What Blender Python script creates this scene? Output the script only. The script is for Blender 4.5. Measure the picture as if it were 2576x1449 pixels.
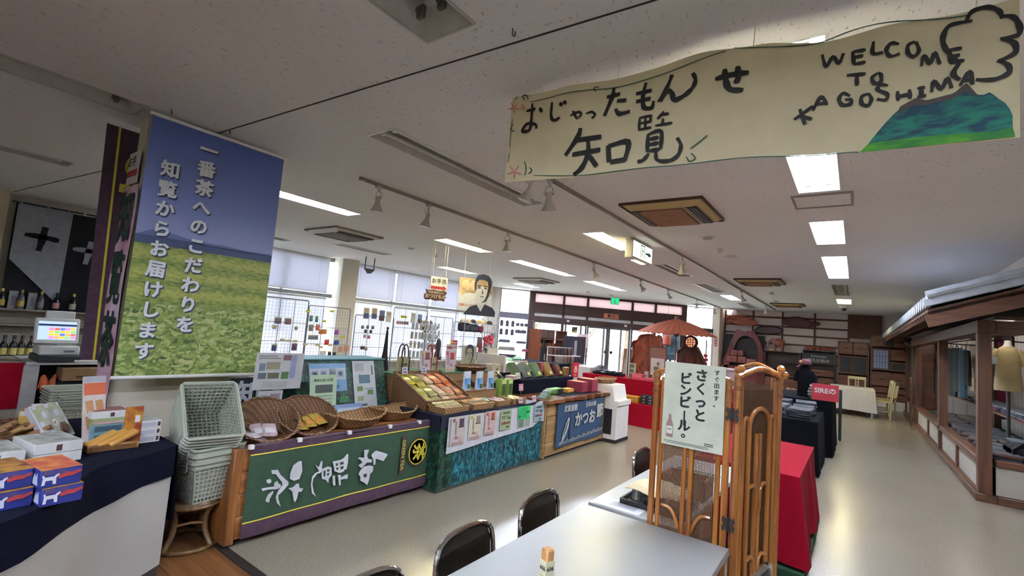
import bpy, math, random
from mathutils import Matrix, Vector, Euler
for o in list(bpy.data.objects): bpy.data.objects.remove(o)
SC = bpy.context.scene; COL = SC.collection
random.seed(7); PI = math.pi
# ------------------------------------------------------------------ camera
FPX, CX, CY, HC = 1200.0, 1288.0, 724.5, 1.6           # focal length and centre in pixels of the 2576x1449 frame, eye height
def _v(x, y): return Vector(((x-CX)/FPX, (y-CY)/FPX, 1.0))
_d = _v(2155, 898).normalized(); _h = _v(155, 736)
_u = _h.cross(_d).normalized()
if _u.y > 0: _u = -_u
_x = _d.cross(_u)
RW = Matrix((_x, _d, _u))                               # camera frame (x right, y down, z forward) -> world
cd = bpy.data.cameras.new('camera'); cam = bpy.data.objects.new('camera', cd); COL.objects.link(cam)
cd.sensor_width = 36.0; cd.lens = FPX/2576*36; cd.clip_start = 0.02; cd.clip_end = 300
_m = Matrix((RW @ Vector((1,0,0)), RW @ Vector((0,-1,0)), RW @ Vector((0,0,-1)))).transposed().to_4x4()
_m.translation = (0, 0, HC); cam.matrix_world = _m; SC.camera = cam
def _ray(px, py): return RW @ _v(px, py)
def atZ(px, py, z):
    r = _ray(px, py); t = (z-HC)/r.z; return Vector((r.x*t, r.y*t, z))
def atX(px, py, x):
    r = _ray(px, py); t = x/r.x; return Vector((x, r.y*t, HC+r.z*t))
def atY(px, py, y):
    r = _ray(px, py); t = y/r.y; return Vector((r.x*t, y, HC+r.z*t))
# ------------------------------------------------------------------ world, sun, exposure
w = bpy.data.worlds.new('sky'); SC.world = w; w.use_nodes = True
bg = w.node_tree.nodes['Background']; bg.inputs[0].default_value = (0.80, 0.88, 1.0, 1); bg.inputs[1].default_value = 3.4
sl = bpy.data.lights.new('sun', 'SUN'); sl.energy = 5.0; sl.angle = 0.01; sl.color = (1, .95, .86)
sun = bpy.data.objects.new('sun', sl); COL.objects.link(sun); sun.rotation_euler = (math.radians(28), math.radians(-12), 0)
SC.view_settings.view_transform = 'Standard'; SC.view_settings.look = 'None'
SC.view_settings.exposure = 1.6; SC.view_settings.gamma = 1.0; SC.view_settings.use_curve_mapping = False
SC.cycles.use_denoising = True; SC.cycles.max_bounces = 6; SC.cycles.diffuse_bounces = 4; SC.cycles.use_adaptive_sampling = True; SC.cycles.adaptive_threshold = .03; SC.cycles.transparent_max_bounces = 24
SC.cycles.sample_clamp_indirect = 8.0; SC.cycles.caustics_reflective = False; SC.cycles.caustics_refractive = False
TUBE_W = 47.0
# ------------------------------------------------------------------ materials
def lin(c):
    if isinstance(c, str):
        c = c.lstrip('#'); c = [int(c[i:i+2], 16)/255 for i in (0, 2, 4)]
    return tuple(((x/12.92) if x <= .04045 else ((x+.055)/1.055)**2.4) for x in c[:3])
MATS = {}
def M(name, col=None, rough=.6, metal=0., var=.06, scale=12., bump=0., bscale=None, spec=.5, emis=None, estr=0., alpha=1., trans=0., col2=None, stretch=None, coat=0., thin=None):
    """procedural principled material: a noise shifts the colour a little (or mixes to col2), optional bump"""
    if name in MATS: return MATS[name]
    m = bpy.data.materials.new(name); m.use_nodes = True; nt = m.node_tree; N = nt.nodes; L = nt.links
    p = N['Principled BSDF']; MATS[name] = m
    a = lin(col); tc = N.new('ShaderNodeTexCoord'); mp = N.new('ShaderNodeMapping'); L.new(tc.outputs['Object'], mp.inputs[0])
    if stretch: mp.inputs['Scale'].default_value = stretch
    nz = N.new('ShaderNodeTexNoise'); nz.inputs['Scale'].default_value = scale; nz.inputs['Detail'].default_value = 4
    L.new(mp.outputs[0], nz.inputs['Vector'])
    cr = N.new('ShaderNodeValToRGB')
    if col2: b = lin(col2); c0, c1 = a, b; cr.color_ramp.elements[0].position = .38; cr.color_ramp.elements[1].position = .62
    else:
        c0 = tuple(x*(1-var*1.6) for x in a); c1 = tuple(min(1, x*(1+var*1.6)) for x in a)
        cr.color_ramp.elements[0].position = .3; cr.color_ramp.elements[1].position = .7
    cr.color_ramp.elements[0].color = (*c0, 1); cr.color_ramp.elements[1].color = (*c1, 1)
    L.new(nz.outputs['Fac'], cr.inputs['Fac']); L.new(cr.outputs[0], p.inputs['Base Color'])
    p.inputs['Roughness'].default_value = rough; p.inputs['Metallic'].default_value = metal
    p.inputs['Specular IOR Level'].default_value = spec; p.inputs['Coat Weight'].default_value = coat
    if trans: p.inputs['Transmission Weight'].default_value = trans
    if alpha < 1: p.inputs['Alpha'].default_value = alpha
    if emis: p.inputs['Emission Color'].default_value = (*lin(emis), 1); p.inputs['Emission Strength'].default_value = estr
    if bump:
        n2 = N.new('ShaderNodeTexNoise'); n2.inputs['Scale'].default_value = bscale or scale*3; n2.inputs['Detail'].default_value = 5
        L.new(mp.outputs[0], n2.inputs['Vector'])
        bp = N.new('ShaderNodeBump'); bp.inputs['Strength'].default_value = bump; bp.inputs['Distance'].default_value = .01
        L.new(n2.outputs['Fac'], bp.inputs['Height']); L.new(bp.outputs[0], p.inputs['Normal'])
    return m
def wood(name, c0, c1, rough=.45, axis=0, scale=7., coat=0.):
    s = [26., 26., 26.]; s[axis] = 2.2
    return M(name, c0, rough, col2=c1, stretch=tuple(x*scale/7 for x in s), scale=1.0, bump=.15, bscale=3., coat=coat)
def weave(name, c0, c1, rough=.55, su=15., sv=24.):
    if name in MATS: return MATS[name]
    m = bpy.data.materials.new(name); m.use_nodes = True; nt = m.node_tree; N = nt.nodes; L = nt.links; MATS[name] = m; p = N['Principled BSDF']; p.inputs['Roughness'].default_value = rough
    tc = N.new('ShaderNodeTexCoord'); f = []
    for d, s_ in (('Z', sv), ('DIAGONAL', su)):
        wv = N.new('ShaderNodeTexWave'); wv.bands_direction = d; wv.inputs['Scale'].default_value = s_; wv.inputs['Distortion'].default_value = 1.2; wv.inputs['Detail'].default_value = 1; L.new(tc.outputs['Object'], wv.inputs[0]); f.append(wv.outputs['Fac'])
    mu = N.new('ShaderNodeMath'); mu.operation = 'MULTIPLY_ADD'; mu.inputs[2].default_value = .12; L.new(f[0], mu.inputs[0]); L.new(f[1], mu.inputs[1])
    r = N.new('ShaderNodeValToRGB'); r.color_ramp.elements[0].color = (*lin(c0), 1); r.color_ramp.elements[1].color = (*lin(c1), 1); r.color_ramp.elements[1].position = .75; L.new(mu.outputs[0], r.inputs[0]); L.new(r.outputs[0], p.inputs['Base Color'])
    bp = N.new('ShaderNodeBump'); bp.inputs['Strength'].default_value = .5; bp.inputs['Distance'].default_value = .006; L.new(mu.outputs[0], bp.inputs['Height']); L.new(bp.outputs[0], p.inputs['Normal']); return m
def glassy(name, tint='#ffffff', gl=.07, rough=.02):
    if name in MATS: return MATS[name]
    m = bpy.data.materials.new(name); m.use_nodes = True; nt = m.node_tree; N = nt.nodes; L = nt.links; MATS[name] = m
    N.remove(N['Principled BSDF']); out = N['Material Output']
    t = N.new('ShaderNodeBsdfTransparent'); t.inputs[0].default_value = (*lin(tint), 1)
    g = N.new('ShaderNodeBsdfGlossy'); g.inputs['Roughness'].default_value = rough
    mx = N.new('ShaderNodeMixShader'); mx.inputs[0].default_value = gl
    L.new(t.outputs[0], mx.inputs[1]); L.new(g.outputs[0], mx.inputs[2]); L.new(mx.outputs[0], out.inputs[0]); return m
def translucent(name, col, amt=.5):
    if name in MATS: return MATS[name]
    m = bpy.data.materials.new(name); m.use_nodes = True; nt = m.node_tree; N = nt.nodes; L = nt.links; MATS[name] = m
    p = N['Principled BSDF']; p.inputs['Base Color'].default_value = (*lin(col), 1); p.inputs['Roughness'].default_value = .7
    t = N.new('ShaderNodeBsdfTranslucent'); t.inputs[0].default_value = (*lin(col), 1)
    mx = N.new('ShaderNodeMixShader'); mx.inputs[0].default_value = amt
    L.new(p.outputs[0], mx.inputs[1]); L.new(t.outputs[0], mx.inputs[2]); L.new(mx.outputs[0], N['Material Output'].inputs[0]); return m
def C(hexs, rough=.55, **k):                             # a plain painted / printed colour
    return M('colour_'+hexs.lstrip('#')+('' if rough == .55 else '_%d' % (rough*100)), hexs, rough, **k)
# ------------------------------------------------------------------ mesh building
class B:
    def __init__(s): s.v = []; s.f = []; s.m = []; s.T = Matrix()
    def add(s, vs, fs, m=0, T=None):
        n = len(s.v); T = s.T @ T if T else s.T
        s.v += [tuple(T @ Vector(p)) for p in vs]; s.f += [tuple(i+n for i in f) for f in fs]; s.m += [m]*len(fs); return s
    def box(s, c, d, rot=None, m=0, ch=0.):
        T = Matrix.Translation(c)
        if rot: T = T @ Euler(rot).to_matrix().to_4x4()
        x, y, z = d[0]/2, d[1]/2, d[2]/2
        if not ch:
            vs = [(i, j, k) for i in (-x, x) for j in (-y, y) for k in (-z, z)]
            fs = [(0,1,3,2),(4,6,7,5),(0,4,5,1),(2,3,7,6),(0,2,6,4),(1,5,7,3)]
            return s.add(vs, fs, m, T)
        vs = []; idx = {}
        for i in (0, 1):
            for j in (0, 1):
                for k in (0, 1):
                    sg = (2*i-1, 2*j-1, 2*k-1)
                    for a in range(3):
                        h = [x, y, z]; q = [sg[b]*(h[b]-(0 if b == a else ch)) for b in range(3)]
                        idx[(i, j, k, a)] = len(vs); vs.append(q)
        fs = []
        for a in range(3):
            b, c_ = (a+1) % 3, (a+2) % 3
            for sg in (0, 1):
                q = []
                for (u, v_) in ((0,0),(1,0),(1,1),(0,1)):
                    k = [0,0,0]; k[a] = sg; k[b] = u; k[c_] = v_; q.append(idx[(*k, a)])
                fs.append(tuple(q if sg else q[::-1]))
            for u in (0, 1):
                for v_ in (0, 1):
                    k0 = [0,0,0]; k0[b] = u; k0[c_] = v_; k1 = list(k0); k1[a] = 1
                    fs.append((idx[(*k0,b)], idx[(*k1,b)], idx[(*k1,c_)], idx[(*k0,c_)]))
        for i in (0,1):
            for j in (0,1):
                for k in (0,1): fs.append((idx[(i,j,k,0)], idx[(i,j,k,1)], idx[(i,j,k,2)]))
        return s.add(vs, fs, m, T)
    def bx(s, x0, x1, y0, y1, z0, z1, m=0, ch=0.):
        return s.box(((x0+x1)/2, (y0+y1)/2, (z0+z1)/2), (abs(x1-x0), abs(y1-y0), abs(z1-z0)), None, m, ch)
    def tube(s, pts, r, seg=8, m=0, closed=False):
        P = [Vector(p) for p in pts]; n = len(P); rr = r if isinstance(r, (list, tuple)) else [r]*n
        up = None; rings = []
        for i in range(n):
            a = P[i-1] if (i > 0 or closed) else P[i]; b = P[(i+1) % n] if (i < n-1 or closed) else P[i]
            t = (b-a).normalized() if (b-a).length > 1e-9 else Vector((0,0,1))
            if up is None: up = t.orthogonal().normalized()
            else:
                up = up - t*up.dot(t); up = up.normalized() if up.length > 1e-6 else t.orthogonal().normalized()
            w_ = t.cross(up)
            rings.append([tuple(P[i] + (up*math.cos(2*PI*k/seg) + w_*math.sin(2*PI*k/seg))*rr[i]) for k in range(seg)])
        vs = [q for R_ in rings for q in R_]; fs = []
        for i in range(n if closed else n-1):
            j = (i+1) % n
            for k in range(seg): fs.append((i*seg+k, i*seg+(k+1) % seg, j*seg+(k+1) % seg, j*seg+k))
        if not closed: fs += [tuple(range(seg))[::-1], tuple(range((n-1)*seg, n*seg))]
        return s.add(vs, fs, m)
    def lathe(s, prof, seg=20, c=(0,0,0), m=0, T=None, sx=1., sy=1.):
        vs = []; fs = []; n = len(prof)
        for (r, z) in prof:
            for k in range(seg): vs.append((c[0]+sx*r*math.cos(2*PI*k/seg), c[1]+sy*r*math.sin(2*PI*k/seg), c[2]+z))
        for i in range(n-1):
            for k in range(seg): fs.append((i*seg+k, i*seg+(k+1) % seg, (i+1)*seg+(k+1) % seg, (i+1)*seg+k))
        if prof[0][0] > 1e-4: fs.append(tuple(range(seg))[::-1])
        if prof[-1][0] > 1e-4: fs.append(tuple(range((n-1)*seg, n*seg)))
        return s.add(vs, fs, m, T)
    def prism(s, pts, t0, t1, plane='xz', m=0, T=None):
        """outline in a plane, thickness t0..t1 along the third axis"""
        def q(a, b, t): return {'xz': (a, t, b), 'yz': (t, a, b), 'xy': (a, b, t)}[plane]
        n = len(pts); vs = [q(a, b, t0) for a, b in pts] + [q(a, b, t1) for a, b in pts]
        fs = [tuple(range(n))[::-1], tuple(range(n, 2*n))] + [(i, (i+1) % n, n+(i+1) % n, n+i) for i in range(n)]
        return s.add(vs, fs, m, T)
    def sheet(s, fn, nu, nv, m=0, th=0.):
        vs = [tuple(fn(i/nu, j/nv)) for j in range(nv+1) for i in range(nu+1)]
        g = lambda i, j: j*(nu+1)+i
        fs = [(g(i,j), g(i+1,j), g(i+1,j+1), g(i,j+1)) for j in range(nv) for i in range(nu)]
        s.add(vs, fs, m)
        if th:
            n = len(vs); nr = [Vector((0,0,0)) for _ in vs]
            for f in fs:
                a, b, c_ = (Vector(vs[k]) for k in f[:3]); nn = (b-a).cross(c_-a)
                if nn.length > 0:
                    nn.normalize()
                    for k in f: nr[k] += nn
            v2 = [tuple(Vector(p)-(q.normalized()*th if q.length else Vector())) for p, q in zip(vs, nr)]
            rim = [g(i,0) for i in range(nu+1)] + [g(nu,j) for j in range(1,nv+1)] + [g(i,nv) for i in range(nu-1,-1,-1)] + [g(0,j) for j in range(nv-1,0,-1)]
            s.add(v2, [f[::-1] for f in fs], m)
            base = len(s.v)-2*n; k = len(rim)
            for i in range(k):
                a, b = rim[i], rim[(i+1) % k]
                s.f.append((base+a, base+n+a, base+n+b, base+b)); s.m.append(m)
        return s
    def mesh(s, name, mats, smooth=True):
        me = bpy.data.meshes.new(name); me.from_pydata(s.v, [], s.f)
        for m in (mats if isinstance(mats, (list, tuple)) else [mats]): me.materials.append(m)
        me.polygons.foreach_set('material_index', s.m)
        import bmesh
        bm = bmesh.new(); bm.from_mesh(me); bmesh.ops.recalc_face_normals(bm, faces=bm.faces); bm.to_mesh(me); bm.free()
        if smooth:
            me.shade_smooth(); me.set_sharp_from_angle(angle=math.radians(38))
        return me
    def build(s, name, mats, parent=None, smooth=True): return obj(name, s.mesh(name, mats, smooth), parent)
def obj(name, me, parent=None, loc=None, rot=None):
    o = bpy.data.objects.new(name, me); COL.objects.link(o)
    if parent: o.parent = parent
    if loc is not None: o.location = loc
    if rot is not None: o.rotation_euler = rot
    return o
def tag(o, label, cat, group=None, loc=None, rz=None):
    o['label'] = label; o['category'] = cat
    if group: o['group'] = group
    if loc is not None: o.location = loc
    if rz is not None: o.rotation_euler.z = rz
    return o
def thing(name, label, cat, loc=(0,0,0), rz=0., group=None, rot=None):
    o = bpy.data.objects.new(name, None); COL.objects.link(o); o.location = loc; o.empty_display_size = .1
    o.rotation_euler = rot if rot else (0, 0, rz)
    return tag(o, label, cat, group)
def struct(o): o['kind'] = 'structure'; return o
def stuff(o): o['kind'] = 'stuff'; return o
KIDS = {}
def dup(root, loc, rz=None, label=None, group=None, rot=None, mat=None):
    r = root.copy(); COL.objects.link(r); r.location = loc
    if rz is not None: r.rotation_euler = (0, 0, rz)
    if rot is not None: r.rotation_euler = rot
    if label: r['label'] = label
    if group: r['group'] = group
    def kids(a, b):
        for ch in list(a.children):
            c = ch.copy(); COL.objects.link(c); c.parent = b; kids(ch, c)
    kids(root, r); return r
# ------------------------------------------------------------------ lettering
TXT = {}
def text_mesh(s, size, mat, bold=0., align='CENTER', line=1.0, extrude=0.0008, shear=0.):
    cu = bpy.data.curves.new('lettering', 'FONT'); cu.body = s; cu.size = size; cu.extrude = extrude
    cu.align_x = align; cu.align_y = 'CENTER'; cu.space_line = line; cu.shear = shear; cu.resolution_u = 2
    o = bpy.data.objects.new('lettering', cu); COL.objects.link(o)
    dg = bpy.context.evaluated_depsgraph_get(); me = bpy.data.meshes.new_from_object(o.evaluated_get(dg))
    bpy.data.objects.remove(o); bpy.data.curves.remove(cu)
    if bold > .004:                                          # embolden by overlaying shifted copies of the outline
        d = bold*size*1.1; vs = [v.co.copy() for v in me.vertices]; fs = [tuple(p.vertices) for p in me.polygons]; V = []; F = []
        for q, (dx, dy) in enumerate(((0,0),(d,0),(-d,0),(0,d),(0,-d),(.7*d,.7*d),(-.7*d,.7*d),(.7*d,-.7*d),(-.7*d,-.7*d))[:9 if size > .1 else 5]):
            k = len(V); V += [(v.x+dx, v.y+dy, v.z-.00018*q) for v in vs]; F += [tuple(i+k for i in f) for f in fs]
        bpy.data.meshes.remove(me); me = bpy.data.meshes.new('lettering'); me.from_pydata(V, [], F)
    me.name = 'lettering'; me.materials.clear(); me.materials.append(mat); return me
def vtext(s): return '\n'.join(s)
FACE = {'-y': (PI/2, 0, 0), '+x': (PI/2, 0, PI/2), '-x': (PI/2, 0, -PI/2), '+y': (PI/2, 0, PI), 'up': (0, 0, 0)}
def letter(s, size, mat, parent, loc, face='-y', bold=.01, line=1., roll=0., name='lettering', align='CENTER', extrude=.0008, scale=None, shear=0.):
    o = obj(name, text_mesh(s, size, mat, bold, align, line, extrude, shear), parent, loc)
    e = Euler(FACE[face] if isinstance(face, str) else face).to_matrix().to_4x4() @ Matrix.Rotation(roll, 4, 'Z')
    o.rotation_euler = e.to_euler()
    if scale: o.scale = scale
    return o
def brush(b, pts, w0, y=0., m=0, taper=True):
    """a brush stroke of varying width, flat in local xz, a hair thick"""
    n = len(pts); P = [Vector((p[0], 0, p[1])) for p in pts]; L_, R_ = [], []
    for i in range(n):
        t = (P[min(n-1, i+1)]-P[max(0, i-1)]).normalized(); nrm = Vector((-t.z, 0, t.x))
        k = w0/2*(1 if not taper else (.75+.35*math.sin(PI*i/max(1, n-1))+.12*math.sin(7.3*i+w0*900)))
        L_.append(P[i]+nrm*k); R_.append(P[i]-nrm*k)
    for i in range(n-1):
        b.add([(q.x, yy, q.z) for yy in (y, y-.001) for q in (L_[i], L_[i+1], R_[i+1], R_[i])], [(0,1,2,3),(4,7,6,5),(0,4,5,1),(3,2,6,7),(1,5,6,2),(0,3,7,4)], m)
def smooth_pts(pts, k=4):
    out = []; n = len(pts)
    for i in range(n-1):
        p0, p1, p2, p3 = pts[max(0,i-1)], pts[i], pts[i+1], pts[min(n-1,i+2)]
        for j in range(k):
            t = j/k; out.append(tuple(.5*((2*b_)+(-a+c_)*t+(2*a-5*b_+4*c_-d_)*t*t+(-a+3*b_-3*c_+d_)*t**3) for a, b_, c_, d_ in zip(p0, p1, p2, p3)))
    return out+[tuple(pts[-1])]
# ================================================================== SETTING
CEIL = 3.05
def speckle_mat(name, base, dark, scale, thr, rough, stretch=None, var='#000000', bump=0.):
    m = bpy.data.materials.new(name); m.use_nodes = True; nt = m.node_tree; N = nt.nodes; L = nt.links
    p = N['Principled BSDF']; tc = N.new('ShaderNodeTexCoord'); mp = N.new('ShaderNodeMapping'); L.new(tc.outputs['Object'], mp.inputs[0])
    if stretch: mp.inputs['Scale'].default_value = stretch
    n1 = N.new('ShaderNodeTexNoise'); n1.inputs['Scale'].default_value = scale; n1.inputs['Detail'].default_value = 3; L.new(mp.outputs[0], n1.inputs[0])
    n2 = N.new('ShaderNodeTexNoise'); n2.inputs['Scale'].default_value = .7; n2.inputs['Detail'].default_value = 4; L.new(tc.outputs['Object'], n2.inputs[0])
    r1 = N.new('ShaderNodeValToRGB'); e = r1.color_ramp.elements; e[0].position = thr; e[0].color = (*lin(dark), 1); e[1].position = thr+.06; e[1].color = (*lin(base), 1)
    L.new(n1.outputs['Fac'], r1.inputs[0])
    r2 = N.new('ShaderNodeValToRGB'); e = r2.color_ramp.elements; e[0].color = (.93,.93,.93,1); e[1].color = (1.03,1.03,1.03,1); e[0].position = .2; e[1].position = .8
    L.new(n2.outputs['Fac'], r2.inputs[0])
    mx = N.new('ShaderNodeMix'); mx.data_type = 'RGBA'; mx.blend_type = 'MULTIPLY'; mx.inputs[0].default_value = 1
    L.new(r1.outputs[0], mx.inputs[6]); L.new(r2.outputs[0], mx.inputs[7]); L.new(mx.outputs[2], p.inputs['Base Color'])
    rr = N.new('ShaderNodeMapRange'); rr.inputs[3].default_value = rough*.92; rr.inputs[4].default_value = rough*1.1
    L.new(n2.outputs['Fac'], rr.inputs[0]); L.new(rr.outputs[0], p.inputs['Roughness'])
    if bump:
        bp = N.new('ShaderNodeBump'); bp.inputs['Strength'].default_value = bump; bp.inputs['Distance'].default_value = .01
        L.new(n2.outputs['Fac'], bp.inputs['Height']); L.new(bp.outputs[0], p.inputs['Normal'])
    MATS[name] = m; return m
m_floor = speckle_mat('vinyl_floor', '#8d8473', '#80786a', 85, .44, .24)
m_ceil = speckle_mat('ceiling_board', '#e4e1e2', '#bab4b1', 38, .31, .85, stretch=(1.6, .6, 1))
m_wall = M('plaster_wall', '#d9d2c8', .8, var=.03, scale=3, bump=.05)
m_cream = M('cream_wall', '#c9bfa6', .8, var=.04, scale=3)
m_white = M('white_paint', '#e6e4e0', .45, var=.02, scale=5)
m_brownframe = M('brown_frame', '#4a3330', .5, var=.08, scale=6)
m_alu = M('grey_aluminium', '#8f8f92', .35, metal=.7, var=.05)
m_glass = glassy('window_glass', '#f2f7f8', .06)
m_chrome = M('chrome', '#d8d8dc', .12, metal=1., var=.02)
m_woodfl = wood('wood_floor_planks', '#6a4326', '#8a5c34', .35, axis=0, scale=5)
m_dark = M('dark_trim', '#2a2523', .5, var=.1)
m_concrete = M('outdoor_concrete', '#d6d2c8', .9, var=.08, scale=1.5)
# floor
struct(B().prism([(-11.3,1.66),(6,1.66),(6,22),(-2.2,22),(-10.9,13.4),(-11.3,13.4)],-.12,0,'xy').build('floor', m_floor))
fw = struct(B().bx(-11.3, 6, -4, 1.6, -.12, -.012).build('floor', m_dark))
for i in range(34):                                      # planks near the counter, along x
    y1 = 1.6-i*.16
    if y1 < -1.2: break
    B().bx(-6.5, -1.4, y1-.157, y1, -.014, 0).build('plank', m_woodfl, fw)
struct(B().bx(-11.3, 6, 1.6, 1.66, -.1, .006, ch=.002).build('trim_1', m_dark))
struct(B().bx(-60, 60, -30, 90, -.35, -.15).build('ground', m_concrete))
# fixtures in the ceiling: x0, x1, y0, y1, state, label
LIGHTS = [
 (-.45,-.14,2.44,4.93,'lit','lit twin-tube ceiling light just below the painted welcome banner, largest in view'),
 (-.45,-.14,6.11,7.41,'lit','lit twin-tube ceiling light behind the flush ceiling access panel'),
 (-.45,-.14,8.38,10.8,'lit','lit long ceiling light, third below the welcome banner'),
 (-.45,-.14,11.8,13.9,'off','unlit dark recessed ceiling light at the far end of the right-hand row'),
 (-.45,-.14,14.9,16.2,'warm','small warm lit ceiling light farthest along the right-hand row'),
 (-1.83,-1.52,.3,1.59,'empty','unlit ceiling fixture with empty lamp sockets at the top edge of the photo'),
 (-3.2,-2.9,2.27,4.48,'off','long unlit ceiling fixture left of the painted welcome banner'),
 (-3.2,-2.9,6.0,7.35,'warm','yellowish lit ceiling light beside the exit direction lamp box'),
 (-3.2,-2.9,8.88,10.56,'off','unlit grey ceiling fixture behind the exit direction lamp box'),
 (-3.2,-2.9,14.5,15.95,'lit','short lit ceiling light beyond the ribbed ceiling grille'),
 (-4.65,-4.35,-.7,1.13,'empty','unlit recessed fixture on the ceiling left of the tea field banner'),
 (-6.02,-5.72,2.5,4.07,'lit','bright lit ceiling light at the right edge of the tea field banner'),
 (-6.02,-5.72,5.83,7.10,'warm','yellowish lit ceiling light between the two ceiling air conditioners on the left'),
 (-6.02,-5.72,8.09,10.5,'lit','long white lit ceiling light under the left spotlight rail, nearer one'),
 (-6.02,-5.72,11.5,13.8,'lit','long white lit ceiling light farther along, in front of the entrance'),
 (-7.4,-7.1,0.,1.28,'off','unlit fixture on the dark ceiling at the far left edge'),
 (-8.85,-8.55,8.78,10.02,'warm','yellowish lit ceiling light above the restroom sign'),
 (-8.85,-8.55,12.2,13.3,'lit','small lit ceiling light near the corner beside the portrait poster'),
 (-.45,-.14,-2.9,-.5,'lit','lit ceiling light over the dining area beside the aisle, out of view'),
 (-1.83,-1.52,-2.9,-.5,'lit','lit ceiling light over the dining area in the second row, out of view'),
 (.93,1.24,-2.9,-.5,'lit','lit ceiling light over the dining area right of the aisle, out of view'),
 (-9.75,-9.45,4.5,5.15,'off','short unlit fixture by the window, right beside the tea field banner'),
]
VENTS = [(-3.2,-2.9,11.76,13.7,5,'ribbed rectangular ceiling grille between the two spotlight rails'),
 (-3.2,-2.9,16.96,19.1,4,'far ribbed ceiling grille in front of the wood shelf wall'),
 (-8.78,-8.5,5.7,6.95,2,'narrow slot air vent in the ceiling near the window pillar'),
 (-4.95,-4.5,17.9,18.4,2,'small dark ceiling vent above the oiled paper umbrella')]
holes = [l[:4] for l in LIGHTS]+[v[:4] for v in VENTS]
xs = sorted({-11.3, 6.}|{h[0] for h in holes}|{h[1] for h in holes}); ys = sorted({-4., 22.}|{h[2] for h in holes}|{h[3] for h in holes})
def clip2(poly):                                         # keep what lies inside the chamfered entrance wall
    ea = math.radians(44.7); f = lambda p: (p[0]+10.52)*-math.sin(ea)+(p[1]-13.67)*math.cos(ea)-.12; out = []
    for k in range(len(poly)):
        p, q = poly[k], poly[(k+1) % len(poly)]; a, c = f(p), f(q)
        if a <= 0: out.append(p)
        if a*c < 0: t_ = a/(a-c); out.append((p[0]+(q[0]-p[0])*t_, p[1]+(q[1]-p[1])*t_))
    return out
def add_clipped(poly):
    q = clip2(poly)
    if len(q) > 2: b.add([(x,y,CEIL) for x,y in q], [tuple(range(len(q)))])
b = B()
for i in range(len(xs)-1):
    for j in range(len(ys)-1):
        cx_, cy_ = (xs[i]+xs[i+1])/2, (ys[j]+ys[j+1])/2
        if any(h[0] < cx_ < h[1] and h[2] < cy_ < h[3] for h in holes): continue
        add_clipped([(xs[i],ys[j]),(xs[i+1],ys[j]),(xs[i+1],ys[j+1]),(xs[i],ys[j+1])])
b.prism(clip2([(-11.4,-4.1),(6.1,-4.1),(6.1,22.1),(-11.4,22.1)]), 3.25, 3.35, 'xy')
struct(b.build('ceiling', m_ceil))
struct(B().tube([(-10.3,1.25,CEIL),(-7.2,1.54,CEIL),(-4.3,1.66,CEIL),(-.74,1.857,CEIL),(3,2.05,CEIL)], .006, 6).build('trim_2', m_dark))
m_refl = M('fixture_enamel', '#dedede', .35, var=.02)
m_refl_old = M('fixture_enamel_dusty', '#b9b6b0', .5, var=.06)
m_tube_lit = M('tube_lit', '#ffffff', .4, emis='#e2ebff', estr=TUBE_W, var=0)
m_tube_warm = M('tube_lit_warm', '#ffffff', .4, emis='#fff3b8', estr=TUBE_W*.8, var=0)
m_tube_off = M('tube_off', '#c9c6c0', .3, var=.02)
for (x0,x1,y0,y1,st,lab) in LIGHTS:
    cx_, cy_ = (x0+x1)/2, (y0+y1)/2; hx, hy = (x1-x0)/2, (y1-y0)/2
    t = thing('ceiling_light', lab, 'ceiling light', (cx_, cy_, CEIL))
    b = B(); d = .10; e = .012                          # trough: sloped sides, flat top
    o = [(-hx,-hy,0),(hx,-hy,0),(hx,hy,0),(-hx,hy,0)]; k = [(-hx*.72,-hy+.09,d),(hx*.72,-hy+.09,d),(hx*.72,hy-.09,d),(-hx*.72,hy-.09,d)]
    b.add(o+k, [(0,1,5,4),(1,2,6,5),(2,3,7,6),(3,0,4,7),(4,5,6,7)])
    b.build('reflector', m_refl if st in ('lit','warm') else m_refl_old, t, smooth=False)
    b = B(); 
    for (a0,a1,c0,c1) in ((-hx-e,hx+e,-hy-e,-hy),(-hx-e,hx+e,hy,hy+e),(-hx-e,-hx,-hy,hy),(hx,hx+e,-hy,hy)): b.bx(a0,a1,c0,c1,-.008,.004)
    b.build('rim', m_refl if st != 'empty' else m_refl_old, t)
    for sx in (-.45, .45):
        if st == 'empty':
            for sy in (-1, 1): B().box((sx*hx, sy*(hy-.13), .05), (.05,.03,.07), ch=.008).lathe([(.016,0),(.016,.006)], 10, (0,0,0), T=Matrix.Translation((sx*hx, sy*(hy-.15), .05)) @ Matrix.Rotation(PI/2, 4, 'X')).build('lamp_socket', C('#5b5852'), t)
        else:
            B().tube([(sx*hx, -hy+.11, .045), (sx*hx, hy-.11, .045)], .019, 10).build('tube', {'lit': m_tube_lit, 'warm': m_tube_warm, 'off': m_tube_off}[st], t)
            for sy in (-1, 1): B().box((sx*hx, sy*(hy-.085), .055), (.05,.04,.07), ch=.006).build('lamp_socket', m_refl, t)
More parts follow.
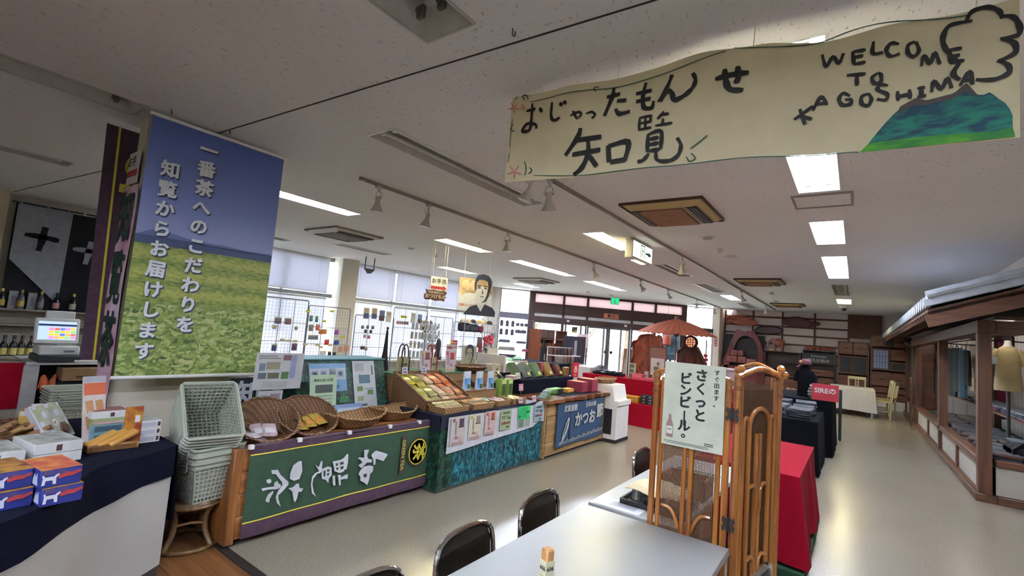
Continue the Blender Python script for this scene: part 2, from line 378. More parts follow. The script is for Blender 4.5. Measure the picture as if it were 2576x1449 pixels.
for (x0,x1,y0,y1,n,lab) in VENTS:
    t = thing('ceiling_vent', lab, 'vent', ((x0+x1)/2, (y0+y1)/2, CEIL)); hx, hy = (x1-x0)/2, (y1-y0)/2
    B().bx(-hx,hx,-hy,hy,.05,.06).build('backing', C('#55504c'), t)
    b = B()
    for (a0,a1,c0,c1) in ((-hx-.02,hx+.02,-hy-.02,-hy),(-hx-.02,hx+.02,hy,hy+.02),(-hx-.02,-hx,-hy,hy),(hx,hx+.02,-hy,hy)): b.bx(a0,a1,c0,c1,-.012,.05)
    b.build('frame', m_refl, t)
    for i in range(n): B().box((-hx+(i+.5)*2*hx/n, 0, .02), (.012, 2*hy, .05), (0,.5,0)).build('slat', m_refl, t)
# ceiling air conditioners
def aircon(x0, x1, y0, y1, lab, body, edge, grille):
    t = thing('ceiling_air_conditioner', lab, 'air conditioner', ((x0+x1)/2, (y0+y1)/2, CEIL-.06), group=None); hx, hy = (x1-x0)/2, (y1-y0)/2
    b = B(); k = .10
    b.add([(-hx,-hy,.05),(hx,-hy,.05),(hx,hy,.05),(-hx,hy,.05),(-hx+k,-hy+k,-.005),(hx-k,-hy+k,-.005),(hx-k,hy-k,-.005),(-hx+k,hy-k,-.005)], [(0,1,5,4),(1,2,6,5),(2,3,7,6),(3,0,4,7),(4,5,6,7)])
    b.build('panel', body, t, smooth=False)
    b = B().bx(-hx-.01,hx+.01,-hy-.012,-hy,.03,.06).bx(-hx-.01,hx+.01,hy,hy+.012,.03,.06).bx(-hx-.012,-hx,-hy,hy,.03,.06).bx(hx,hx+.012,-hy,hy,.03,.06)
    b.build('edge_trim', edge, t)
    g = B().bx(-.26,.2,-hy+.14,hy-.12,-.018,-.006).build('grille', grille, t)
    for i in range(14):
        y = -hy+.16+i*(2*hy-.30)/13; B().bx(-.25,.19,y-.005,y+.005,-.026,-.018).build('slat', C('#b98a6a') if body.name.startswith('cream') else C('#a5a29c'), g)
    for sx in (-1, 1):
        x = sx*(hx-.135)
        l = B().bx(x-.06,x+.06,-hy+.13,hy-.13,-.012,-.004).build('outlet', C('#2c2a28'), t)
        for q in (-.03,.0,.03): B().box((x+q,0,-.016),(.012,2*hy-.28,.006),(0,.5*sx,0)).build('louvre', C('#6c675f'), l)
m_acc = M('cream_plastic', '#b59b6a', .5, var=.02); m_acb = C('#4a2f1e'); m_acg = C('#7c5138'); m_acw = M('grey_white_plastic', '#cfcac2', .5, var=.02)
aircon(-2.11,-1.26,4.75,5.72,'cream ceiling air conditioner with brown rim right below the welcome banner', m_acc, m_acb, m_acg)
aircon(-2.13,-1.27,10.87,11.75,'cream ceiling air conditioner in the middle distance right of the far spotlight', m_acc, m_acb, m_acg)
aircon(-2.18,-1.32,16.5,17.4,'cream ceiling air conditioner farthest away near the wood shelf wall', m_acc, m_acb, m_acg)
aircon(-7.85,-6.93,4.5,5.45,'pale ceiling air conditioner right of the tea field banner near the window', m_acw, C('#8b857c'), C('#8a8580'))
aircon(-7.9,-6.95,10.85,11.8,'pale ceiling air conditioner farther away above the portrait poster', m_acw, C('#8b857c'), C('#8a8580'))
# access panel
t = thing('access_panel', 'flush rectangular ceiling access panel with grey frame behind the nearest lit light', 'access panel', (-.285, 5.26, CEIL))
B().bx(-.22,.22,-.2,.2,-.006,.0).build('cover', m_ceil, t)
B().bx(-.24,.24,-.235,-.2,-.012,0).bx(-.24,.24,.2,.235,-.012,0).bx(-.24,-.22,-.2,.2,-.012,0).bx(.22,.24,-.2,.2,-.012,0).build('frame', C('#8d8984'), t)
# spotlight rails and spotlights
m_rail = C('#8a7f74', .4); m_spot = M('spot_enamel', '#b9b2a8', .35, var=.03); m_lampglass = M('lamp_glass', '#5d5a56', .12, var=.1)
for (x, y0, y1, lab) in ((-4.22, 3.0, 19.2, 'long spotlight rail on the ceiling above the tea counters'), (-2.37, 3.2, 19.2, 'spotlight rail on the ceiling to the left of the air conditioners')):
    t = thing('track_rail', lab, 'rail', (x, y0, CEIL)); B().bx(-.018,.018,0,y1-y0,-.03,0).build('channel', m_rail, t); B().bx(-.008,.008,.01,y1-y0-.01,-.032,-.029).build('slot', m_dark, t)
    B().box((0,-.02,-.015),(.045,.06,.034),ch=.004).build('end_feed', m_rail, t)
def spot(x, y, lab, tilt=0., az=0.):
    t = thing('spotlight', lab, 'spotlight', (x, y, CEIL-.03), az)
    B().box((0,0,-.015),(.035,.08,.03),ch=.004).build('adapter', m_spot, t)
    B().tube([(0,0,-.03),(0,0,-.06)],.012,8).build('stem', m_spot, t)
    B().tube([(0,.0,-.055),(.035,0,-.07),(.038,0,-.13)],.005,6).tube([(0,0,-.055),(-.035,0,-.07),(-.038,0,-.13)],.005,6).build('yoke', m_spot, t)
    B().tube(smooth_pts([(.0,.01,-.05),(.02,.04,-.07),(.0,.05,-.1),(.005,.02,-.12)],4),.003,5).build('wire', m_spot, t)
    h = B(); h.T = Matrix.Translation((0,0,-.13)) @ Matrix.Rotation(tilt, 4, 'X')
    h.lathe([(.0,.02),(.026,.018),(.028,-.06),(.034,-.075),(.066,-.14),(.07,-.155),(.06,-.155)], 18)
    hd = h.build('shade', m_spot, t)
    k = B(); k.T = h.T; k.lathe([(.0,-.138),(.04,-.14),(.06,-.148)], 16); k.build('lens', m_lampglass, hd)
    k = B(); k.T = h.T
    for s in (-1,1): k.tube([(s*.028,0,0),(s*.05,0,0)],.011,8)
    k.build('knob', m_spot, hd)
for i, (y, tl, az, lab) in enumerate(((3.2,.0,.0,'spotlight at the start of the left rail, nearest of that rail'),(3.95,.15,2.2,'second spotlight on the left rail, just below the long unlit ceiling fixture'),(5.58,.1,.6,'third spotlight on the left rail, above the yellowish light'),(8.45,.5,-.5,'spotlight on the left rail beside the exit lamp box, turned aside'),(10.99,.6,-1.6,'tilted spotlight on the left rail beyond the exit lamp box'),(13.06,.6,-1.6,'tilted spotlight on the left rail next to the ribbed grille'),(16.0,0,0,'small spotlight on the left rail in front of the bright right-hand window'),(18.4,0,0,'last spotlight at the far end of the left rail'))):
    spot(-4.22, y, lab, tl, az)
for (y, tl, az, lab) in ((3.42,.35,1.9,'left one of the two spotlights hanging at the lower left corner of the welcome banner'),(3.72,.25,.3,'right one of the two spotlights hanging at the lower left corner of the welcome banner'),(7.98,.0,.4,'spotlight hanging in front of the unlit grey fixture by the exit lamp box'),(13.07,.45,-1.4,'tilted spotlight on the right rail beside the short lit light'),(17.06,0,0,'last spotlight on the right rail before the wood shelf wall')):
    spot(-2.37, y, lab, tl, az)
# round discs, detectors, hooks
for (x,y,r,h,nm,lab,cat) in ((-1.67,6.7,.1,.012,'ceiling_speaker','grey round flush ceiling speaker behind the nearest air conditioner','speaker'),(-1.69,7.5,.05,.06,'smoke_detector','small white smoke detector, first behind the round ceiling speaker','detector'),(-1.67,8.2,.1,.02,'ceiling_disc','flat round white ceiling disc behind the smoke detector','ceiling disc'),(-7.27,6.43,.1,.012,'ceiling_speaker','round flush ceiling speaker above the window pillar','speaker'),(-7.28,7.16,.05,.06,'smoke_detector','small smoke detector on the ceiling left of the restroom sign','detector'),(-1.77,13.5,.06,.05,'smoke_detector','small smoke detector far away between two cream air conditioners','detector'),(-1.95,15.9,.1,.015,'ceiling_speaker','round ceiling speaker just before the farthest air conditioner','speaker'),(-7.3,14.3,.06,.05,'smoke_detector','small smoke detector on the ceiling in front of the entrance','detector'),(-6.9,15.3,.1,.012,'ceiling_speaker','round flush ceiling speaker in front of the entrance','speaker')):
    t = thing(nm, lab, cat, (x, y, CEIL)); B().lathe([(r,0),(r,-h*.4),(r*.8,-h*.5),(r*.75,-h)],20).build('base', C('#cfcbc5'), t)
    B().lathe([(r*.6,-h),(r*.55,-h-.012),(.0,-h-.014)],16).build('cover', C('#8e8a86') if 'speaker' in nm else C('#d8d5d0'), t)
t = thing('dome_camera', 'white dome camera on the far ceiling under the farthest warm light', 'camera', (-.33,16.9,CEIL))
B().lathe([(.11,0),(.11,-.04),(.09,-.07)],18).build('base', m_white, t); B().lathe([(.08,-.07),(.075,-.11),(.05,-.14),(0,-.15)],16).build('dome', C('#33333a',.1), t)
for (x,y,lab) in ((-1.375,1.72,'small hook in the ceiling above the welcome banner'),(-4.24,1.256,'small ceiling hook above the left end of the tea field banner'),(-4.21,1.66,'small ceiling hook above the middle of the tea field banner'),(-5.3,6.2,'tiny ceiling hook beside the yellowish light')):
    tag(B().tube(smooth_pts([(0,0,0),(0,0,-.03),(.012,0,-.045),(.018,0,-.03),(.012,0,-.02)],3),.003,6).build('ceiling_hook', C('#3a3430',.3)), lab, 'hook', 'ceiling hooks', (x,y,CEIL))
# exit direction lamp
m_lampw = M('lamp_face', '#e8ecdc', .4, emis='#eef5dc', estr=.55, var=0); m_green = C('#1f7a52')
t = thing('exit_lamp', 'boxy lit exit direction lamp with green doorway and arrow hung from the ceiling', 'exit sign', (-2.66, 6.4, 2.75))
B().bx(-.06,.055,0,.8,.0,.27,ch=.008).build('housing', C('#c9c7bd'), t); B().bx(.055,.062,.02,.78,.03,.25).build('face', m_lampw, t)
b = B(); ar = [(.50,.125),(.62,.125),(.62,.10),(.74,.14),(.62,.18),(.62,.155),(.50,.155)]
b.prism(ar, .062,.064,'yz'); b.build('arrow', m_green, t)
b = B().bx(.062,.064,.30,.315,.05,.24).bx(.062,.064,.44,.455,.05,.24).bx(.062,.064,.30,.455,.225,.24).bx(.062,.064,.36,.375,.07,.2).bx(.062,.064,.36,.42,.15,.165); b.build('doorway_mark', m_green, t)
B().bx(-.03,.03,.1,.7,.27,.3).build('mount', C('#b5b2aa'), t); B().bx(-.04,.03,.2,.6,-.012,0).build('lower_lens', m_lampw, t)
# ------------------------------------------------------------------ walls
struct(B().bx(-11.3,-10.3,-4,1.22,0,3.25).build('wall_left', m_cream))
struct(B().bx(-11.3,-10.62,1.22,3.3,0,3.25).build('wall_left', m_wall))
wb = B().bx(-11.25,-10.95,3.3,7.22,0,.45).bx(-11.25,-10.95,7.22,13.3,0,.45); struct(wb.build('wall_left', m_wall))
struct(B().bx(-11.3,-10.65,7.22,7.72,0,3.25).build('pillar_1', m_wall)); struct(B().bx(-11.4,-10.6,13.28,13.62,0,3.25).build('pillar_2', m_wall))
struct(B().bx(-4.5,-4.28,19.55,21,0,3.25).build('pillar_3', M('pillar_plaster','#dfcdbd',.8,var=.03)))
struct(B().bx(-11.4,6.1,-4.1,-4,0,3.3).build('wall_back', m_cream)); struct(B().bx(3.9,4.0,-4,21,0,3.3).build('wall_right', m_wall))
def window_bay(n, y0, y1, mull, blinds):
    t = bpy.data.objects.new('window_%d' % n, None); COL.objects.link(t); struct(t); t.location = (-11.05, y0, .45)
    W = y1-y0; b = B().bx(-.03,.03,0,W,0,.06).bx(-.03,.03,0,W,2.5,2.6).bx(-.05,.06,0,W,1.57,1.66)
    for y in mull: b.bx(-.03,.03,y-.03,y+.03,0,2.6)
    b.build('window_frame', m_alu, t)
    ed = [0]+list(mull)+[W]
    for i in range(len(ed)-1):
        for (z0, z1) in ((.06,1.57),(1.66,2.5)): B().bx(-.004,.004,ed[i]+.02,ed[i+1]-.02,z0,z1).build('pane', m_glass, t)
    for (a, c) in blinds:
        for (z0, z1, op) in ((.06,1.56,1.0),(1.68,2.57,1.25)):
            bl = thing('venetian_blind', ('upper' if z0 > 1 else 'lower')+' white venetian blind, %s from the %s pillar' % (['first','second','third','fourth'][blinds.index((a,c))], 'near side of the window' if n == 2 else 'far window'), 'blind', (-10.94, y0+a, .45+z0))
            k = B(); nn = int((z1-z0)/.03)
            for i in range(nn): k.box((0,(c-a)/2,.02+i*.03),(.034,c-a-.02,.0015),(0,op,0))
            stuff(k.build('slats', m_blind, bl)); B().bx(-.02,.02,0,c-a,z1-z0-.03,z1-z0).build('head_rail', m_white, bl); B().bx(-.012,.012,0,c-a,-.005,.015).build('bottom_rail', m_white, bl)
            for q in (.15,.85): B().tube([(.016,(c-a)*q,.0),(.016,(c-a)*q,z1-z0)],.0025,4).build('ladder_cord', C('#b9b6c0'), bl)
m_blind = translucent('blind_slat', '#e2e1ea', .3)
window_bay(1, 3.3, 7.22, (1.3, 2.6), ((.05,1.9),(1.95,3.75)))
window_bay(2, 7.72, 13.3, (1.5, 2.95, 4.4), ((.05,1.5),(1.54,2.95),(3.0,4.4),(4.45,5.5)))
struct(B().bx(-10.97,-10.7,3.3,7.22,.42,.47).build('window_sill', m_white)); struct(B().bx(-10.97,-10.6,7.72,13.28,.42,.47).build('window_sill', m_white))
# entrance wall, chamfering the corner: local x runs along the wall, local -y faces the room
EA = math.radians(44.7); EO = Vector((-10.52, 13.67, 0))
def E_(s, y, z): return EO + Vector((math.cos(EA)*s - math.sin(EA)*y, math.sin(EA)*s + math.cos(EA)*y, z))
def estruct(name, mesh_b, mats, parent=None):
    o = mesh_b.build(name, mats, parent)
    if not parent: o.location = EO; o.rotation_euler = (0,0,EA); struct(o)
    return o
m_pink = translucent('shoji_panel', '#efdedb', .42)
def eframe(n, s0, s1, z0, z1, fr=.05, mat=None):
    o = bpy.data.objects.new('window_%d' % n, None); COL.objects.link(o); o.location = EO; o.rotation_euler = (0,0,EA); struct(o)
    B().bx(s0,s1,-.04,.04,z0,z0+fr).bx(s0,s1,-.04,.04,z1-fr,z1).bx(s0,s0+fr,-.04,.04,z0,z1).bx(s1-fr,s1,-.04,.04,z0,z1).build('window_frame', mat or m_brownframe, o)
    B().bx(s0+fr,s1-fr,-.005,.005,z0+fr,z1-fr).build('pane', m_glass, o); return o
estruct('wall_end', B().bx(-.2,.06,-.05,.15,0,3.25), m_wall)
eframe(3, .06, 1.16, 2.17, 3.05, .03); eframe(4, .06, 1.16, .3, 2.02, .03)
estruct('trim_3', B().bx(.06,1.16,-.06,.06,2.0,2.2), C('#6d6a78')); estruct('trim_4', B().bx(1.15,1.34,-.08,.1,0,3.1), m_brownframe)
estruct('wall_end', B().bx(.06,1.16,-.05,.1,0,.32), m_wall)
estruct('trim_5', B().bx(1.34,7.27,-.06,.08,2.27,2.65), m_brownframe); estruct('trim_6', B().bx(1.34,7.27,-.05,.08,2.97,3.06), m_brownframe)
estruct('trim_7', B().bx(1.34,7.27,-.05,.07,1.95,2.15), m_brownframe); estruct('trim_8', B().bx(7.11,7.28,-.08,.1,0,3.1), m_brownframe)
for i, (a, c) in enumerate(((1.34,2.40),(2.46,3.32),(3.38,5.07),(5.13,6.0),(6.06,7.11))):
    o = estruct('wall_end', B().bx(a,c,.0,.02,2.65,2.97), m_pink); o2 = estruct('wall_end', B().bx(a,c,.0,.02,2.15,2.27), M('white_panel_strip','#e8e4e6',.6))
for i, s in enumerate((2.43,3.35,5.10,6.03)): estruct('trim_%d' % (9+i), B().bx(s-.035,s+.035,-.06,.07,2.1,3.0), m_brownframe)
eframe(5, 1.34, 2.43, 0, 1.97, .05); eframe(6, 2.43, 3.35, 0, 1.97, .05); eframe(7, 5.1, 6.03, 0, 1.97, .05); eframe(8, 6.03, 7.12, 0, 1.97, .05)
for n, (a, c, hs) in enumerate(((3.38,4.23,4.12),(4.23,5.07,4.34))):
    o = bpy.data.objects.new('door_%d' % (n+1), None); COL.objects.link(o); o.location = EO; o.rotation_euler = (0,0,EA); struct(o)
    fr = .1 if n == 0 else .06
    B().bx(a,a+.05,-.03,.03,0,1.95).bx(c-fr,c,-.03,.03,0,1.95).bx(a,c,-.03,.03,0,.1).bx(a,c,-.03,.03,1.88,1.95).build('door_frame', C('#5a5558'), o)
    B().bx(a+.05,c-fr,-.005,.005,.1,1.88).build('pane', m_glass, o)
    B().box((hs,-.06,1.13),(.12,.02,.025),ch=.006).build('door_handle', m_dark, o); B().lathe([(.06,0),(.06,.02)],14,T=Matrix.Translation((hs,-.05,1.03)) @ Matrix.Rotation(PI/2,4,'X')).build('door_plate', m_dark, o)
eframe(9, 7.28, 8.45, 2.2, 3.03, .03); eframe(10, 7.28, 8.45, .0, 2.1, .04); estruct('trim_13', B().bx(7.28,8.5,-.05,.06,2.08,2.22), C('#4d4650'))
struct(B().bx(-4.5,6,20.45,20.6,0,3.25).build('wall_end', m_wall)); WALL_END = bpy.data.objects['wall_end']
m_batten = M('batten_wood', '#5a2f26', .5, var=.1, scale=8)
shelf_wall = struct(B().bx(-4.28,6,20.4,20.45,0,3.06).build('wall_end', M('shelf_wall_board','#d6cac6',.75,var=.03,scale=3)))
for x in (-4.25,-3.25,-2.26,-1.24,-.24): B().bx(x-.03,x+.03,20.375,20.4,0,3.05).build('batten', m_batten, shelf_wall)
for z in (2.83,2.50,2.19,1.86,1.55,1.24): B().bx(-4.25,-.24,20.38,20.4,z-.03,z+.03).build('batten', m_batten, shelf_wall)
B().bx(-.24,.68,20.33,20.4,2.23,3.05).build('board', wood('brown_board','#4b2b20','#5a3628',.5,axis=0), shelf_wall)
# signs on the entrance wall
t = thing('wall_sign', 'pink wooden sign reading south gate above the entrance doors', 'sign', E_(4.25,-.1,2.28), EA)
B().box((0,0,.09),(.58,.03,.19),ch=.008).build('board', M('pink_board','#c9795f',.5,var=.08), t); letter('南 口', .13, C('#2a1712'), t, (0,-.017,.09), bold=.03)
t = thing('exit_sign', 'small green exit sign with a running figure above the entrance', 'exit sign', E_(4.28,-.3,2.8), EA)
B().bx(-.16,.16,-.03,.03,0,.25,ch=.006).build('housing', m_white, t); B().bx(-.145,.145,-.034,-.03,.015,.235).build('face', M('exit_green','#0f9a63',.4,emis='#16a86c',estr=.7,var=0), t)
b = B().bx(-.03,.10,-.038,-.034,.03,.05); b.lathe([(.02,0),(.02,.003)],10,T=Matrix.Translation((-.02,-.035,.18)) @ Matrix.Rotation(PI/2,4,'X'))
for q in ([( -.02,.16),(.0,.10)],[(.0,.10),(-.05,.05)],[(.0,.10),(.05,.05)],[(-.02,.15),(.05,.13)],[(-.02,.15),(-.07,.11)]): brush(b,q,.022,-.034,taper=False)
b.build('running_figure', m_white, t); B().bx(-.02,.02,-.01,.01,.25,.3).build('mount', m_white, t)
tag(B().bx(-.05,.05,-.02,0,-.04,.04,ch=.005).build('switch_box', m_white), 'small white box on the beam right of the entrance doors', 'switch box', None, E_(4.85,-.06,2.06), EA)
tag(B().bx(-.05,.05,-.02,0,-.04,.04,ch=.005).build('switch_box', m_white), 'small white box on the beam left of the entrance doors', 'switch box', None, E_(2.62,-.06,2.06), EA)
tag(B().bx(-.14,.14,-.08,0,-.04,.04,ch=.01).build('door_sensor', m_dark), 'black door sensor on the beam over the entrance doors', 'sensor', None, E_(4.25,-.06,2.03), EA)
# outdoors seen through the glass
m_leaf = M('leaf_green','#8c9c80',.7,var=.3,scale=3); m_bark = M('bark','#6a5a4a',.9,var=.2)
def tree(x, y, h, lab, r):
    t = thing('tree', lab, 'tree', (x, y, -.15)); b = B(); b.tube([(0,0,0),(.05,.03,h*.35),(-.04,.05,h*.7)],[.16,.11,.05],8)
    for k in range(7):
        a = k*.9; z = h*(.35+.05*k); b.tube([(0,0,z),(math.cos(a)*r*.6,math.sin(a)*r*.6,z+h*.18)],[.05,.015],5)
    b.build('trunk', m_bark, t); b = B()
    for k in range(900):
        u = random.random()**.4; th = random.random()*2*PI; ph = math.acos(random.uniform(-1,1))
        p = Vector((math.sin(ph)*math.cos(th)*r*u, math.sin(ph)*math.sin(th)*r*u, h*.68+math.cos(ph)*h*.32*u))
        T = Matrix.Translation(p) @ Euler((random.random()*3,random.random()*3,random.random()*3)).to_matrix().to_4x4(); s = random.uniform(.06,.13)
        b.add([(-s,0,0),(0,-s*.45,0),(s,0,0),(0,s*.45,0)],[(0,1,2,3)],0,T)
    stuff(b.build('crown', m_leaf, t, smooth=False))
for (s, y, h, lab, r) in ((.6,15,6.0,'tree outside seen through the left entrance door',1.8),(4.6,15.5,5.0,'tree outside seen through the right entrance door',1.6),(6.6,10,4.2,'tree outside behind the large wood slab',1.3),(11.5,16,6.2,'tall tree outside beyond the right-hand window',2.0)):
    p = E_(s, y, 0); tree(p.x, p.y, h, lab, r)
t = thing('low_wall', 'low garden wall with hedge outside the entrance', 'wall', E_(3.5, 8, -.15), EA)
B().bx(-6,8,0,.3,0,.5).build('wall_body', m_concrete, t); k = B()
for i in range(1200):
    p = Vector((random.uniform(-6,8), random.uniform(.3,1.0), random.uniform(.1,.85))); s = random.uniform(.05,.1)
    k.add([(-s,0,0),(0,-s*.45,0),(s,0,0),(0,s*.45,0)],[(0,1,2,3)],0,Matrix.Translation(p) @ Euler((random.random()*3,random.random()*3,0)).to_matrix().to_4x4())
stuff(k.build('hedge', m_leaf, t, smooth=False))
# outer vestibule
t = thing('vestibule', 'grey metal outer doorway frame standing outside the entrance doors', 'doorway', E_(0, 2.0, 0), EA)
for s in (1.6,3.1,3.75,4.75,5.5,6.9): B().bx(s-.04,s+.04,-.04,.04,-.15,2.3).build('post', m_alu, t)
B().bx(1.5,7.0,-.06,.06,2.25,2.5).build('lintel', C('#8e8c94'), t); B().bx(1.4,7.1,-2.0,.1,2.5,2.6).build('roof', C('#9a98a0'), t)
# ================================================================== DINING AREA
m_lam = M('white_laminate', '#a6a9a8', .33, var=.02, scale=3); m_edge = C('#b9b19c'); m_leg = M('steel_leg', '#8e8f92', .3, metal=.8)
def dining_table(y0, y1, z, lab, x0=-1.1825, x1=-.4475):
    t = thing('dining_table', lab, 'table', ((x0+x1)/2, (y0+y1)/2, 0)); h = (y1-y0)/2; w_ = x1-x0; q = w_/2-.06
    B().box((0,0,z-.015),(w_,2*h,.03),ch=.003).build('table_top', m_lam, t); B().bx(-q+.02,q-.02,-h+.05,h-.05,z-.08,z-.03).build('apron', m_edge, t)
    for sx in (-1,1):
        for sy in (-1,1): B().tube([(sx*q,sy*(h-.025),z-.03),(sx*q,sy*(h-.025),0)],.018,10).build('leg', m_leg, t)
dining_table(.72, 2.425, .70, 'white laminate dining table in the foreground with the number block on it')
dining_table(2.49, 4.05, .692, 'white laminate dining table behind the rattan screen with glasses on it', -1.1825, -.68)
m_vinyl = M('black_vinyl', '#17130f', .28, var=.08, scale=30, bump=.05)
def chair(x, y, rz, lab, zt=.765):
    t = thing('dining_chair', lab, 'chair', (x, y, 0), rz)                     # local: back at +y edge of seat, seat towards -y
    w_ = .18; zs = .43
    pts = smooth_pts([(-w_,.0,.42),(-w_,.02,zt-.09),(-w_+.05,.03,zt-.015),(0,.035,zt),(w_-.05,.03,zt-.015),(w_,.02,zt-.09),(w_,0,.42)],5)
    B().tube(pts,.011,8).build('back_frame', m_chrome, t)
    def bk(sg):
        def f(u, v):
            x_ = (u-.5)*2; ztop = zt-.008-.03*max(0,abs(x_)-.6)/.4-.04*max(0,abs(x_)-.85)/.15; zz = .50+v*(ztop-.50)
            return (x_*(w_-.009), .035*(zz-.42)/(zt-.42)+sg*.020*(math.sin(PI*u)*math.sin(PI*v))**.3, zz)
        return f
    B().sheet(bk(1),14,10).sheet(bk(-1),14,10).build('backrest', m_vinyl, t)
    B().sheet(lambda u,v: ((u-.5)*.38,-.40+v*.38,zs+.03*math.sin(PI*u)**.5*math.sin(PI*v)**.5),10,10,th=.05).build('seat', m_vinyl, t)
    for s in (-1,1):
        B().tube([(s*w_,0,.42),(s*w_,.03,.02)],.011,8).tube([(s*w_,.03,.02),(s*w_,.03,0)],.014,8,1).build('leg', [m_chrome, m_dark], t)
        B().tube([(s*w_,-.38,.40),(s*w_,-.40,.02)],.011,8).tube([(s*w_,-.40,.02),(s*w_,-.40,0)],.014,8,1).build('leg', [m_chrome, m_dark], t)
        B().tube([(s*w_,0,.41),(s*w_,-.38,.40)],.011,8).build('seat_rail', m_chrome, t)
chair(-1.27, 1.60, PI/2+.02, 'black vinyl chair with chrome frame left of the foreground table, nearest fully visible')
chair(-1.29, 2.20, PI/2, 'black vinyl chair with chrome frame tucked at the far left corner of the foreground table')
chair(-1.29, 3.66, PI/2, 'black vinyl chair half hidden behind the rattan screen')
chair(-1.25, 1.06, PI/2, 'black vinyl chair with only its top edge showing at the bottom of the photo')
chair(-.30, 1.98, -PI/2-.12, 'black vinyl chair right of the foreground table, its top at the bottom edge', .82)
# number block, menu sheets, tray with glasses
t = thing('number_block', 'wooden table number block reading 606 on the foreground table', 'number block', (-.822,1.45,.70), -.35)
m_block = wood('block_wood', '#b07c46','#c39159',.4,axis=2)
B().box((0,0,.028),(.036,.036,.056),ch=.004).build('base', m_block, t); B().box((0,0,.12),(.034,.034,.13),ch=.005).build('post', m_block, t)
B().bx(-.0175,.0175,-.0178,.0178,.058,.150).build('paper_wrap', C('#d8d3b0'), t); letter('606',.019,C('#1c2a22'),t,(0,-.0182,.125),bold=.01); letter('606',.019,C('#1c2a22'),t,(.0182,0,.125),'+x',bold=.01)
for i,z in enumerate((.085,.1)): B().bx(-.014,.014,-.0184,-.0178,z,z+.003).build('printed_line', C('#b9ad7a'), t)
def sheet_on(name, x, y, z, w_, h_, rz, col, lab, lines):
    t = thing(name, lab, 'paper', (x,y,z+.001), rz); B().bx(-w_/2,w_/2,-h_/2,h_/2,0,.0015).build('sheet', C(col,.25), t)
    for (a,c,d,e,cc) in lines: B().bx(a*w_-w_/2,c*w_-w_/2,d*h_-h_/2,e*h_-h_/2,.0015,.002).build('print', C(cc), t)
    return t
sheet_on('menu_sheet',-.83,1.36,.70,.30,.20,.35,'#b9c2dc','laminated menu sheet lying under the number block',[(.08,.5,.85-.1*i,.89-.1*i,'#4a5570') for i in range(6)]+[(.55,.92,.8-.12*i,.84-.12*i,c) for i,c in enumerate(('#5c8f72','#c9b24a','#4a5570','#4a5570'))])
sheet_on('notice_sheet',-1.03,2.57,.692,.26,.14,.0,'#dfe0e6','clear laminated notice lying on the far white table beside the tray',[(.3,.85,.75-.09*i,.78-.09*i,'#6b7080') for i in range(6)])
sheet_on('placemat',-.9,3.6,.692,.3,.2,.0,'#4f8070','green card lying on the far white table behind the screen',[(.1,.9,.2,.8,'#5f9584')])
t = thing('serving_tray', 'black tray with upturned glasses under a folded cloth on the far table', 'tray', (-.875,2.74,.692))
B().bx(-.17,.17,-.13,.13,0,.008).bx(-.17,.17,-.135,-.125,0,.03).bx(-.17,.17,.125,.135,0,.03).bx(-.175,-.165,-.13,.13,0,.03).bx(.165,.175,-.13,.13,0,.03).build('tray_body', C('#1a1a1c',.3), t)
m_tumbler = glassy('tumbler_glass','#e8eeee',.28,.05)
for i in range(3):
    for j in range(3):
        g = B().lathe([(.031,0),(.030,.004),(.026,.085),(.0,.088)],12).build('drinking_glass', m_tumbler); tag(g,'clear upturned drinking glass on the black tray','glass','glasses on the black tray',(-.875-.10+i*.09,2.74-.075+j*.075,.701))
def cl(u,v):
    x=(u-.5)*.30; y=(v-.5)*.26; e=max(abs(u-.5),abs(v-.5))*2
    return (x,y,.012+.008*math.sin(9*u+4*v)-.02*max(0,e-.75)/.25)
tag(B().sheet(cl,16,16,th=.006).build('tea_towel', M('cream_cloth','#cdbf9a',.9,var=.06)), 'folded cream cloth draped over the upturned glasses', 'cloth', None, (-.875,2.74,.79))
t = thing('wicker_tray', 'wicker basket of menus on the far table seen through the cane mesh', 'basket', (-.83,3.1,.692)); m_wick = weave('dark_wicker','#4a2f1c','#93683e')
B().bx(-.13,.13,-.1,.1,0,.01).bx(-.13,.13,-.1,-.085,0,.11).bx(-.13,.13,.085,.1,0,.11).bx(-.13,-.115,-.1,.1,0,.11).bx(.115,.13,-.1,.1,0,.11).build('basket_body', m_wick, t)
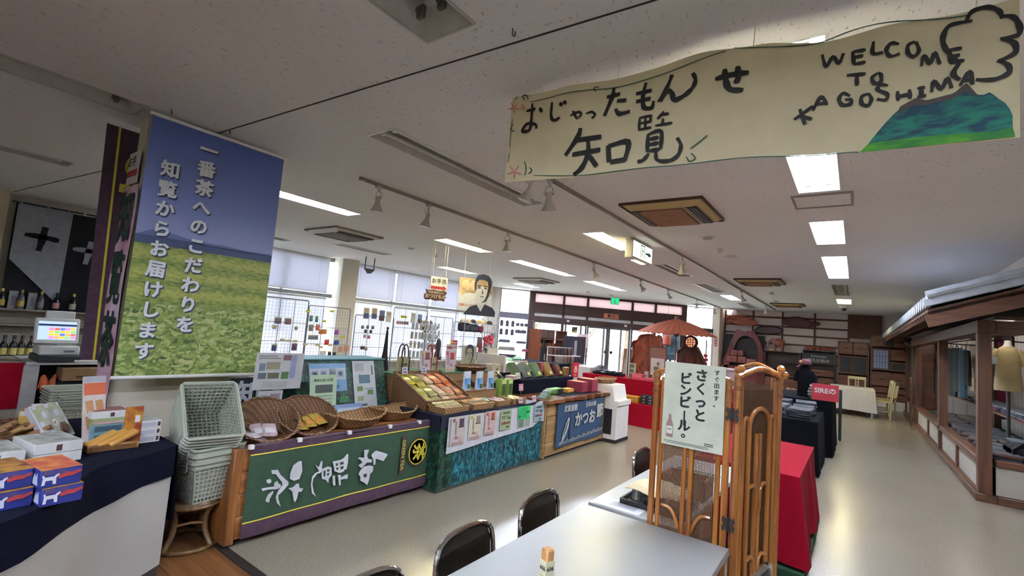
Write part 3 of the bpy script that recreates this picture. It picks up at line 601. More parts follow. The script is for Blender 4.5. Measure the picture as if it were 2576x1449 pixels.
# ------------------------------------------------------------------ rattan folding screen
m_rat = wood('rattan','#8f5423','#b47635',.28,axis=2,scale=6,coat=.3); m_ratd = wood('rattan_binding','#7a4a22','#9a6632',.4,axis=0,scale=9)
def cane_mat():
    m = bpy.data.materials.new('cane_webbing'); m.use_nodes = True; nt = m.node_tree; N = nt.nodes; L = nt.links
    p = N['Principled BSDF']; p.inputs['Base Color'].default_value = (*lin('#5f4128'),1); p.inputs['Roughness'].default_value = .6; return m
m_cane = cane_mat()
scr = thing('folding_screen', 'rattan folding screen with cane mesh standing between the dining tables', 'folding screen', (-.47,2.455,0))
def screen_panel(p0, p1, H, front):
    """one leaf from p0 to p1 (xy, local to the screen)"""
    a = Vector((p0[0],p0[1],0)); d = Vector((p1[0]-p0[0],p1[1]-p0[1],0)); W = d.length; ang = math.atan2(d.y,d.x)
    T = Matrix.Translation(a) @ Matrix.Rotation(ang,4,'Z'); r = .0155
    def mk(name, pts, rr, mat=m_rat, seg=8):
        b = B(); b.T = T; b.tube(pts, rr, seg); return b.build(name, mat, scr)
    for x in (r, W-r): mk('post', [(x,0,0),(x,0,H-.02)], r)
    for x in (r+.034, W-r-.034): mk('inner_post', [(x,.004,0),(x,.004,H-.05)], r*.8)
    mk('top_rail', smooth_pts([(r,0,H-.03),(W*.25,0,H-.005),(W*.5,0,H+.012),(W*.75,0,H-.005),(W-r,0,H-.03)],5), r*.9)
    for x in (r, W-r):
        for z in (H-.12,H-.08,H-.04): 
            b = B(); b.T = T; b.lathe([(r+.004,-.012),(r+.004,.012)],10,(x,0,z)); b.build('binding', m_ratd, scr)
    for z in (.08,): mk('bottom_rail', [(r,0,z),(W-r,0,z)], r*.8)
    x0, x1 = r+.05, W-r-.05; xm = W/2
    for dx in (-.016,.016): mk('centre_post', [(xm+dx,.0,.08),(xm+dx,.0,H-.16 if front else H-.3)], r*.75)
    def arch(xa, xb, zb, zt):
        n = 12; c = (xa+xb)/2; R_ = (xb-xa)/2
        return [(xa,-.006,zb)]+[(c-R_*math.cos(PI*k/n),-.006,zt-R_+R_*math.sin(PI*k/n)) for k in range(n+1)]+[(xb,-.006,zb)]
    if front:
        for s in (-1,1):
            xo = xm+s*(W/2-.07)
            for z in (.40,.78): mk('corner_arc', smooth_pts([(xo,-.006,z+.02),(xo-s*.04,-.006,z+.015),(xm+s*.045,-.006,z-.025),(xm+s*.03,-.006,z-.07)],4), r*.55)
            mk('corner_arc', smooth_pts([(xo,-.006,H-.16),(xo-s*.02,-.006,H-.09),(xo-s*.06,-.006,H-.05)],4), r*.55)
            mk('corner_arc', smooth_pts([(xo,-.006,1.22),(xo-s*.02,-.006,1.29),(xm+s*.05,-.006,1.33)],4), r*.55)
    else:
        mk('arch', arch(x0+.045,x1-.045,.12,H-.18), r*.75); mk('arch', arch(r+.05,x0+.04,.12,H-.22), r*.6); mk('arch', arch(x1-.04,W-r-.05,.12,H-.22), r*.6)
        for s in (-1,1):
            for z in (.3,.62,.95): mk('branch', smooth_pts([(xm+s*.015,-.008,z-.12),(xm+s*.02,-.008,z-.03),(xm+s*.045,-.008,z),(xm+s*.085,-.008,z-.01)],4), r*.6)
    k = B(); k.T = T; st = .007
    n = int((x1-x0)/st)
    for i in range(n+1): k.box((x0+i*st,.006,(H-.08+.1)/2),(.0034,.0012,H-.2))
    for i in range(int((H-.2)/st)): k.box(((x0+x1)/2,.008,.1+i*st),(x1-x0,.0012,.0035))
    stuff(k.build('cane_mesh', m_cane, scr))
screen_panel((-.37,0),(0,0),1.47,True); screen_panel((.015,.02),(.155,.40),1.49,False); screen_panel((.15,.43),(-.12,.72),1.50,False)
for z in (.80,1.29):
    b = B(); b.T = Matrix.Translation((.008,-.024,z)); b.prism([(-.022,-.032),(-.006,-.018),(.01,-.018),(.026,-.032),(.03,-.012),(.018,0),(.03,.012),(.026,.032),(.01,.018),(-.006,.018),(-.022,.032),(-.026,.012),(-.014,0),(-.026,-.012)],-.004,.004,'xz').tube([(.002,0,-.03),(.002,0,.03)],.008,8); b.build('hinge', m_dark, scr)
for (x,y,z) in ((.155,.40,1.50),(.15,.43,1.505),(.03,.03,1.50),(.14,.385,1.475),(.17,.415,1.475)): B().lathe([(0,-.02),(.014,-.015),(.02,0),(.014,.015),(0,.02)],10,(x,y,z)).build('finial', m_rat, scr)
# beer poster on the screen
t = thing('beer_poster', 'white laminated poster for bottled beer with brush lettering on the rattan screen', 'poster', (-.638,2.432,1.09))
B().box((0,0,.21),(.285,.002,.405),ch=.0).build('sheet', C('#d7dcc9',.3), t); mk_ = C('#15161c')
letter(vtext('さくっと'),.062,mk_,t,(.035,-.0018,.262),bold=.036,line=1.02); letter(vtext('ビンビ'),.062,mk_,t,(-.038,-.0018,.277),bold=.036,line=.92)
b = B(); brush(b,[(-.037,.182),(-.037,.112)],.011,-.0018); b.build('lettering', mk_, t); letter('ル',.062,mk_,t,(-.037,-.0018,.108),bold=.036); letter('。',.06,mk_,t,(-.02,-.0018,.075),bold=.02)
letter(vtext('すぐ出ます。'),.027,mk_,t,(.105,-.0018,.305),bold=.02,line=1.1)
bt = B(); bt.lathe([(.016,0),(.017,.01),(.017,.062),(.007,.088),(.006,.11),(.0,.112)],12,sy=.08); bt.T = Matrix.Translation((-.105,-.002,.045)); bt.v = [tuple(bt.T @ Vector(p)) for p in bt.v]; bt.build('bottle_print', C('#a0807a'), t)
B().bx(-.119,-.091,-.0042,-.0036,.062,.098).build('bottle_label', C('#e8e6da'), t); letter('Asahi',.009,C('#1c2340'),t,(-.105,-.0046,.084),bold=.02)
for i in range(2): B().bx(-.12,.08,-.0016,-.001,.026-.007*i,.029-.007*i).build('fine_print', C('#6a6c66'), t)
B().bx(.06,.1,-.0016,-.001,.042,.046).bx(.06,.1,-.0016,-.001,.034,.038).build('fine_print', C('#3c3c3a'), t); B().bx(-.13,-.122,-.0016,-.001,.022,.032).build('seal', C('#c9a93a'), t)
# ------------------------------------------------------------------ red cloth table behind the screen
m_red = M('red_cloth','#86091f',.9,var=.05,scale=30,spec=.1); m_navy = M('navy_cloth','#0f1222',.95,var=.12,scale=40,bump=.05,spec=.1); m_greenbase = M('green_felt','#163f26',.95,var=.1)
def cloth_table(name, x0, x1, y0, y1, z, hem, mat, lab, flare=.04, nx=10, ny=14, seed=0., wav=.012, cat='table', group=None):
    """a table wholly under a cloth: top sheet and a wavy skirt, plus legs underneath"""
    cx_, cy_ = (x0+x1)/2, (y0+y1)/2; hx, hy = (x1-x0)/2, (y1-y0)/2
    t = thing(name, lab, cat, (cx_,cy_,0), group=group)
    B().bx(-hx+.01,hx-.01,-hy+.01,hy-.01,z-.03,z-.004).build('table_top', C('#8a7a62'), t)
    for sx in (-1,1):
        for sy in (-1,1): B().bx(sx*(hx-.07)-.02,sx*(hx-.07)+.02,sy*(hy-.07)-.02,sy*(hy-.07)+.02,0,z-.03).build('leg', m_leg, t)
    k = B(); k.bx(-hx,hx,-hy,hy,z-.004,z)
    per = []
    def edge(a, b_, n):
        for i in range(n): per.append((a[0]+(b_[0]-a[0])*i/n, a[1]+(b_[1]-a[1])*i/n))
    n1, n2 = max(6,int(hx*2*18)), max(6,int(hy*2*18))
    edge((-hx,-hy),(hx,-hy),n1); edge((hx,-hy),(hx,hy),n2); edge((hx,hy),(-hx,hy),n1); edge((-hx,hy),(-hx,-hy),n2)
    N_ = len(per); rows = 6; vs = []
    for r_ in range(rows+1):
        f = r_/rows
        for i,(px,py) in enumerate(per):
            L = math.hypot(px/hx,py/hy); ph = math.sin(i*.9+seed)*.6+math.sin(i*.37+seed*2)*.5
            o = (flare+wav*ph)*f; nx_ = (1 if abs(abs(px)-hx) < 1e-6 else 0)*math.copysign(1,px); ny_ = (1 if abs(abs(py)-hy) < 1e-6 else 0)*math.copysign(1,py)
            hh = hem+.012*math.sin(i*.21+seed)
            vs.append((px+nx_*o, py+ny_*o, z-(z-hh)*f))
    fs = [(r_*N_+i, r_*N_+(i+1)%N_, (r_+1)*N_+(i+1)%N_, (r_+1)*N_+i) for r_ in range(rows) for i in range(N_)]
    k.add(vs, fs); k.build('tablecloth', mat, t); return t
t = cloth_table('display_table', -1.05,-.32,4.15,5.6,.70,.10,m_red,'table under a bright red cloth just behind the rattan screen',.05,seed=1.3,wav=.03)
B().bx(-.40,.42,-.80,.80,0,.07,ch=.01).build('green_plinth', m_greenbase, t)
# ------------------------------------------------------------------ painted welcome banner (hung on cords across the aisle)
m_canvas = M('banner_canvas','#d9cda6',.75,var=.04,scale=5); m_ink = C('#1d1a17'); 
BX0, BX1, BY = -1.762, .44, 2.25
def _poly(u, P):
    u = min(max(u, P[0][0]), P[-1][0])
    for (a, za), (c, zc) in zip(P, P[1:]):
        if u <= c: t_ = (u-a)/(c-a); t_ = t_*t_*(3-2*t_); return za+(zc-za)*t_
    return P[-1][1]
def btop(u): return _poly(u, [(0,3.036),(.147,3.012),(.324,2.977),(.414,2.981),(.5,2.989),(.625,2.954),(.753,2.907),(.829,2.916),(.938,2.882),(1,2.886)])
def bbot(u): return _poly(u, [(0,2.487),(.37,2.455),(.594,2.439),(.77,2.416),(.913,2.398),(1,2.388)])
def bpt(u, v):                                            # u along, v up (0..1)
    y = BY + .018*math.sin(u*9)*(1-v*.4) + .012*math.sin(u*17+1)*v
    return Vector((BX0+(BX1-BX0)*u, y, bbot(u)+(btop(u)-bbot(u))*v))
wb = thing('welcome_banner', 'long hand-painted cream welcome banner with black brush lettering hanging from the ceiling', 'banner', (0,0,0))
B().sheet(lambda u,v: bpt(u,v),60,8,th=.003).build('canvas', m_canvas, wb)
def on_banner(pts, w_, mat, name='painted_stroke', lift=.006, taper=True, parent=wb):
    """brush strokes given in (u, v) of the canvas"""
    b = B()
    for st in (pts if isinstance(pts[0][0], (tuple, list)) else [pts]):
        st = smooth_pts(st, 5); n = len(st)
        P = [bpt(u, v) for u, v in st]; L_, R_ = [], []
        for i in range(n):
            tt = (P[min(n-1,i+1)]-P[max(0,i-1)]); tt.y = 0; tt.normalize(); nr = Vector((-tt.z,0,tt.x))
            k = w_/2*((.72+.35*math.sin(PI*i/max(1,n-1))+.12*math.sin(5.1*i+w_*900)) if taper else 1)
            for S, sg in ((L_,1),(R_,-1)): q = P[i]+nr*k*sg; q.y -= lift; S.append(tuple(q))
        vs = L_+R_; b.add(vs, [(i,i+1,n+i+1,n+i) for i in range(n-1)])
    return b.build(name, mat, parent, smooth=False)
def px_uv(px, py):                                        # reading of the lettering's place on the canvas plane
    p = atY(px, py, BY); u = (p.x-BX0)/(BX1-BX0); return (u, (p.z-bbot(u))/(btop(u)-bbot(u)))
def bstrokes(w_, mat, *strokes, name='painted_stroke'): return on_banner([[px_uv(*p) for p in s] for s in strokes], w_, mat, name)
INK = dict(mat=m_ink, name='lettering')
# hiragana line
bstrokes(0.0195,m_ink,[(1322,278),(1345,272)],[(1337,258),(1335,290),(1330,325),(1312,328),(1325,310),(1345,312),(1347,322)],[(1355,270),(1362,280)],name='lettering')          # o
bstrokes(0.0183,m_ink,[(1388,256),(1385,290),(1392,302),(1408,295)],[(1408,258),(1414,266)],[(1418,254),(1424,262)],name='lettering')                              # ji
bstrokes(0.0134,m_ink,[(1434,291),(1455,282),(1462,288),(1455,295)],[(1445,281),(1449,287)],[(1440,279),(1452,300)],name='lettering')                           # small ya
bstrokes(0.0134,m_ink,[(1474,286),(1490,282),(1497,290),(1488,297)],name='lettering')                                                                            # small tsu
bstrokes(0.0220,m_ink,[(1527,245),(1560,236)],[(1545,222),(1538,250),(1520,292)],[(1552,254),(1575,252)],[(1548,274),(1558,286),(1585,280)],name='lettering')      # ta
bstrokes(0.0220,m_ink,[(1625,208),(1618,240),(1620,270),(1640,272),(1645,255)],[(1600,236),(1640,228)],[(1600,256),(1638,248)],name='lettering')                   # mo
bstrokes(0.0232,m_ink,[(1692,190),(1680,220),(1660,256),(1680,232),(1692,238),(1698,254),(1722,245),(1745,225),(1752,205),(1745,188)],name='lettering')             # n
bstrokes(0.0256,m_ink,[(1802,205),(1845,194),(1886,188)],[(1858,173),(1860,200),(1852,216)],[(1826,180),(1828,205),(1838,230),(1872,232)],name='lettering')        # se
# kanji
bstrokes(0.0293,m_ink,[(1460,322),(1452,345),(1420,390)],[(1448,352),(1512,344)],[(1438,388),(1510,376)],[(1478,350),(1478,385),(1462,420),(1440,438)],[(1482,392),(1500,418)],[(1530,365),(1532,408)],[(1530,368),(1580,358),(1572,405)],[(1535,408),(1575,402)],name='lettering')  # chi
bstrokes(0.0134,m_ink,[(1610,296),(1608,328)],[(1610,297),(1642,292)],[(1625,296),(1624,324)],[(1612,311),(1640,307)],[(1606,328),(1640,322)],[(1638,294),(1637,310)],[(1672,282),(1655,302)],[(1662,292),(1685,288)],[(1670,300),(1668,315)],[(1650,318),(1694,312)],name='lettering')
bstrokes(0.0195,m_ink,[(1632,338),(1630,385)],[(1632,340),(1665,333),(1664,378)],[(1636,352),(1660,348)],[(1636,366),(1660,362)],[(1634,382),(1662,378)],[(1634,388),(1620,405),(1605,408)],[(1652,382),(1656,405),(1685,408),(1708,395),(1716,370),(1706,350)],name='lettering')
# WELCOME TO KAGOSHIMA
bstrokes(0.0146,m_ink,[(2068,135),(2078,165),(2095,140),(2110,155),(2122,130)],name='lettering')
bstrokes(0.0137,m_ink,[(2145,125),(2148,158)],[(2145,126),(2178,121)],[(2148,140),(2172,136)],[(2148,158),(2178,152)],name='lettering')
bstrokes(0.0137,m_ink,[(2198,100),(2196,130),(2222,128)],name='lettering')
bstrokes(0.0137,m_ink,[(2262,108),(2242,105),(2230,122),(2240,138),(2264,132)],name='lettering')
bstrokes(0.0137,m_ink,[(2302,102),(2285,112),(2285,132),(2300,140),(2312,125),(2304,103)],name='lettering')
bstrokes(0.0137,m_ink,[(2318,165),(2325,138),(2340,158),(2352,132),(2364,160)],name='lettering')
bstrokes(0.0137,m_ink,[(2388,125),(2392,158)],[(2386,126),(2420,122)],[(2392,142),(2415,139)],[(2390,158),(2426,152)],name='lettering')
bstrokes(0.0137,m_ink,[(2130,186),(2178,182)],[(2155,184),(2156,212)],name='lettering'); bstrokes(0.0137,m_ink,[(2208,180),(2194,192),(2200,206),(2216,202),(2216,184),(2208,180)],name='lettering')
bstrokes(0.0146,m_ink,[(2012,275),(2025,314)],[(1998,302),(2046,266)],[(2018,292),(2042,300)],name='lettering')
bstrokes(0.0137,m_ink,[(2045,278),(2065,242),(2080,262)],[(2055,262),(2078,256)],name='lettering')
bstrokes(0.0137,m_ink,[(2138,238),(2120,232),(2110,248),(2120,262),(2140,258),(2140,248),(2126,248)],name='lettering')
bstrokes(0.0137,m_ink,[(2185,232),(2168,240),(2168,258),(2184,262),(2192,246),(2185,232)],name='lettering')
bstrokes(0.0137,m_ink,[(2234,212),(2216,210),(2208,222),(2232,234),(2228,248),(2206,246)],name='lettering')
bstrokes(0.0129,m_ink,[(2258,226),(2260,250)],[(2288,222),(2290,246)],[(2258,240),(2290,234)],name='lettering')
bstrokes(0.0129,m_ink,[(2318,220),(2318,240)],[(2308,220),(2328,218)],[(2308,241),(2330,238)],name='lettering')
bstrokes(0.0137,m_ink,[(2344,230),(2350,202),(2368,222),(2384,196),(2394,220)],name='lettering'); bstrokes(0.0137,m_ink,[(2415,215),(2440,180),(2446,212)],[(2424,203),(2446,198)],name='lettering')
# smoke cloud outline
bstrokes(0.0159,m_ink,[(2414,160),(2380,125),(2372,95),(2390,65),(2445,55)],[(2430,55),(2445,32),(2480,22),(2510,30),(2520,50)],[(2515,45),(2545,45),(2562,65),(2560,90),(2515,100)],[(2520,100),(2550,110),(2552,135),(2510,155)],[(2510,152),(2535,165),(2536,185),(2500,200),(2455,200)],[(2412,160),(2398,185),(2415,200)],name='cloud_outline')
# mountain, painted in three bands
m_mt1 = M('paint_teal','#23806a',.7,col2='#1b4458',scale=16,stretch=(1,1,3)); m_mt2 = M('paint_green','#5aa52c',.7,col2='#2f8038',scale=9,stretch=(1,1,3)); m_mt3 = C('#4a4038')
def bpoly(pts, mat, name, lift=.004):
    uv = [px_uv(*p) for p in pts]; n = len(uv); vs = []
    for (u,v) in uv: q = bpt(u,v); q.y -= lift; vs.append(tuple(q))
    return B().add(vs,[tuple(range(n))]).build(name, mat, wb, smooth=False)
top = [(2195,345),(2222,312),(2250,282),(2278,258),(2305,245),(2318,255),(2345,250),(2372,240),(2400,235),(2432,210),(2448,232),(2470,240),(2492,230),(2510,246),(2535,262),(2548,290)]
low = [(2548,318),(2500,330),(2450,332),(2400,335),(2350,338),(2300,343),(2240,350)]
def fan(pts_t, pts_b, mat, name, lift):                     # a strip between two lines, so that it follows the canvas
    n = 24; b = B()
    def samp(pl, f):
        k = f*(len(pl)-1); i = min(len(pl)-2, int(k)); t_ = k-i; return (pl[i][0]+(pl[i+1][0]-pl[i][0])*t_, pl[i][1]+(pl[i+1][1]-pl[i][1])*t_)
    vs = []
    for j in range(n+1):
        for s in range(4):
            a = samp(pts_t, j/n); c = samp(pts_b, j/n); f = s/3; q = bpt(*px_uv(a[0]+(c[0]-a[0])*f, a[1]+(c[1]-a[1])*f)); q.y -= lift; vs.append(tuple(q))
    b.add(vs, [(j*4+s, j*4+s+1, (j+1)*4+s+1, (j+1)*4+s) for j in range(n) for s in range(3)]); return b.build(name, mat, wb, smooth=False)
fan(top, [(2185,358)]+low[::-1], m_mt1, 'mountain', .004); fan([(2185,358)]+low[::-1], [(2162,382),(2230,374),(2300,366),(2380,358),(2450,352),(2555,343)], m_mt2, 'mountain_foot', .0045)
fan([(2265,265),(2305,243),(2330,250),(2400,233),(2432,207),(2460,238)], [(2255,285),(2300,262),(2330,262),(2400,246),(2432,228),(2462,246)], m_mt3, 'mountain_ridge', .005)
# leafy border lines and flowers
m_vine = C('#2f5a48'); m_petal = C('#d98a7a')
bstrokes(.005,m_vine,[(1330,255),(1400,240),(1480,228),(1560,218),(1660,190),(1750,160),(1830,135)],[(1850,128),(1950,122),(2050,108),(2150,70),(2300,50),(2440,40)],[(1340,440),(1450,440),(1560,430),(1700,420),(1830,405),(1980,395),(2120,384),(2160,382)],[(1288,300),(1284,340),(1282,370)],[(1282,385),(1278,410)],name='vine_line')
for (cx_,cy_,r_) in ((1293,270,14),(1313,268,7),(1293,432,18)):
    for k in range(5):
        a = k*2*PI/5+.3; bstrokes(.008,m_petal,[(cx_,cy_),(cx_+r_*math.cos(a)*.6,cy_+r_*math.sin(a)*.6),(cx_+r_*math.cos(a),cy_+r_*math.sin(a))],name='flower_petal')
for q in ([(1318,250),(1312,240),(1322,238),(1326,248)],[(1300,240),(1295,250)],[(1290,312),(1284,325),(1294,330)],[(1318,405),(1322,425),(1318,440)],[(1330,420),(1336,428),(1328,436)],[(1730,398),(1738,410),(1752,402),(1742,390)],[(1740,378),(1762,362),(1782,345)],[(1500,232),(1496,222),(1508,220)]): bstrokes(.007,m_vine,q,name='leaf_curl')
for (u) in (.1,.32,.62,.95):
    p = bpt(u,.985); B().tube([tuple(p),(p.x+.005,p.y,CEIL)],.0022,5).build('cord', C('#d8d2c2'), wb)
# ================================================================== LEFT SIDE
struct(B().bx(-4.76,-4.58,1.22,2.25,0,3.06).build('pillar_4', M('partition_plaster','#c4bba8',.8,var=.03,scale=3)))
def print_mat(name, kind):
    if name in MATS: return MATS[name]
    m = bpy.data.materials.new(name); m.use_nodes = True; nt = m.node_tree; N = nt.nodes; L = nt.links; p = N['Principled BSDF']; p.inputs['Roughness'].default_value = .5; MATS[name] = m
    tc = N.new('ShaderNodeTexCoord'); sx = N.new('ShaderNodeSeparateXYZ'); L.new(tc.outputs['Object'], sx.inputs[0])
    def ramp(src, stops):
        r = N.new('ShaderNodeValToRGB'); el = r.color_ramp.elements
        while len(el) < len(stops): el.new(.5)
        for e, (q, c) in zip(el, stops): e.position = q; e.color = (*lin(c), 1)
        L.new(src, r.inputs[0]); return r.outputs[0]
    def rng(src, a, c): 
        r = N.new('ShaderNodeMapRange'); r.inputs[1].default_value = a; r.inputs[2].default_value = c; L.new(src, r.inputs[0]); return r.outputs[0]
    if kind == 'sky': out = ramp(rng(sx.outputs[2], 1.05, 2.0), [(0,'#8f95bd'),(.35,'#7482b8'),(1,'#4a5f9e')])
    elif kind == 'leaves':
        v = N.new('ShaderNodeTexVoronoi'); v.inputs['Scale'].default_value = 34; mp = N.new('ShaderNodeMapping'); mp.inputs['Scale'].default_value = (1,.7,1.5); mp.inputs['Rotation'].default_value = (.6,0,0); L.new(tc.outputs['Object'], mp.inputs[0])
        nz = N.new('ShaderNodeTexNoise'); nz.inputs['Scale'].default_value = 14; L.new(tc.outputs['Object'], nz.inputs[0])
        vm = N.new('ShaderNodeVectorMath'); vm.operation = 'MULTIPLY_ADD'; vm.inputs[1].default_value = (.12,.12,.12); L.new(nz.outputs['Color'], vm.inputs[0]); L.new(mp.outputs[0], vm.inputs[2]); L.new(vm.outputs[0], v.inputs[0])
        out = ramp(v.outputs['Color'], [(0,'#2f4424'),(.25,'#5f7838'),(.55,'#86964a'),(.85,'#b3b87c'),(1,'#44582c')])
    elif kind == 'field':
        nz = N.new('ShaderNodeTexNoise'); nz.inputs['Scale'].default_value = 26; nz.inputs['Detail'].default_value = 6; mp = N.new('ShaderNodeMapping'); mp.inputs['Scale'].default_value = (1,.8,2.2); L.new(tc.outputs['Object'], mp.inputs[0]); L.new(mp.outputs[0], nz.inputs[0])
        wv = N.new('ShaderNodeTexWave'); wv.bands_direction = 'Z'; wv.inputs['Scale'].default_value = 2.2; wv.inputs['Distortion'].default_value = .6; L.new(tc.outputs['Object'], wv.inputs[0])
        ad = N.new('ShaderNodeMath'); ad.operation = 'MULTIPLY_ADD'; ad.inputs[1].default_value = .25; L.new(wv.outputs['Fac'], ad.inputs[0]); L.new(nz.outputs['Fac'], ad.inputs[2])
        out = ramp(ad.outputs[0], [(.3,'#4c6330'),(.55,'#7d8c40'),(.8,'#a3a552')])
    elif kind == 'grass':                                    # blue-green plant print
        v = N.new('ShaderNodeTexVoronoi'); v.inputs['Scale'].default_value = 22; mp = N.new('ShaderNodeMapping'); mp.inputs['Scale'].default_value = (1.7,1.7,.45); L.new(tc.outputs['Object'], mp.inputs[0])
        nz = N.new('ShaderNodeTexNoise'); nz.inputs['Scale'].default_value = 9; L.new(tc.outputs['Object'], nz.inputs[0])
        vm = N.new('ShaderNodeVectorMath'); vm.operation = 'MULTIPLY_ADD'; vm.inputs[1].default_value = (.2,.2,.1); L.new(nz.outputs['Color'], vm.inputs[0]); L.new(mp.outputs[0], vm.inputs[2]); L.new(vm.outputs[0], v.inputs[0])
        out = ramp(v.outputs['Distance'], [(.05,'#58aab0'),(.22,'#23808c'),(.42,'#155a66'),(.75,'#082628')])
    elif kind == 'darkleaf':
        v = N.new('ShaderNodeTexVoronoi'); v.inputs['Scale'].default_value = 26; L.new(tc.outputs['Object'], v.inputs[0])
        out = ramp(v.outputs['Distance'], [(.1,'#2a6a48'),(.35,'#1a4a38'),(.7,'#0a2018')])
    elif kind == 'dots':
        v = N.new('ShaderNodeTexVoronoi'); v.inputs['Scale'].default_value = 30; v.inputs['Randomness'].default_value = 0; L.new(tc.outputs['Object'], v.inputs[0])
        out = ramp(v.outputs['Distance'], [(.0,'#cfd2dc'),(.2,'#cfd2dc'),(.24,'#161a2e'),(1,'#161a2e')])
    L.new(out, p.inputs['Base Color']); return m
# ------------------------------------------------------------------ tea field banner
tb = thing('tea_field_banner', 'tall printed banner of a tea field under blue sky with white vertical lettering', 'banner', (-4.32,1.17,1.02))
W_, H_ = 1.02, 1.98
def strip(z0, z1, mat, name):
    B().sheet(lambda u,v: (-.004+.006*math.sin(u*7), u*W_, z0+(z1-z0)*v), 12, 4, th=.002).build(name, mat, tb)
strip(1.06,H_,print_mat('print_sky','sky'),'sky_print'); strip(1.0,1.06,C('#3f4c6e'),'hills_print'); strip(.55,1.0,print_mat('print_field','field'),'field_print'); strip(0,.55,print_mat('print_leaves','leaves'),'leaf_print')
b = B(); b.prism([(0,1.06),(.12,1.12),(.25,1.10),(.4,1.075),(.6,1.08),(.8,1.07),(1.0,1.075),(1.02,1.06)],.004,.006,'yz'); b.build('hill_outline', C('#5b6a94'), tb)
for z, n in ((H_,'top_bar'),(0,'bottom_bar')): B().tube([(0,-.02,z),(0,W_+.02,z)],.014,8).build(n, m_white, tb)
m_lw = C('#d5d9da'); m_lsh = C('#2c3a5c')
def vcol(s, y, ztop, pitch, size, parent, dx=.012, mat=m_lw, shadow=m_lsh, face='+x', bold=.035):
    for i, ch in enumerate(s):
        z = ztop-(i+.5)*pitch; r_ = .06*math.sin(i*2.3)
        if shadow: letter(ch,size,shadow,parent,(dx-.003,y+.008,z-.008),face,bold=bold+.01,roll=r_,name='lettering_shadow',extrude=.0003)
        letter(ch,size,mat,parent,(dx,y,z),face,bold=bold,roll=r_)
vcol('一番茶へのこだわりを',.40,1.90,.158,.135,tb); vcol('知覧からお届けします',.155,1.66,.155,.13,tb)
for y in (.1,.55,.95): B().tube([(0,y,H_),(.05,y,2.03)],.0025,5).build('cord', m_white, tb)
# ------------------------------------------------------------------ tall flags around the partition
m_purple = M('purple_cloth','#4a3342',.85,var=.12,scale=26); m_yel = C('#c2b43a')
t = thing('purple_flag', 'tall purple-brown tea flag with yellow stripe and round emblem left of the tea field banner', 'flag', (-5.0,1.06,1.08))
B().sheet(lambda u,v: (.012*math.sin(u*6+v*3), u*.62+.06*(1-v), v*1.93),12,14,th=.003).build('cloth', m_purple, t)
B().sheet(lambda u,v: (.018, .075+u*.016+.06*(1-v), v*1.93),1,8,th=.002).build('stripe', m_yel, t)
b = B(); b.T = Matrix.Translation((.022,.245,1.62)) @ Matrix.Rotation(PI/2,4,'Y'); b.lathe([(.11,0),(.11,.004),(.095,.004),(.095,0)],28,sy=.85); b.lathe([(.085,0),(.085,.004),(.075,.004),(.075,0)],28,sy=.85); b.build('emblem', m_yel, t)
letter('茶',.12,m_yel,t,(.028,.245,1.62),'+x'); B().bx(.02,.026,.135,.43,1.39,1.46).build('name_plate', m_yel, t); letter('A. GREEN TEA',.034,C('#4a3a20'),t,(.028,.27,1.425),'+x',bold=.02)
[B().box((.02,.27+.02*i,1.05-.33*i),(.004,.05,.025),(.5,0,0),ch=.001).build('leaf_mark', m_yel, t) for i in range(4)]; B().tube([(0,.03,-.01),(0,.7,-.01)],.008,6).build('bottom_bar', m_white, t)
t = thing('pink_flag', 'narrow pink flag with dark green brush characters on the side of the partition', 'flag', (-4.84,1.2,.78))
B().sheet(lambda u,v: (u*.33, -.008+.006*math.sin(v*9), v*1.70),6,14,th=.003).build('cloth', M('pink_cloth','#b9849c',.8,col2='#d6bccb',scale=3.5), t)
for i,ch in enumerate('知覧茶'): letter(ch,.36,C('#173a30'),t,(.17,-.018,1.42-i*.48),'-y',bold=.02,scale=(.85,1.25,1))
t = thing('restroom_notice', 'small white restroom sign with red bar above the pink flag', 'sign', (-4.66,1.196,2.5))
B().bx(-.14,.10,-.006,0,0,.26).build('sheet', C('#cfcfcf',.3), t); letter('お手',.09,C('#2b2b33'),t,(-.05,-.008,.18)); B().bx(-.135,.09,-.008,-.006,.06,.11).build('red_bar', C('#a83a40'), t)
# ------------------------------------------------------------------ liquor corner
m_nor = C('#8f93a0'); m_nord = M('black_cloth','#191b24',.9,var=.1)
t = thing('noren_curtain', 'black and white curtain with brush crosses hanging in the dim liquor corner', 'curtain', (-10.48,1.32,1.30))
def cloth2(y0,y1,z0,z1,mat,nm,dx=0): B().sheet(lambda u,v:(dx+.012*math.sin(u*9+y0*5), y0+(y1-y0)*u, z0+(z1-z0)*v),10,8,th=.003).build(nm,mat,t)
cloth2(.0,.66,0,1.62,m_nord,'cloth_panel'); cloth2(.66,1.32,0,1.60,m_nord,'cloth_panel')
B().prism([(.02,1.62),(.66,1.62),(.64,.10),(.02,.75)],.016,.02,'yz').build('white_field', m_nor, t)
for (yc,zc,mat,dx) in ((.34,1.12,m_nord,.021),(.92,1.0,m_nor,.021)):
    b = B(); b.T = Matrix.Translation((dx,yc,zc)) @ Matrix.Rotation(PI/2,4,'Z')
    brush(b,smooth_pts([(-.2,.03),(-.05,.03),(.12,.015),(.2,0)],4),.075); brush(b,smooth_pts([(.02,.19),(.01,.08),(0,-.05),(-.02,-.2)],4),.085); b.build('lettering',mat,t,smooth=False)
B().tube([(.02,-.05,1.63),(.02,1.4,1.63)],.012,6).build('rail', C('#2a2a30'), t)
for y in (.05,.35,.6,.8,1.0,1.2): B().tube([(.02,y,1.60),(.02,y,1.65)],.018,6).build('loop', m_white if y>.7 else m_nor, t)
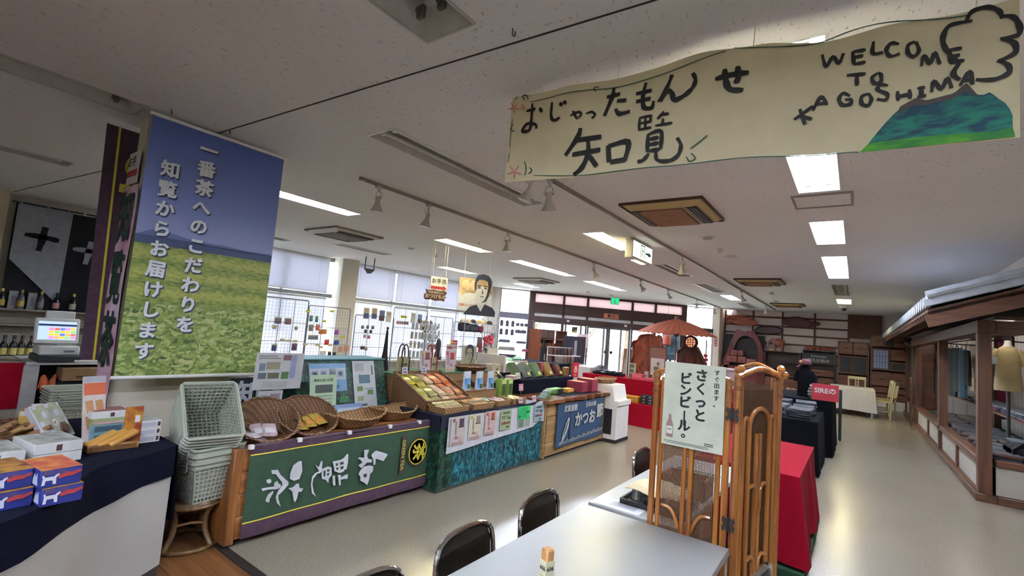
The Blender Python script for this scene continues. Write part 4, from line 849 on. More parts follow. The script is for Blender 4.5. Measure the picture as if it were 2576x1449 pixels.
t = thing('liquor_shelf', 'long pale wall shelf unit of liquor behind the cash register', 'shelf', (-10.55,1.25,0)); m_shelf = C('#9a948a')
B().bx(0,.04,0,1.5,.5,1.3).build('back_panel', m_shelf, t)
for z in (.75,1.05,1.28): B().bx(0,.32,0,1.5,z,z+.02).build('shelf_board', m_shelf, t)
for y in (.0,.72,1.48): B().bx(0,.32,y,y+.02,.0,1.28).build('side_panel', m_shelf, t)
def bottle(loc, lab, glass, capc, labelc, h=.30, r=.042, group=None):
    t = thing('liquor_bottle', lab, 'bottle', loc, group=group); s = h/.3
    B().lathe([(r,0),(r,.16*s),(r*.85,.185*s),(.016,.225*s),(.015,.27*s),(0,.272*s)],14).build('glass', glass, t)
    B().lathe([(.018,.25*s),(.018,.295*s),(0,.297*s)],12).build('cap', capc, t); B().lathe([(r+.001,.04*s),(r+.001,.13*s)],14).build('bottle_label', labelc, t)
m_bd = M('dark_bottle_glass','#20222a',.1,var=.1); gcap = C('#b9a048'); 
for (y, cap, lc, lab, gl) in ((.07,C('#c0b06a'),C('#b3a24a'),'dark bottle with pale cap at the left end of the liquor shelf',m_bd),(.28,gcap,C('#b9a65a'),'clear bottle with gold cap and gold label, first by the tall white boxes',C('#6a6c70',.15)),(.50,gcap,C('#7c7c80'),'clear bottle with gold cap, second beside a tall white box',C('#54565c',.15)),(.68,m_dark,C('#b98a90'),'dark bottle with a pinkish label under the white cloth tip',m_bd),(.88,gcap,C('#a8a496'),'bottle with gold cap right under the tip of the white cloth',m_bd),(1.14,gcap,C('#30323a'),'black bottle with gold cap next to the white gift box',m_bd)):
    bottle((-10.38,1.25+y,1.30), lab, gl, cap, lc)
for (y,h,lab) in ((.2,.27,'tall grey gift box behind the first clear bottle on the liquor shelf'),(.41,.26,'tall grey gift box behind the second clear bottle on the liquor shelf')):
    t = thing('gift_box', lab, 'box', (-10.47,1.25+y,1.30)); B().box((0,0,h/2),(.09,.1,h),ch=.003).build('carton', C('#9ea0a6'), t); B().bx(.046,.048,-.02,.02,.05,.2).build('print', C('#7c7e86'), t)
t = thing('gift_box', 'white gift box with brush writing at the right end of the liquor shelf', 'box', (-10.30,2.55,1.20)); B().box((0,0,.18),(.11,.15,.36),ch=.003).build('carton', C('#a9aeb4'), t); letter(vtext('さくら'),.07,C('#2a2a30'),t,(.057,.02,.22),'+x')
for i in range(6):
    bottle((-8.2+.02*(i%2),1.13+i*.075,.78),'dark soy bottle with yellow label in the row behind the register counter',m_bd,m_dark,C('#b5a860'),.27,.036,'yellow-labelled bottles behind the register')
t = thing('display_counter', 'low dim counter carrying the row of yellow-labelled bottles', 'counter', (-8.2,1.2,0)); B().bx(-.3,.25,-.35,.6,.74,.78).build('counter_top', C('#8a8478'), t); B().bx(-.28,.2,-.33,.58,0,.74).build('body', C('#5f1420'), t)
t = thing('register_counter', 'white register counter with open shelf and red front panel', 'counter', (-6.3,1.03,0))
B().bx(-.6,.02,0,.58,.90,.93).build('counter_top', C('#b5b5b2'), t); B().bx(-.6,.0,-.01,.10,0,.90).build('side_panel', C('#a5a6a6'), t); B().bx(-.6,0,.54,.58,0,.9).build('side_panel', C('#a5a6a6'), t)
B().bx(-.6,0,.1,.54,.42,.45).build('shelf_board', C('#8d8d8a'), t); B().bx(-.6,-.57,.1,.54,0,.9).build('back_panel', C('#6f6f70'), t); B().bx(-.02,.0,-.30,-.01,.50,.92).build('front_panel', m_red, t); B().bx(-.6,-.02,-.3,-.01,.0,.5).build('plinth', C('#8d8678'), t)
B().bx(-.6,-.02,-.3,-.01,.90,.925).build('side_top', C('#8d8678'), t)
t = thing('cash_register', 'white point-of-sale register with lit colour screen on the counter', 'register', (-6.42,1.25,.93)); m_posw = C('#b9bab5')
B().box((0,0,.03),(.36,.32,.06),ch=.005).build('cash_drawer', C('#1c1f28'), t); B().box((0,.0,.105),(.26,.30,.09),ch=.012).build('printer', m_posw, t); B().bx(.131,.134,.03,.11,.09,.11).build('badge', C('#5a6068'), t)
sc_ = B(); sc_.T = Matrix.Translation((.02,-.02,.29)) @ Matrix.Rotation(-.2,4,'Y'); sc_.box((0,0,0),(.03,.33,.25),ch=.008); scr_ = sc_.build('screen_case', m_posw, t)
def lit(nm, col, s=1.1): return M('screen_'+nm, col, .3, emis=col, estr=s*.4, var=0)
cells = [(-.14,.14,-.09,.09,'#9fb4ee')]; cols = ['#5a6ee0','#e07ab0','#e89a4a','#7ac060','#d8b23a','#e0604a']
random.seed(3)
for i in range(5):
    for j in range(4): cells.append((-.06+i*.04,-.06+i*.04+.036,-.08+j*.028,-.08+j*.028+.024,random.choice(cols)))
cells.append((-.14,.14,.045,.065,'#1f2a48'))
for (a,c,d,e,cc) in cells:
    q = B(); q.T = sc_.T; q.bx(.0155+(.001 if cc != '#9fb4ee' else 0),.0165+(.001 if cc != '#9fb4ee' else 0),a,c,d,e); q.build('screen_area', lit(cc,cc), scr_)
B().tube([(-.05,0,.15),(-.05,0,.42)],.014,8).box((-.05,0,.44),(.04,.22,.09),ch=.006).build('customer_display', m_posw, t)
t = thing('cardboard_box', 'brown cardboard box on the register counter shelf', 'box', (-6.25,1.42,.75)); B().bx(-.2,.05,-.14,.16,0,.12,ch=.002).build('carton', M('cardboard','#7a5c3c',.85,var=.06), t); B().bx(.05,.051,-.04,.1,.03,.05).build('print', C('#4a3826'), t)
tag(B().sheet(lambda u,v: ((u-.5)*.1+.02*math.sin(v*5), (v-.5)*.11, .12*math.sin(PI*u)+.03*math.sin(v*8)),8,8,th=.03).build('orange_bag', C('#b5532a')), 'crumpled orange bag on the register counter shelf', 'bag', None, (-6.3,1.2,.66))
t = thing('black_tray', 'black folded tray under the cardboard box on the register shelf', 'tray', (-6.3,1.4,.66)); B().bx(-.2,.03,-.14,.16,0,.08,ch=.01).build('body', C('#14161c'), t); B().bx(.03,.035,.1,.2,-.02,.06).build('paper', C('#8a9098'), t)
# ------------------------------------------------------------------ shopping baskets
m_bask = M('basket_plastic','#a4a99a',.45,var=.03,scale=6)
def basket_meshes():
    Lx, Ly, lx, ly, H = .225, .16, .175, .115, .27
    b = B()
    def wall(p0, p1, q0, q1, n, hz):                        # lattice of bars between bottom edge p and top edge q
        p0,p1,q0,q1 = map(Vector,(p0,p1,q0,q1))
        for i in range(n+1):
            f = i/n; b.tube([p0+(p1-p0)*f, q0+(q1-q0)*f], .0066, 4)
        for j in hz: b.tube([p0+(q0-p0)*j, p1+(q1-p1)*j], .0075, 4)
    hz = [i/9 for i in range(0,9)]
    wall((-lx,-ly,0),(lx,-ly,0),(-Lx,-Ly,H),(Lx,-Ly,H),15,hz); wall((-lx,ly,0),(lx,ly,0),(-Lx,Ly,H),(Lx,Ly,H),15,hz)
    wall((-lx,-ly,0),(-lx,ly,0),(-Lx,-Ly,H),(-Lx,Ly,H),10,hz); wall((lx,-ly,0),(lx,ly,0),(Lx,-Ly,H),(Lx,Ly,H),10,hz)
    lat = b.mesh('lattice', m_bask)
    b = B()
    for i in range(13): x = -lx+2*lx*i/12; b.tube([(x,-ly,0),(x,ly,0)],.0045,4)
    for i in range(9): y = -ly+2*ly*i/8; b.tube([(-lx,y,0),(lx,y,0)],.0045,4)
    base = b.mesh('base', m_bask)
    b = B(); k = .84
    for (z, e) in ((H,.012),(H-.03,.006)):
        b.tube([(-Lx-e,-Ly-e+.02,z),(-Lx-e+.02,-Ly-e,z),(Lx+e-.02,-Ly-e,z),(Lx+e,-Ly-e+.02,z),(Lx+e,Ly+e-.02,z),(Lx+e-.02,Ly+e,z),(-Lx-e+.02,Ly+e,z),(-Lx-e,Ly+e-.02,z)],.009,6,closed=True)
    for s in (-1,1): b.bx(-Lx,Lx,s*Ly-.003,s*Ly+.003,H-.045,H); b.bx(s*Lx-.003,s*Lx+.003,-Ly,Ly,H-.045,H)
    rim = b.mesh('rim', m_bask)
    b = B().tube(smooth_pts([(-Lx*.72,-Ly-.018,H-.01),(-Lx*.7,-Ly-.02,H-.06),(0,-Ly-.024,H-.07),(Lx*.7,-Ly-.02,H-.06),(Lx*.72,-Ly-.018,H-.01)],4),.006,6); h1 = b.mesh('handle', m_bask)
    b = B().tube(smooth_pts([(-Lx*.72,Ly+.018,H-.01),(-Lx*.7,Ly+.02,H-.06),(0,Ly+.024,H-.07),(Lx*.7,Ly+.02,H-.06),(Lx*.72,Ly+.018,H-.01)],4),.006,6); h2 = b.mesh('handle', m_bask)
    return [('lattice',lat),('base',base),('rim',rim),('handle',h1),('handle',h2)]
BM = basket_meshes()
def basket(loc, rot, lab, group, sc=1.):
    t = thing('shopping_basket', lab, 'basket', loc, rot=rot, group=group); t.scale = (sc,sc,sc)
    for n, me in BM: obj(n, me, t)
ORD = ['first','second','third','fourth','fifth','sixth','seventh','eighth','ninth']
for i in range(3): basket((-3.63,1.53,.315+i*.042),(0,0,.12),['lowest grey shopping basket standing upright on the rattan stool','middle one of the three upright grey shopping baskets','uppermost of the three upright grey shopping baskets under the tilted stack'][i],'upright shopping baskets',.98)
ax = Euler((0,.72,-.18)).to_matrix() @ Vector((0,0,1)); top = Vector((-3.70,1.55,.70))
for i in range(9):
    q = top - ax*((8-i)*.030); basket(tuple(q),(0,.72,-.18), 'topmost tilted grey shopping basket with its open mouth facing the camera' if i == 8 else 'tilted grey shopping basket, %s from the bottom of the leaning stack' % ORD[i],'tilted shopping baskets',.98)
for i in range(3): basket((-6.02,1.38,.34+i*.05),(0,0,PI/2),['lowest grey basket in the far stack before the register counter','middle grey basket in the far stack before the register counter','top grey basket in the far stack before the register counter'][i],'far stacked baskets')
t = thing('storage_crate', 'dark crate under the far stack of grey baskets', 'crate', (-6.02,1.38,0)); B().box((0,0,.16),(.5,.5,.32),ch=.01).build('body', C('#4a3f33'), t); B().box((0,0,.325),(.44,.44,.01)).build('lid', C('#5a4d3e'), t)
# rattan stool
m_cr = wood('pale_rattan','#6a5030','#8a6a42',.45,axis=2,scale=7)
t = thing('rattan_stool', 'low curved rattan stool carrying the stack of grey shopping baskets', 'stool', (-3.62,1.5,0))
B().lathe([(.0,.285),(.17,.285),(.18,.295),(.17,.31),(0,.31)],24).build('seat', m_cr, t); B().tube([(.175*math.cos(a*PI/12),.175*math.sin(a*PI/12),.28) for a in range(24)],.013,8,closed=True).build('seat_ring', m_cr, t)
B().tube([(.185*math.cos(a*PI/12),.185*math.sin(a*PI/12),.013) for a in range(24)],.013,8,closed=True).build('base_ring', m_cr, t)
for k in range(4):
    a = k*PI/2+.5; c, s = math.cos(a), math.sin(a); B().tube(smooth_pts([(.16*c,.16*s,.28),(.12*c,.12*s,.2),(.13*c,.13*s,.1),(.185*c,.185*s,.015)],5),.017,8).build('leg', m_cr, t)
    a2 = a+PI/2; B().tube(smooth_pts([(.125*c,.125*s,.15),(.11*math.cos(a+PI/4),.11*math.sin(a+PI/4),.17),(.125*math.cos(a2),.125*math.sin(a2),.15)],4),.008,6).build('brace', m_cr, t)
tag(B().tube([(0,0,0),(.02,-.05,.42)],.012,8).build('wooden_stick', m_cr), 'thin wooden stick leaning behind the rattan stool', 'stick', None, (-3.75,1.72,.0))
# ------------------------------------------------------------------ near left counter with navy cloth
path = [(-3.30,1.24),(-3.18,1.05),(-3.10,.86),(-2.95,.74),(-2.72,.62),(-2.55,.45),(-2.42,.2),(-2.32,-.15),(-2.3,-.6)]
path = smooth_pts(path,4)
t = thing('sales_counter', 'white curved sales counter draped with a navy cloth at the left edge', 'counter', (0,0,0))
back = [(-4.35,-.6),(-4.35,1.24)]
poly = path+back
B().prism(poly,0.06,.738,'xy').build('body', M('counter_laminate','#b9bab6',.5,var=.03,scale=2), t); B().prism([(x*.985-.05,y-.01) for x,y in poly],0,.06,'xy').build('plinth', C('#3a3836'), t)
k = B(); k.prism([(x+.012,y) for x,y in path]+back,.738,.746,'xy')
n = len(path); vs = []; rows = 5
for r_ in range(rows+1):
    f = r_/rows
    for i,(x,y) in enumerate(path):
        hem = .575+.015*math.sin(i*.5)-.03*(1-abs(i-10)/10 if abs(i-10) < 10 else 0); o = .014+.012*f*(1+math.sin(i*1.1)); vs.append((x+o,y+.3*o*math.sin(i*.3),.746-(.746-hem)*f))
k.add(vs,[(r_*n+i,r_*n+i+1,(r_+1)*n+i+1,(r_+1)*n+i) for r_ in range(rows) for i in range(n-1)])
k.sheet(lambda u,v: (-3.285-1.06*u, 1.25+.03*v*(1+.4*math.sin(u*25)), .746-v*(.45+.25*u)),24,5)           # the end that hangs beside the baskets
k.build('cloth', m_navy, t)
def carton(name, lab, loc, rz, d, body, prints=(), group=None, cat='box', rot=None):
    """box with printed panels: prints = (face, u0,u1,v0,v1, colour[, text])"""
    t = thing(name, lab, cat, loc, rz, group, rot); x,y,z = d
    B().box((0,0,z/2),d,ch=min(d)*.03).build('carton', body, t)
    for p in prints:
        f,u0,u1,v0,v1,c = p[:6]; m = c if not isinstance(c,str) else C(c); b = B(); e = .0006
        if f == 'top': b.bx(-x/2+u0*x,-x/2+u1*x,-y/2+v0*y,-y/2+v1*y,z,z+e)
        elif f == '+x': b.bx(x/2,x/2+e,-y/2+u0*y,-y/2+u1*y,v0*z,v1*z)
        elif f == '-y': b.bx(-x/2+u0*x,-x/2+u1*x,-y/2-e,-y/2,v0*z,v1*z)
        b.build('print', m, t)
        if len(p) > 6:
            s, sz, cm = p[6:9]; cx_ = (u0+u1)/2; cv = (v0+v1)/2
            if f == '+x': letter(s,sz,C(cm),t,(x/2+.0015,-y/2+cx_*y,cv*z),'+x',bold=.02)
            elif f == '-y': letter(s,sz,C(cm),t,(-x/2+cx_*x,-y/2-.0015,cv*z),'-y',bold=.02)
            else: letter(s,sz,C(cm),t,(-x/2+cx_*x,-y/2+cv*y,z+.0015),(0,0,PI/2),bold=.02)
    return t
m_blue = C('#232e78'); m_bisc = M('biscuit_print','#a87a3c',.5,col2='#5a2f22',scale=22); m_redp = M('red_print','#a5483c',.5,col2='#c98a4a',scale=16)
m_bl2 = M('blue_print','#2a3686',.5,col2='#5a4a5c',scale=14)
dog = [(.0,.0),(.012,.0),(.014,.02),(.04,.02),(.044,.0),(.056,.0),(.054,.03),(.066,.044),(.062,.05),(.05,.044),(.046,.038),(.01,.038),(.004,.05),(-.002,.046),(.002,.034)]
for i,(x,y,z,lab) in enumerate(((-2.76,.44,.747,'blue biscuit box with a white dog, lower left of the four on the counter'),(-2.72,.585,.747,'blue biscuit box with a white dog, lower right of the four on the counter'),(-2.78,.435,.818,'blue biscuit box with a white dog, upper left of the four on the counter'),(-2.73,.575,.818,'blue biscuit box with a white dog, upper right of the four on the counter'))):
    t = carton('biscuit_box',lab,(x,y,z),.12,(.22,.13,.07),m_blue,(('top',0,1,0,1,m_bisc if i != 3 else m_redp),('+x',.05,.95,.72,.98,m_bl2)),'blue biscuit boxes')
    b = B(); b.prism([(-.06+px*.8,.012+pz*.8) for px,pz in dog],.1106,.1116,'yz'); b.build('dog_print', C('#c9ccd6'), t)
    brush_ = B(); brush_.T = Matrix.Translation((.1112,0,-.008)) @ Matrix.Rotation(PI/2,4,'Z'); brush(brush_,[(-.01,.045),(.015,.052),(.035,.05),(.062,.06)],.016); brush_.build('lettering', C('#a53a3c'), t)
    b = B(); b.prism([(.03,.01),(.05,.05),(.06,.035),(.075,.055),(.09,.01)],-.066,-.0653,'xz'); b.build('mountain_print', C('#aab4c8'), t)
m_wbx = C('#c9c9c6'); m_mottle = M('mottled_print','#8a8f86',.5,col2='#b5b5ac',scale=18); seal = '#4a3030'
for (x,y,z,rz,lab) in ((-3.36,.68,.75,.15,'white sweets box, lower one of the flat pair behind the blue boxes'),(-3.36,.68,.802,.15,'white sweets box with mottled lid, upper one of the flat pair behind the blue boxes'),(-3.28,.46,.80,.1,'white sweets box with mottled lid at the very left edge')):
    carton('sweets_box',lab,(x,y,z),rz,(.26,.19,.05),m_wbx,(('top',.04,.96,.04,.96,m_mottle),('+x',.44,.56,.2,.8,seal)),'flat white sweets boxes')
carton('sweets_box','white sweets box hidden under the one at the very left edge',(-3.28,.46,.75),.1,(.26,.19,.05),m_wbx,(('+x',.44,.56,.2,.8,seal),),'flat white sweets boxes')
for i in range(3): carton('sweets_box','small white printed box, %s of the three stacked near the baskets' % ['bottom','middle','top'][i],(-3.52,1.14,.747+i*.043),.05,(.16,.115,.042),m_wbx,(('+x',.1,.75,.2,.8,C('#a8a4b0')),('+x',.82,.95,.2,.8,seal)),'three stacked small boxes')
for i in range(2): carton('cracker_box','teal printed box in the stack behind the display pack, %s one' % ['lower','middle'][i],(-3.66,.98,.747+i*.05),.05,(.14,.16,.05),C('#6f9096'),(('+x',.1,.9,.2,.8,C('#3a5560')),('top',.1,.9,.1,.9,C('#5a7a80'))),'boxes behind the display pack')
carton('cracker_box','green and pink box on top of the teal boxes',(-3.66,.98,.847),.05,(.14,.16,.035),C('#8a9a62'),(('+x',.05,.95,.1,.5,C('#c09aa0')),)); carton('cracker_box','white lidded box topping the stack behind the display pack',(-3.67,.99,.882),.05,(.16,.2,.04),m_wbx,(('+x',.45,.55,.2,.8,seal),('top',.1,.9,.1,.9,C('#8a5a5c'))))
# display pack with backing card
t = thing('display_pack', 'yellow and brown pastry display pack with upright backing card on the navy cloth', 'display pack', (-3.42,.97,.747), .0)
B().bx(-.06,.07,-.13,.10,0,.035,ch=.003).build('pack', m_bisc, t); B().box((-.02,.085,.11),(.01,.085,.22)).build('backing_card', M('yellow_print','#b5862c',.5,col2='#8a3a1e',scale=14), t); B().bx(.07,.0715,-.12,.09,.004,.03).build('window_film', C('#6a4a30',.15), t)
b = B(); [b.box((.01+.012*i,-.06+.045*i,.06),(.05,.15,.02),(.4,.1,.3),ch=.004) for i in range(3)]; b.build('pastry_print', C('#b98a42'), t); B().bx(-.013,-.012,.09,.115,.13,.17).build('price_tag', C('#d5d0c8'), t)
t = thing('standing_pack', 'tall white and orange snack pack leaning upright on the navy cloth', 'snack pack', (-3.62,.93,.747), rot=(0,-.25,.2))
B().box((0,0,.19),(.02,.11,.38),ch=.003).build('carton', C('#c2b4ae'), t); B().bx(.0103,.011,-.054,.054,.27,.34).build('band', C('#b5542e'), t); B().bx(.0103,.011,-.054,.054,.345,.38).build('header', C('#9a9aa0'), t)
for i in range(4): B().box((.0115,-.025+.05*(i%2),.2-.09*(i//2)),(.002,.035,.075),(.15,0,0),ch=.0005).build('biscuit_print', C('#a8794a'), t)
B().bx(.0103,.012,-.01,.04,.03,.08).build('chocolate_print', C('#6a2f26'), t)
t = thing('foil_pack', 'shiny silver foil pack leaning on the navy cloth', 'snack pack', (-3.72,.80,.755), rot=(.15,-.75,.25)); B().box((0,0,.12),(.05,.14,.24),ch=.004).build('carton', C('#b5b5bc'), t); B().sheet(lambda u,v:(.0265+.004*math.sin(u*14)*math.sin(v*11),-.065+u*.13,.01+v*.22),14,14,th=.001).build('foil', M('foil','#c3c89a',.15,metal=.45,col2='#c9cdd4',scale=6), t)
random.seed(11)
for i,(px,py,h,c,lab) in enumerate(((60,1095,.16,'#a5823a','yellow upright pack beside the dried goods basket'),(95,1075,.17,'#8a6a5c','brown and silver pack leaning behind the yellow pack'),(80,1080,.16,'#7a5a48','dark brown pack leaning behind the yellow pack'))):
    p = atZ(px,py+10,.75); t = thing('snack_pack',lab,'snack pack',(p.x,p.y,.75),rot=(0,-.35,.3*i)); B().box((0,0,h/2),(.015,.06,h),ch=.003).build('carton',C(c),t); B().bx(.008,.009,-.025,.025,h*.82,h*.97).build('header',C('#b5b5b5'),t)
t = thing('wicker_display', 'dark wicker basket of dried goods at the left edge behind the white boxes', 'basket', (-3.85,.62,.747)); m_wk2 = weave('brown_wicker','#38241a','#74502f')
B().bx(-.16,.16,-.2,.2,0,.012).bx(-.16,-.14,-.2,.2,0,.10).bx(.14,.16,-.2,.2,0,.06).bx(-.16,.16,-.2,-.18,0,.1).bx(-.16,.16,.18,.2,0,.1).build('basket_body', m_wk2, t)
for i in range(9): tag(B().tube([(0,0,0),(.07,.10,.07)],[.016,.013],8).build('dried_stick', C(random.choice(('#8a6a44','#7a5636','#9a784c')))),'brown dried snack stick in the dark wicker basket','snack','dried sticks',(-3.88+random.uniform(-.05,.1),.47+i*.03,.765+.01*(i%3)),random.uniform(-.3,.3))
# ================================================================== TEA COUNTERS
def poster(name, lab, cat, loc, rot, w_, h_, base, prints=(), texts=(), th=.002, group=None, shape=None, stem=0.):
    """a flat printed thing: local x right, z up, printed side faces local -y; origin at its lower centre"""
    t = thing(name, lab, cat, loc, rot=rot, group=group); bm_ = base if not isinstance(base,str) else C(base,.4)
    if shape: B().prism([(x*w_-w_/2, z*h_) for x,z in shape],0,th,'xz').build('sheet', bm_, t)
    else: B().bx(-w_/2,w_/2,0,th,0,h_).build('sheet', bm_, t)
    if stem: B().tube([(0,.004,.01),(0,.004,-stem)],.003,5).build('stem', m_chrome, t)
    for i,p in enumerate(prints):
        c = p[4] if not isinstance(p[4],str) else C(p[4]); e = .0004+.00025*(i%4)
        B().bx(-w_/2+p[0]*w_,-w_/2+p[1]*w_,-e,0,p[2]*h_,p[3]*h_).build('print', c, t)
    for q in texts: letter(q[0],q[3],C(q[4]),t,(-w_/2+q[1]*w_,-.0022,q[2]*h_),bold=q[5] if len(q) > 5 else .02,extrude=.0004)
    return t
PX = PI/2                                                   # turns a poster to face the aisle (+x)
m_wick3 = weave('wicker','#5c3d20','#b58c58'); m_wickd = weave('wicker_dark','#40281a','#93683f')
def wicker_bowl(name, lab, loc, rot, a, c, hf, mat=m_wick3, flare=1.15, handles=(), rows=9):
    """woven bowl: ribs stand out from ring to ring; hf(angle) = rim height"""
    t = thing(name, lab, 'basket', loc, rot=rot); nseg = 40; b = B(); vs = []
    for j in range(rows+1):
        v = j/rows
        for i in range(nseg):
            th = 2*PI*i/nseg; k = (.80+(flare-.80)*v**.8); o = .004*(1 if (i+j)%2 else -1)
            vs.append(((a*k+o)*math.cos(th),(c*k+o)*math.sin(th),hf(th)*v))
    fs = [(j*nseg+i,j*nseg+(i+1)%nseg,(j+1)*nseg+(i+1)%nseg,(j+1)*nseg+i) for j in range(rows) for i in range(nseg)]
    b.add(vs,fs); b.add([(.8*a*math.cos(2*PI*i/nseg),.8*c*math.sin(2*PI*i/nseg),.004) for i in range(nseg)],[tuple(range(nseg))]); b.build('woven_body', mat, t)
    B().tube([(a*flare*math.cos(2*PI*i/nseg),c*flare*math.sin(2*PI*i/nseg),hf(2*PI*i/nseg)+.004*math.sin(i*2.1)) for i in range(nseg)],.010,6,closed=True).build('rim', mat, t)
    for th in handles:
        h = hf(th)*.62; k = 1.06; b = B(); b.T = Matrix.Translation((a*k*math.cos(th),c*k*math.sin(th),h)) @ Matrix.Rotation(th,4,'Z'); b.box((0,0,0),(.012,.10,.04),ch=.004); b.build('handle_hole', C('#1c110a'), t)
    return t
PK = {}
def packet(loc, rot, w_, h_, col, lab, group, band=None, name='tea_packet', cat='packet', seal=True):
    key = (w_,h_,col,band)
    if key not in PK:
        def f(sg): return lambda u,v: ((u-.5)*w_, (v-.5)*h_, sg*.006*math.sin(PI*u)**.6*math.sin(PI*v)**.6+.0062)
        pm = M('pack_'+str(col), col, .3, var=.12, scale=26) if isinstance(col,str) else col
        b = B(); b.sheet(f(1),5,5); b.sheet(f(-1),2,2); pouch = b.mesh('pouch', pm)
        b = B(); b.bx(-w_*.36,w_*.36,-h_*.28,h_*.12,.0118,.0130); lb = b.mesh('pack_label', C(band or '#d8d2c0'))
        PK[key] = (pouch, lb)
    rot = (Matrix.Rotation(rot[1],3,'Y') @ Matrix.Rotation(rot[2],3,'Z') @ Matrix.Rotation(rot[0],3,'X')).to_euler()
    t = thing(name, lab, cat, loc, rot=rot, group=group); obj('pouch', PK[key][0], t); obj('pack_label', PK[key][1], t); return t
# ------------------------------------------------------------------ counter with the green tea flag
m_cw = wood('counter_wood','#7a4a26','#a0693a',.4,axis=1,scale=5); m_cwd = wood('counter_wood_end','#6e4020','#94602f',.4,axis=2,scale=5)
t = thing('tea_counter', 'wooden display counter wearing the green tea flag', 'counter', (-3.35,1.62,0))
for i in range(4): B().bx(-.06,0,.06,1.88,.05+i*.148,.05+i*.148+.144,ch=.003).build('plank', m_cw, t)
B().bx(-.85,0,0,.06,.02,.645,ch=.004).build('end_panel', m_cwd, t); B().bx(-.85,0,1.88,1.9,.02,.645,ch=.004).build('end_panel', m_cwd, t)
for i in range(5): B().bx(-.85+i*.17,-.85+i*.17+.166,.06,1.88,.615,.64,ch=.003).build('top_plank', m_cw, t)
B().bx(-.8,-.08,.05,1.85,0,.05).build('plinth', m_dark, t)
m_gflag = M('green_flag_cloth','#2f4a35',.85,var=.08,scale=14)
t = thing('green_tea_flag', 'green flag reading chiran tea with purple borders and round tea emblem laid along the counter', 'flag', (-3.335,1.71,0)); L_ = 1.77
def fl(z0,z1,mat,nm,dx=0.): B().sheet(lambda u,v:(dx+.006*math.sin(u*9+.5)+.004*math.sin(u*23)+.005*math.sin(v*3),u*L_,z0+(z1-z0)*v),40,4,th=.003).build(nm,mat,t)
fl(.155,.595,m_gflag,'green_field'); fl(.05,.15,m_purple,'purple_border'); fl(.60,.658,m_purple,'purple_border'); fl(.595,.607,m_yel,'yellow_line',.003); fl(.145,.157,m_yel,'yellow_line',.003)
B().sheet(lambda u,v:(-.07*v+.008,u*L_,.658+.006*math.sin(PI*v)),20,3,th=.003).build('fold_over', m_purple, t)
for y in (.0,.35,.78,1.2,1.55,1.74): B().bx(-.01,.02,y-.015,y+.015,.645,.672).build('clip', m_white, t)
# the three brush characters, read off the cloth as outlines
def flag_px(x, y):
    p = atX(520+x/4.14, 1050+y/4.14, -3.318); return (p.y-1.71, p.z)
FL = [[(960,455),(990,455),(995,560),(965,640),(910,660),(865,640),(870,580),(900,500)],
 [(850,740),(900,725),(935,690),(960,690),(965,735),(1005,740),(985,775),(955,775),(940,840),(920,885),(905,860),(890,770)],
 [(672,550),(740,545),(770,600),(850,670),(850,700),(790,770),(745,810),(745,850),(770,930),(730,890),(718,830),(740,770),(790,700),(780,670),(740,620),(720,590),(680,590)],
 [(620,650),(665,640),(675,670),(655,690),(625,680)],
 [(570,740),(640,728),(700,720),(705,680),(735,660),(745,690),(770,695),(770,725),(740,745),(705,750),(640,750),(580,768)],
 [(690,765),(695,780),(655,850),(650,885),(615,880),(615,850),(640,800)],
 [(1130,490),(1165,520),(1190,455),(1205,455),(1200,520),(1205,560),(1180,580),(1150,585),(1110,640),(1100,700),(1115,780),(1140,825),(1095,790),(1085,700),(1095,620),(1130,580),(1170,560)],
 [(1200,540),(1260,510),(1300,520),(1300,600),(1270,640),(1265,685),(1240,650),(1200,640),(1195,600)],
 [(1310,460),(1400,440),(1430,420),(1460,380),(1475,385),(1470,470),(1455,540),(1430,545),(1430,560),(1385,580),(1330,560),(1325,520)],
 [(1310,610),(1335,605),(1340,700),(1325,715),(1312,690)],
 [(1365,600),(1395,600),(1400,625),(1440,600),(1470,590),(1465,640),(1430,640),(1395,650),(1395,700),(1380,710)],
 [(1640,340),(1690,335),(1670,400),(1680,430),(1725,440),(1715,470),(1670,470),(1640,500),(1610,530),(1580,500),(1620,470),(1600,440),(1575,430),(1590,415),(1640,420)],
 [(1720,380),(1760,345),(1850,370),(1885,385),(1840,455),(1760,430),(1755,490),(1735,495),(1735,440),(1715,400)],
 [(1640,510),(1700,500),(1735,510),(1730,560),(1700,590),(1690,650),(1670,705),(1640,680),(1600,660),(1600,620),(1580,590),(1600,550)]]
for pl in FL: B().prism([flag_px(*q) for q in pl],.017,.0185,'yz').build('lettering', C('#c9c9cd'), t)
for pl in ([(1630,590),(1665,585),(1665,620),(1635,625)],[(1340,480),(1365,475),(1365,500),(1345,505)],[(1385,470),(1425,460),(1425,485),(1390,495)],[(1345,525),(1370,520),(1370,545),(1350,545)],[(1390,515),(1425,505),(1420,535),(1392,542)],[(1215,560),(1235,550),(1235,610),(1215,615)],[(1250,545),(1280,540),(1278,560),(1252,565)],[(1250,585),(1278,575),(1272,600),(1252,605)]): B().prism([flag_px(*q) for q in pl],.0186,.0194,'yz').build('lettering_gap', m_gflag, t)
b = B(); b.T = Matrix.Translation((.018,1.55,.39)) @ Matrix.Rotation(PI/2,4,'Y'); b.lathe([(.135,0),(.135,.004),(0,.004)],30,sy=.95); b.build('emblem_disc', C('#3c2a2c'), t)
b = B(); b.T = Matrix.Translation((.022,1.55,.39)) @ Matrix.Rotation(PI/2,4,'Y'); b.lathe([(.118,0),(.118,.003),(.108,.003),(.108,0)],30,sy=.95); b.build('emblem_ring', m_yel, t)
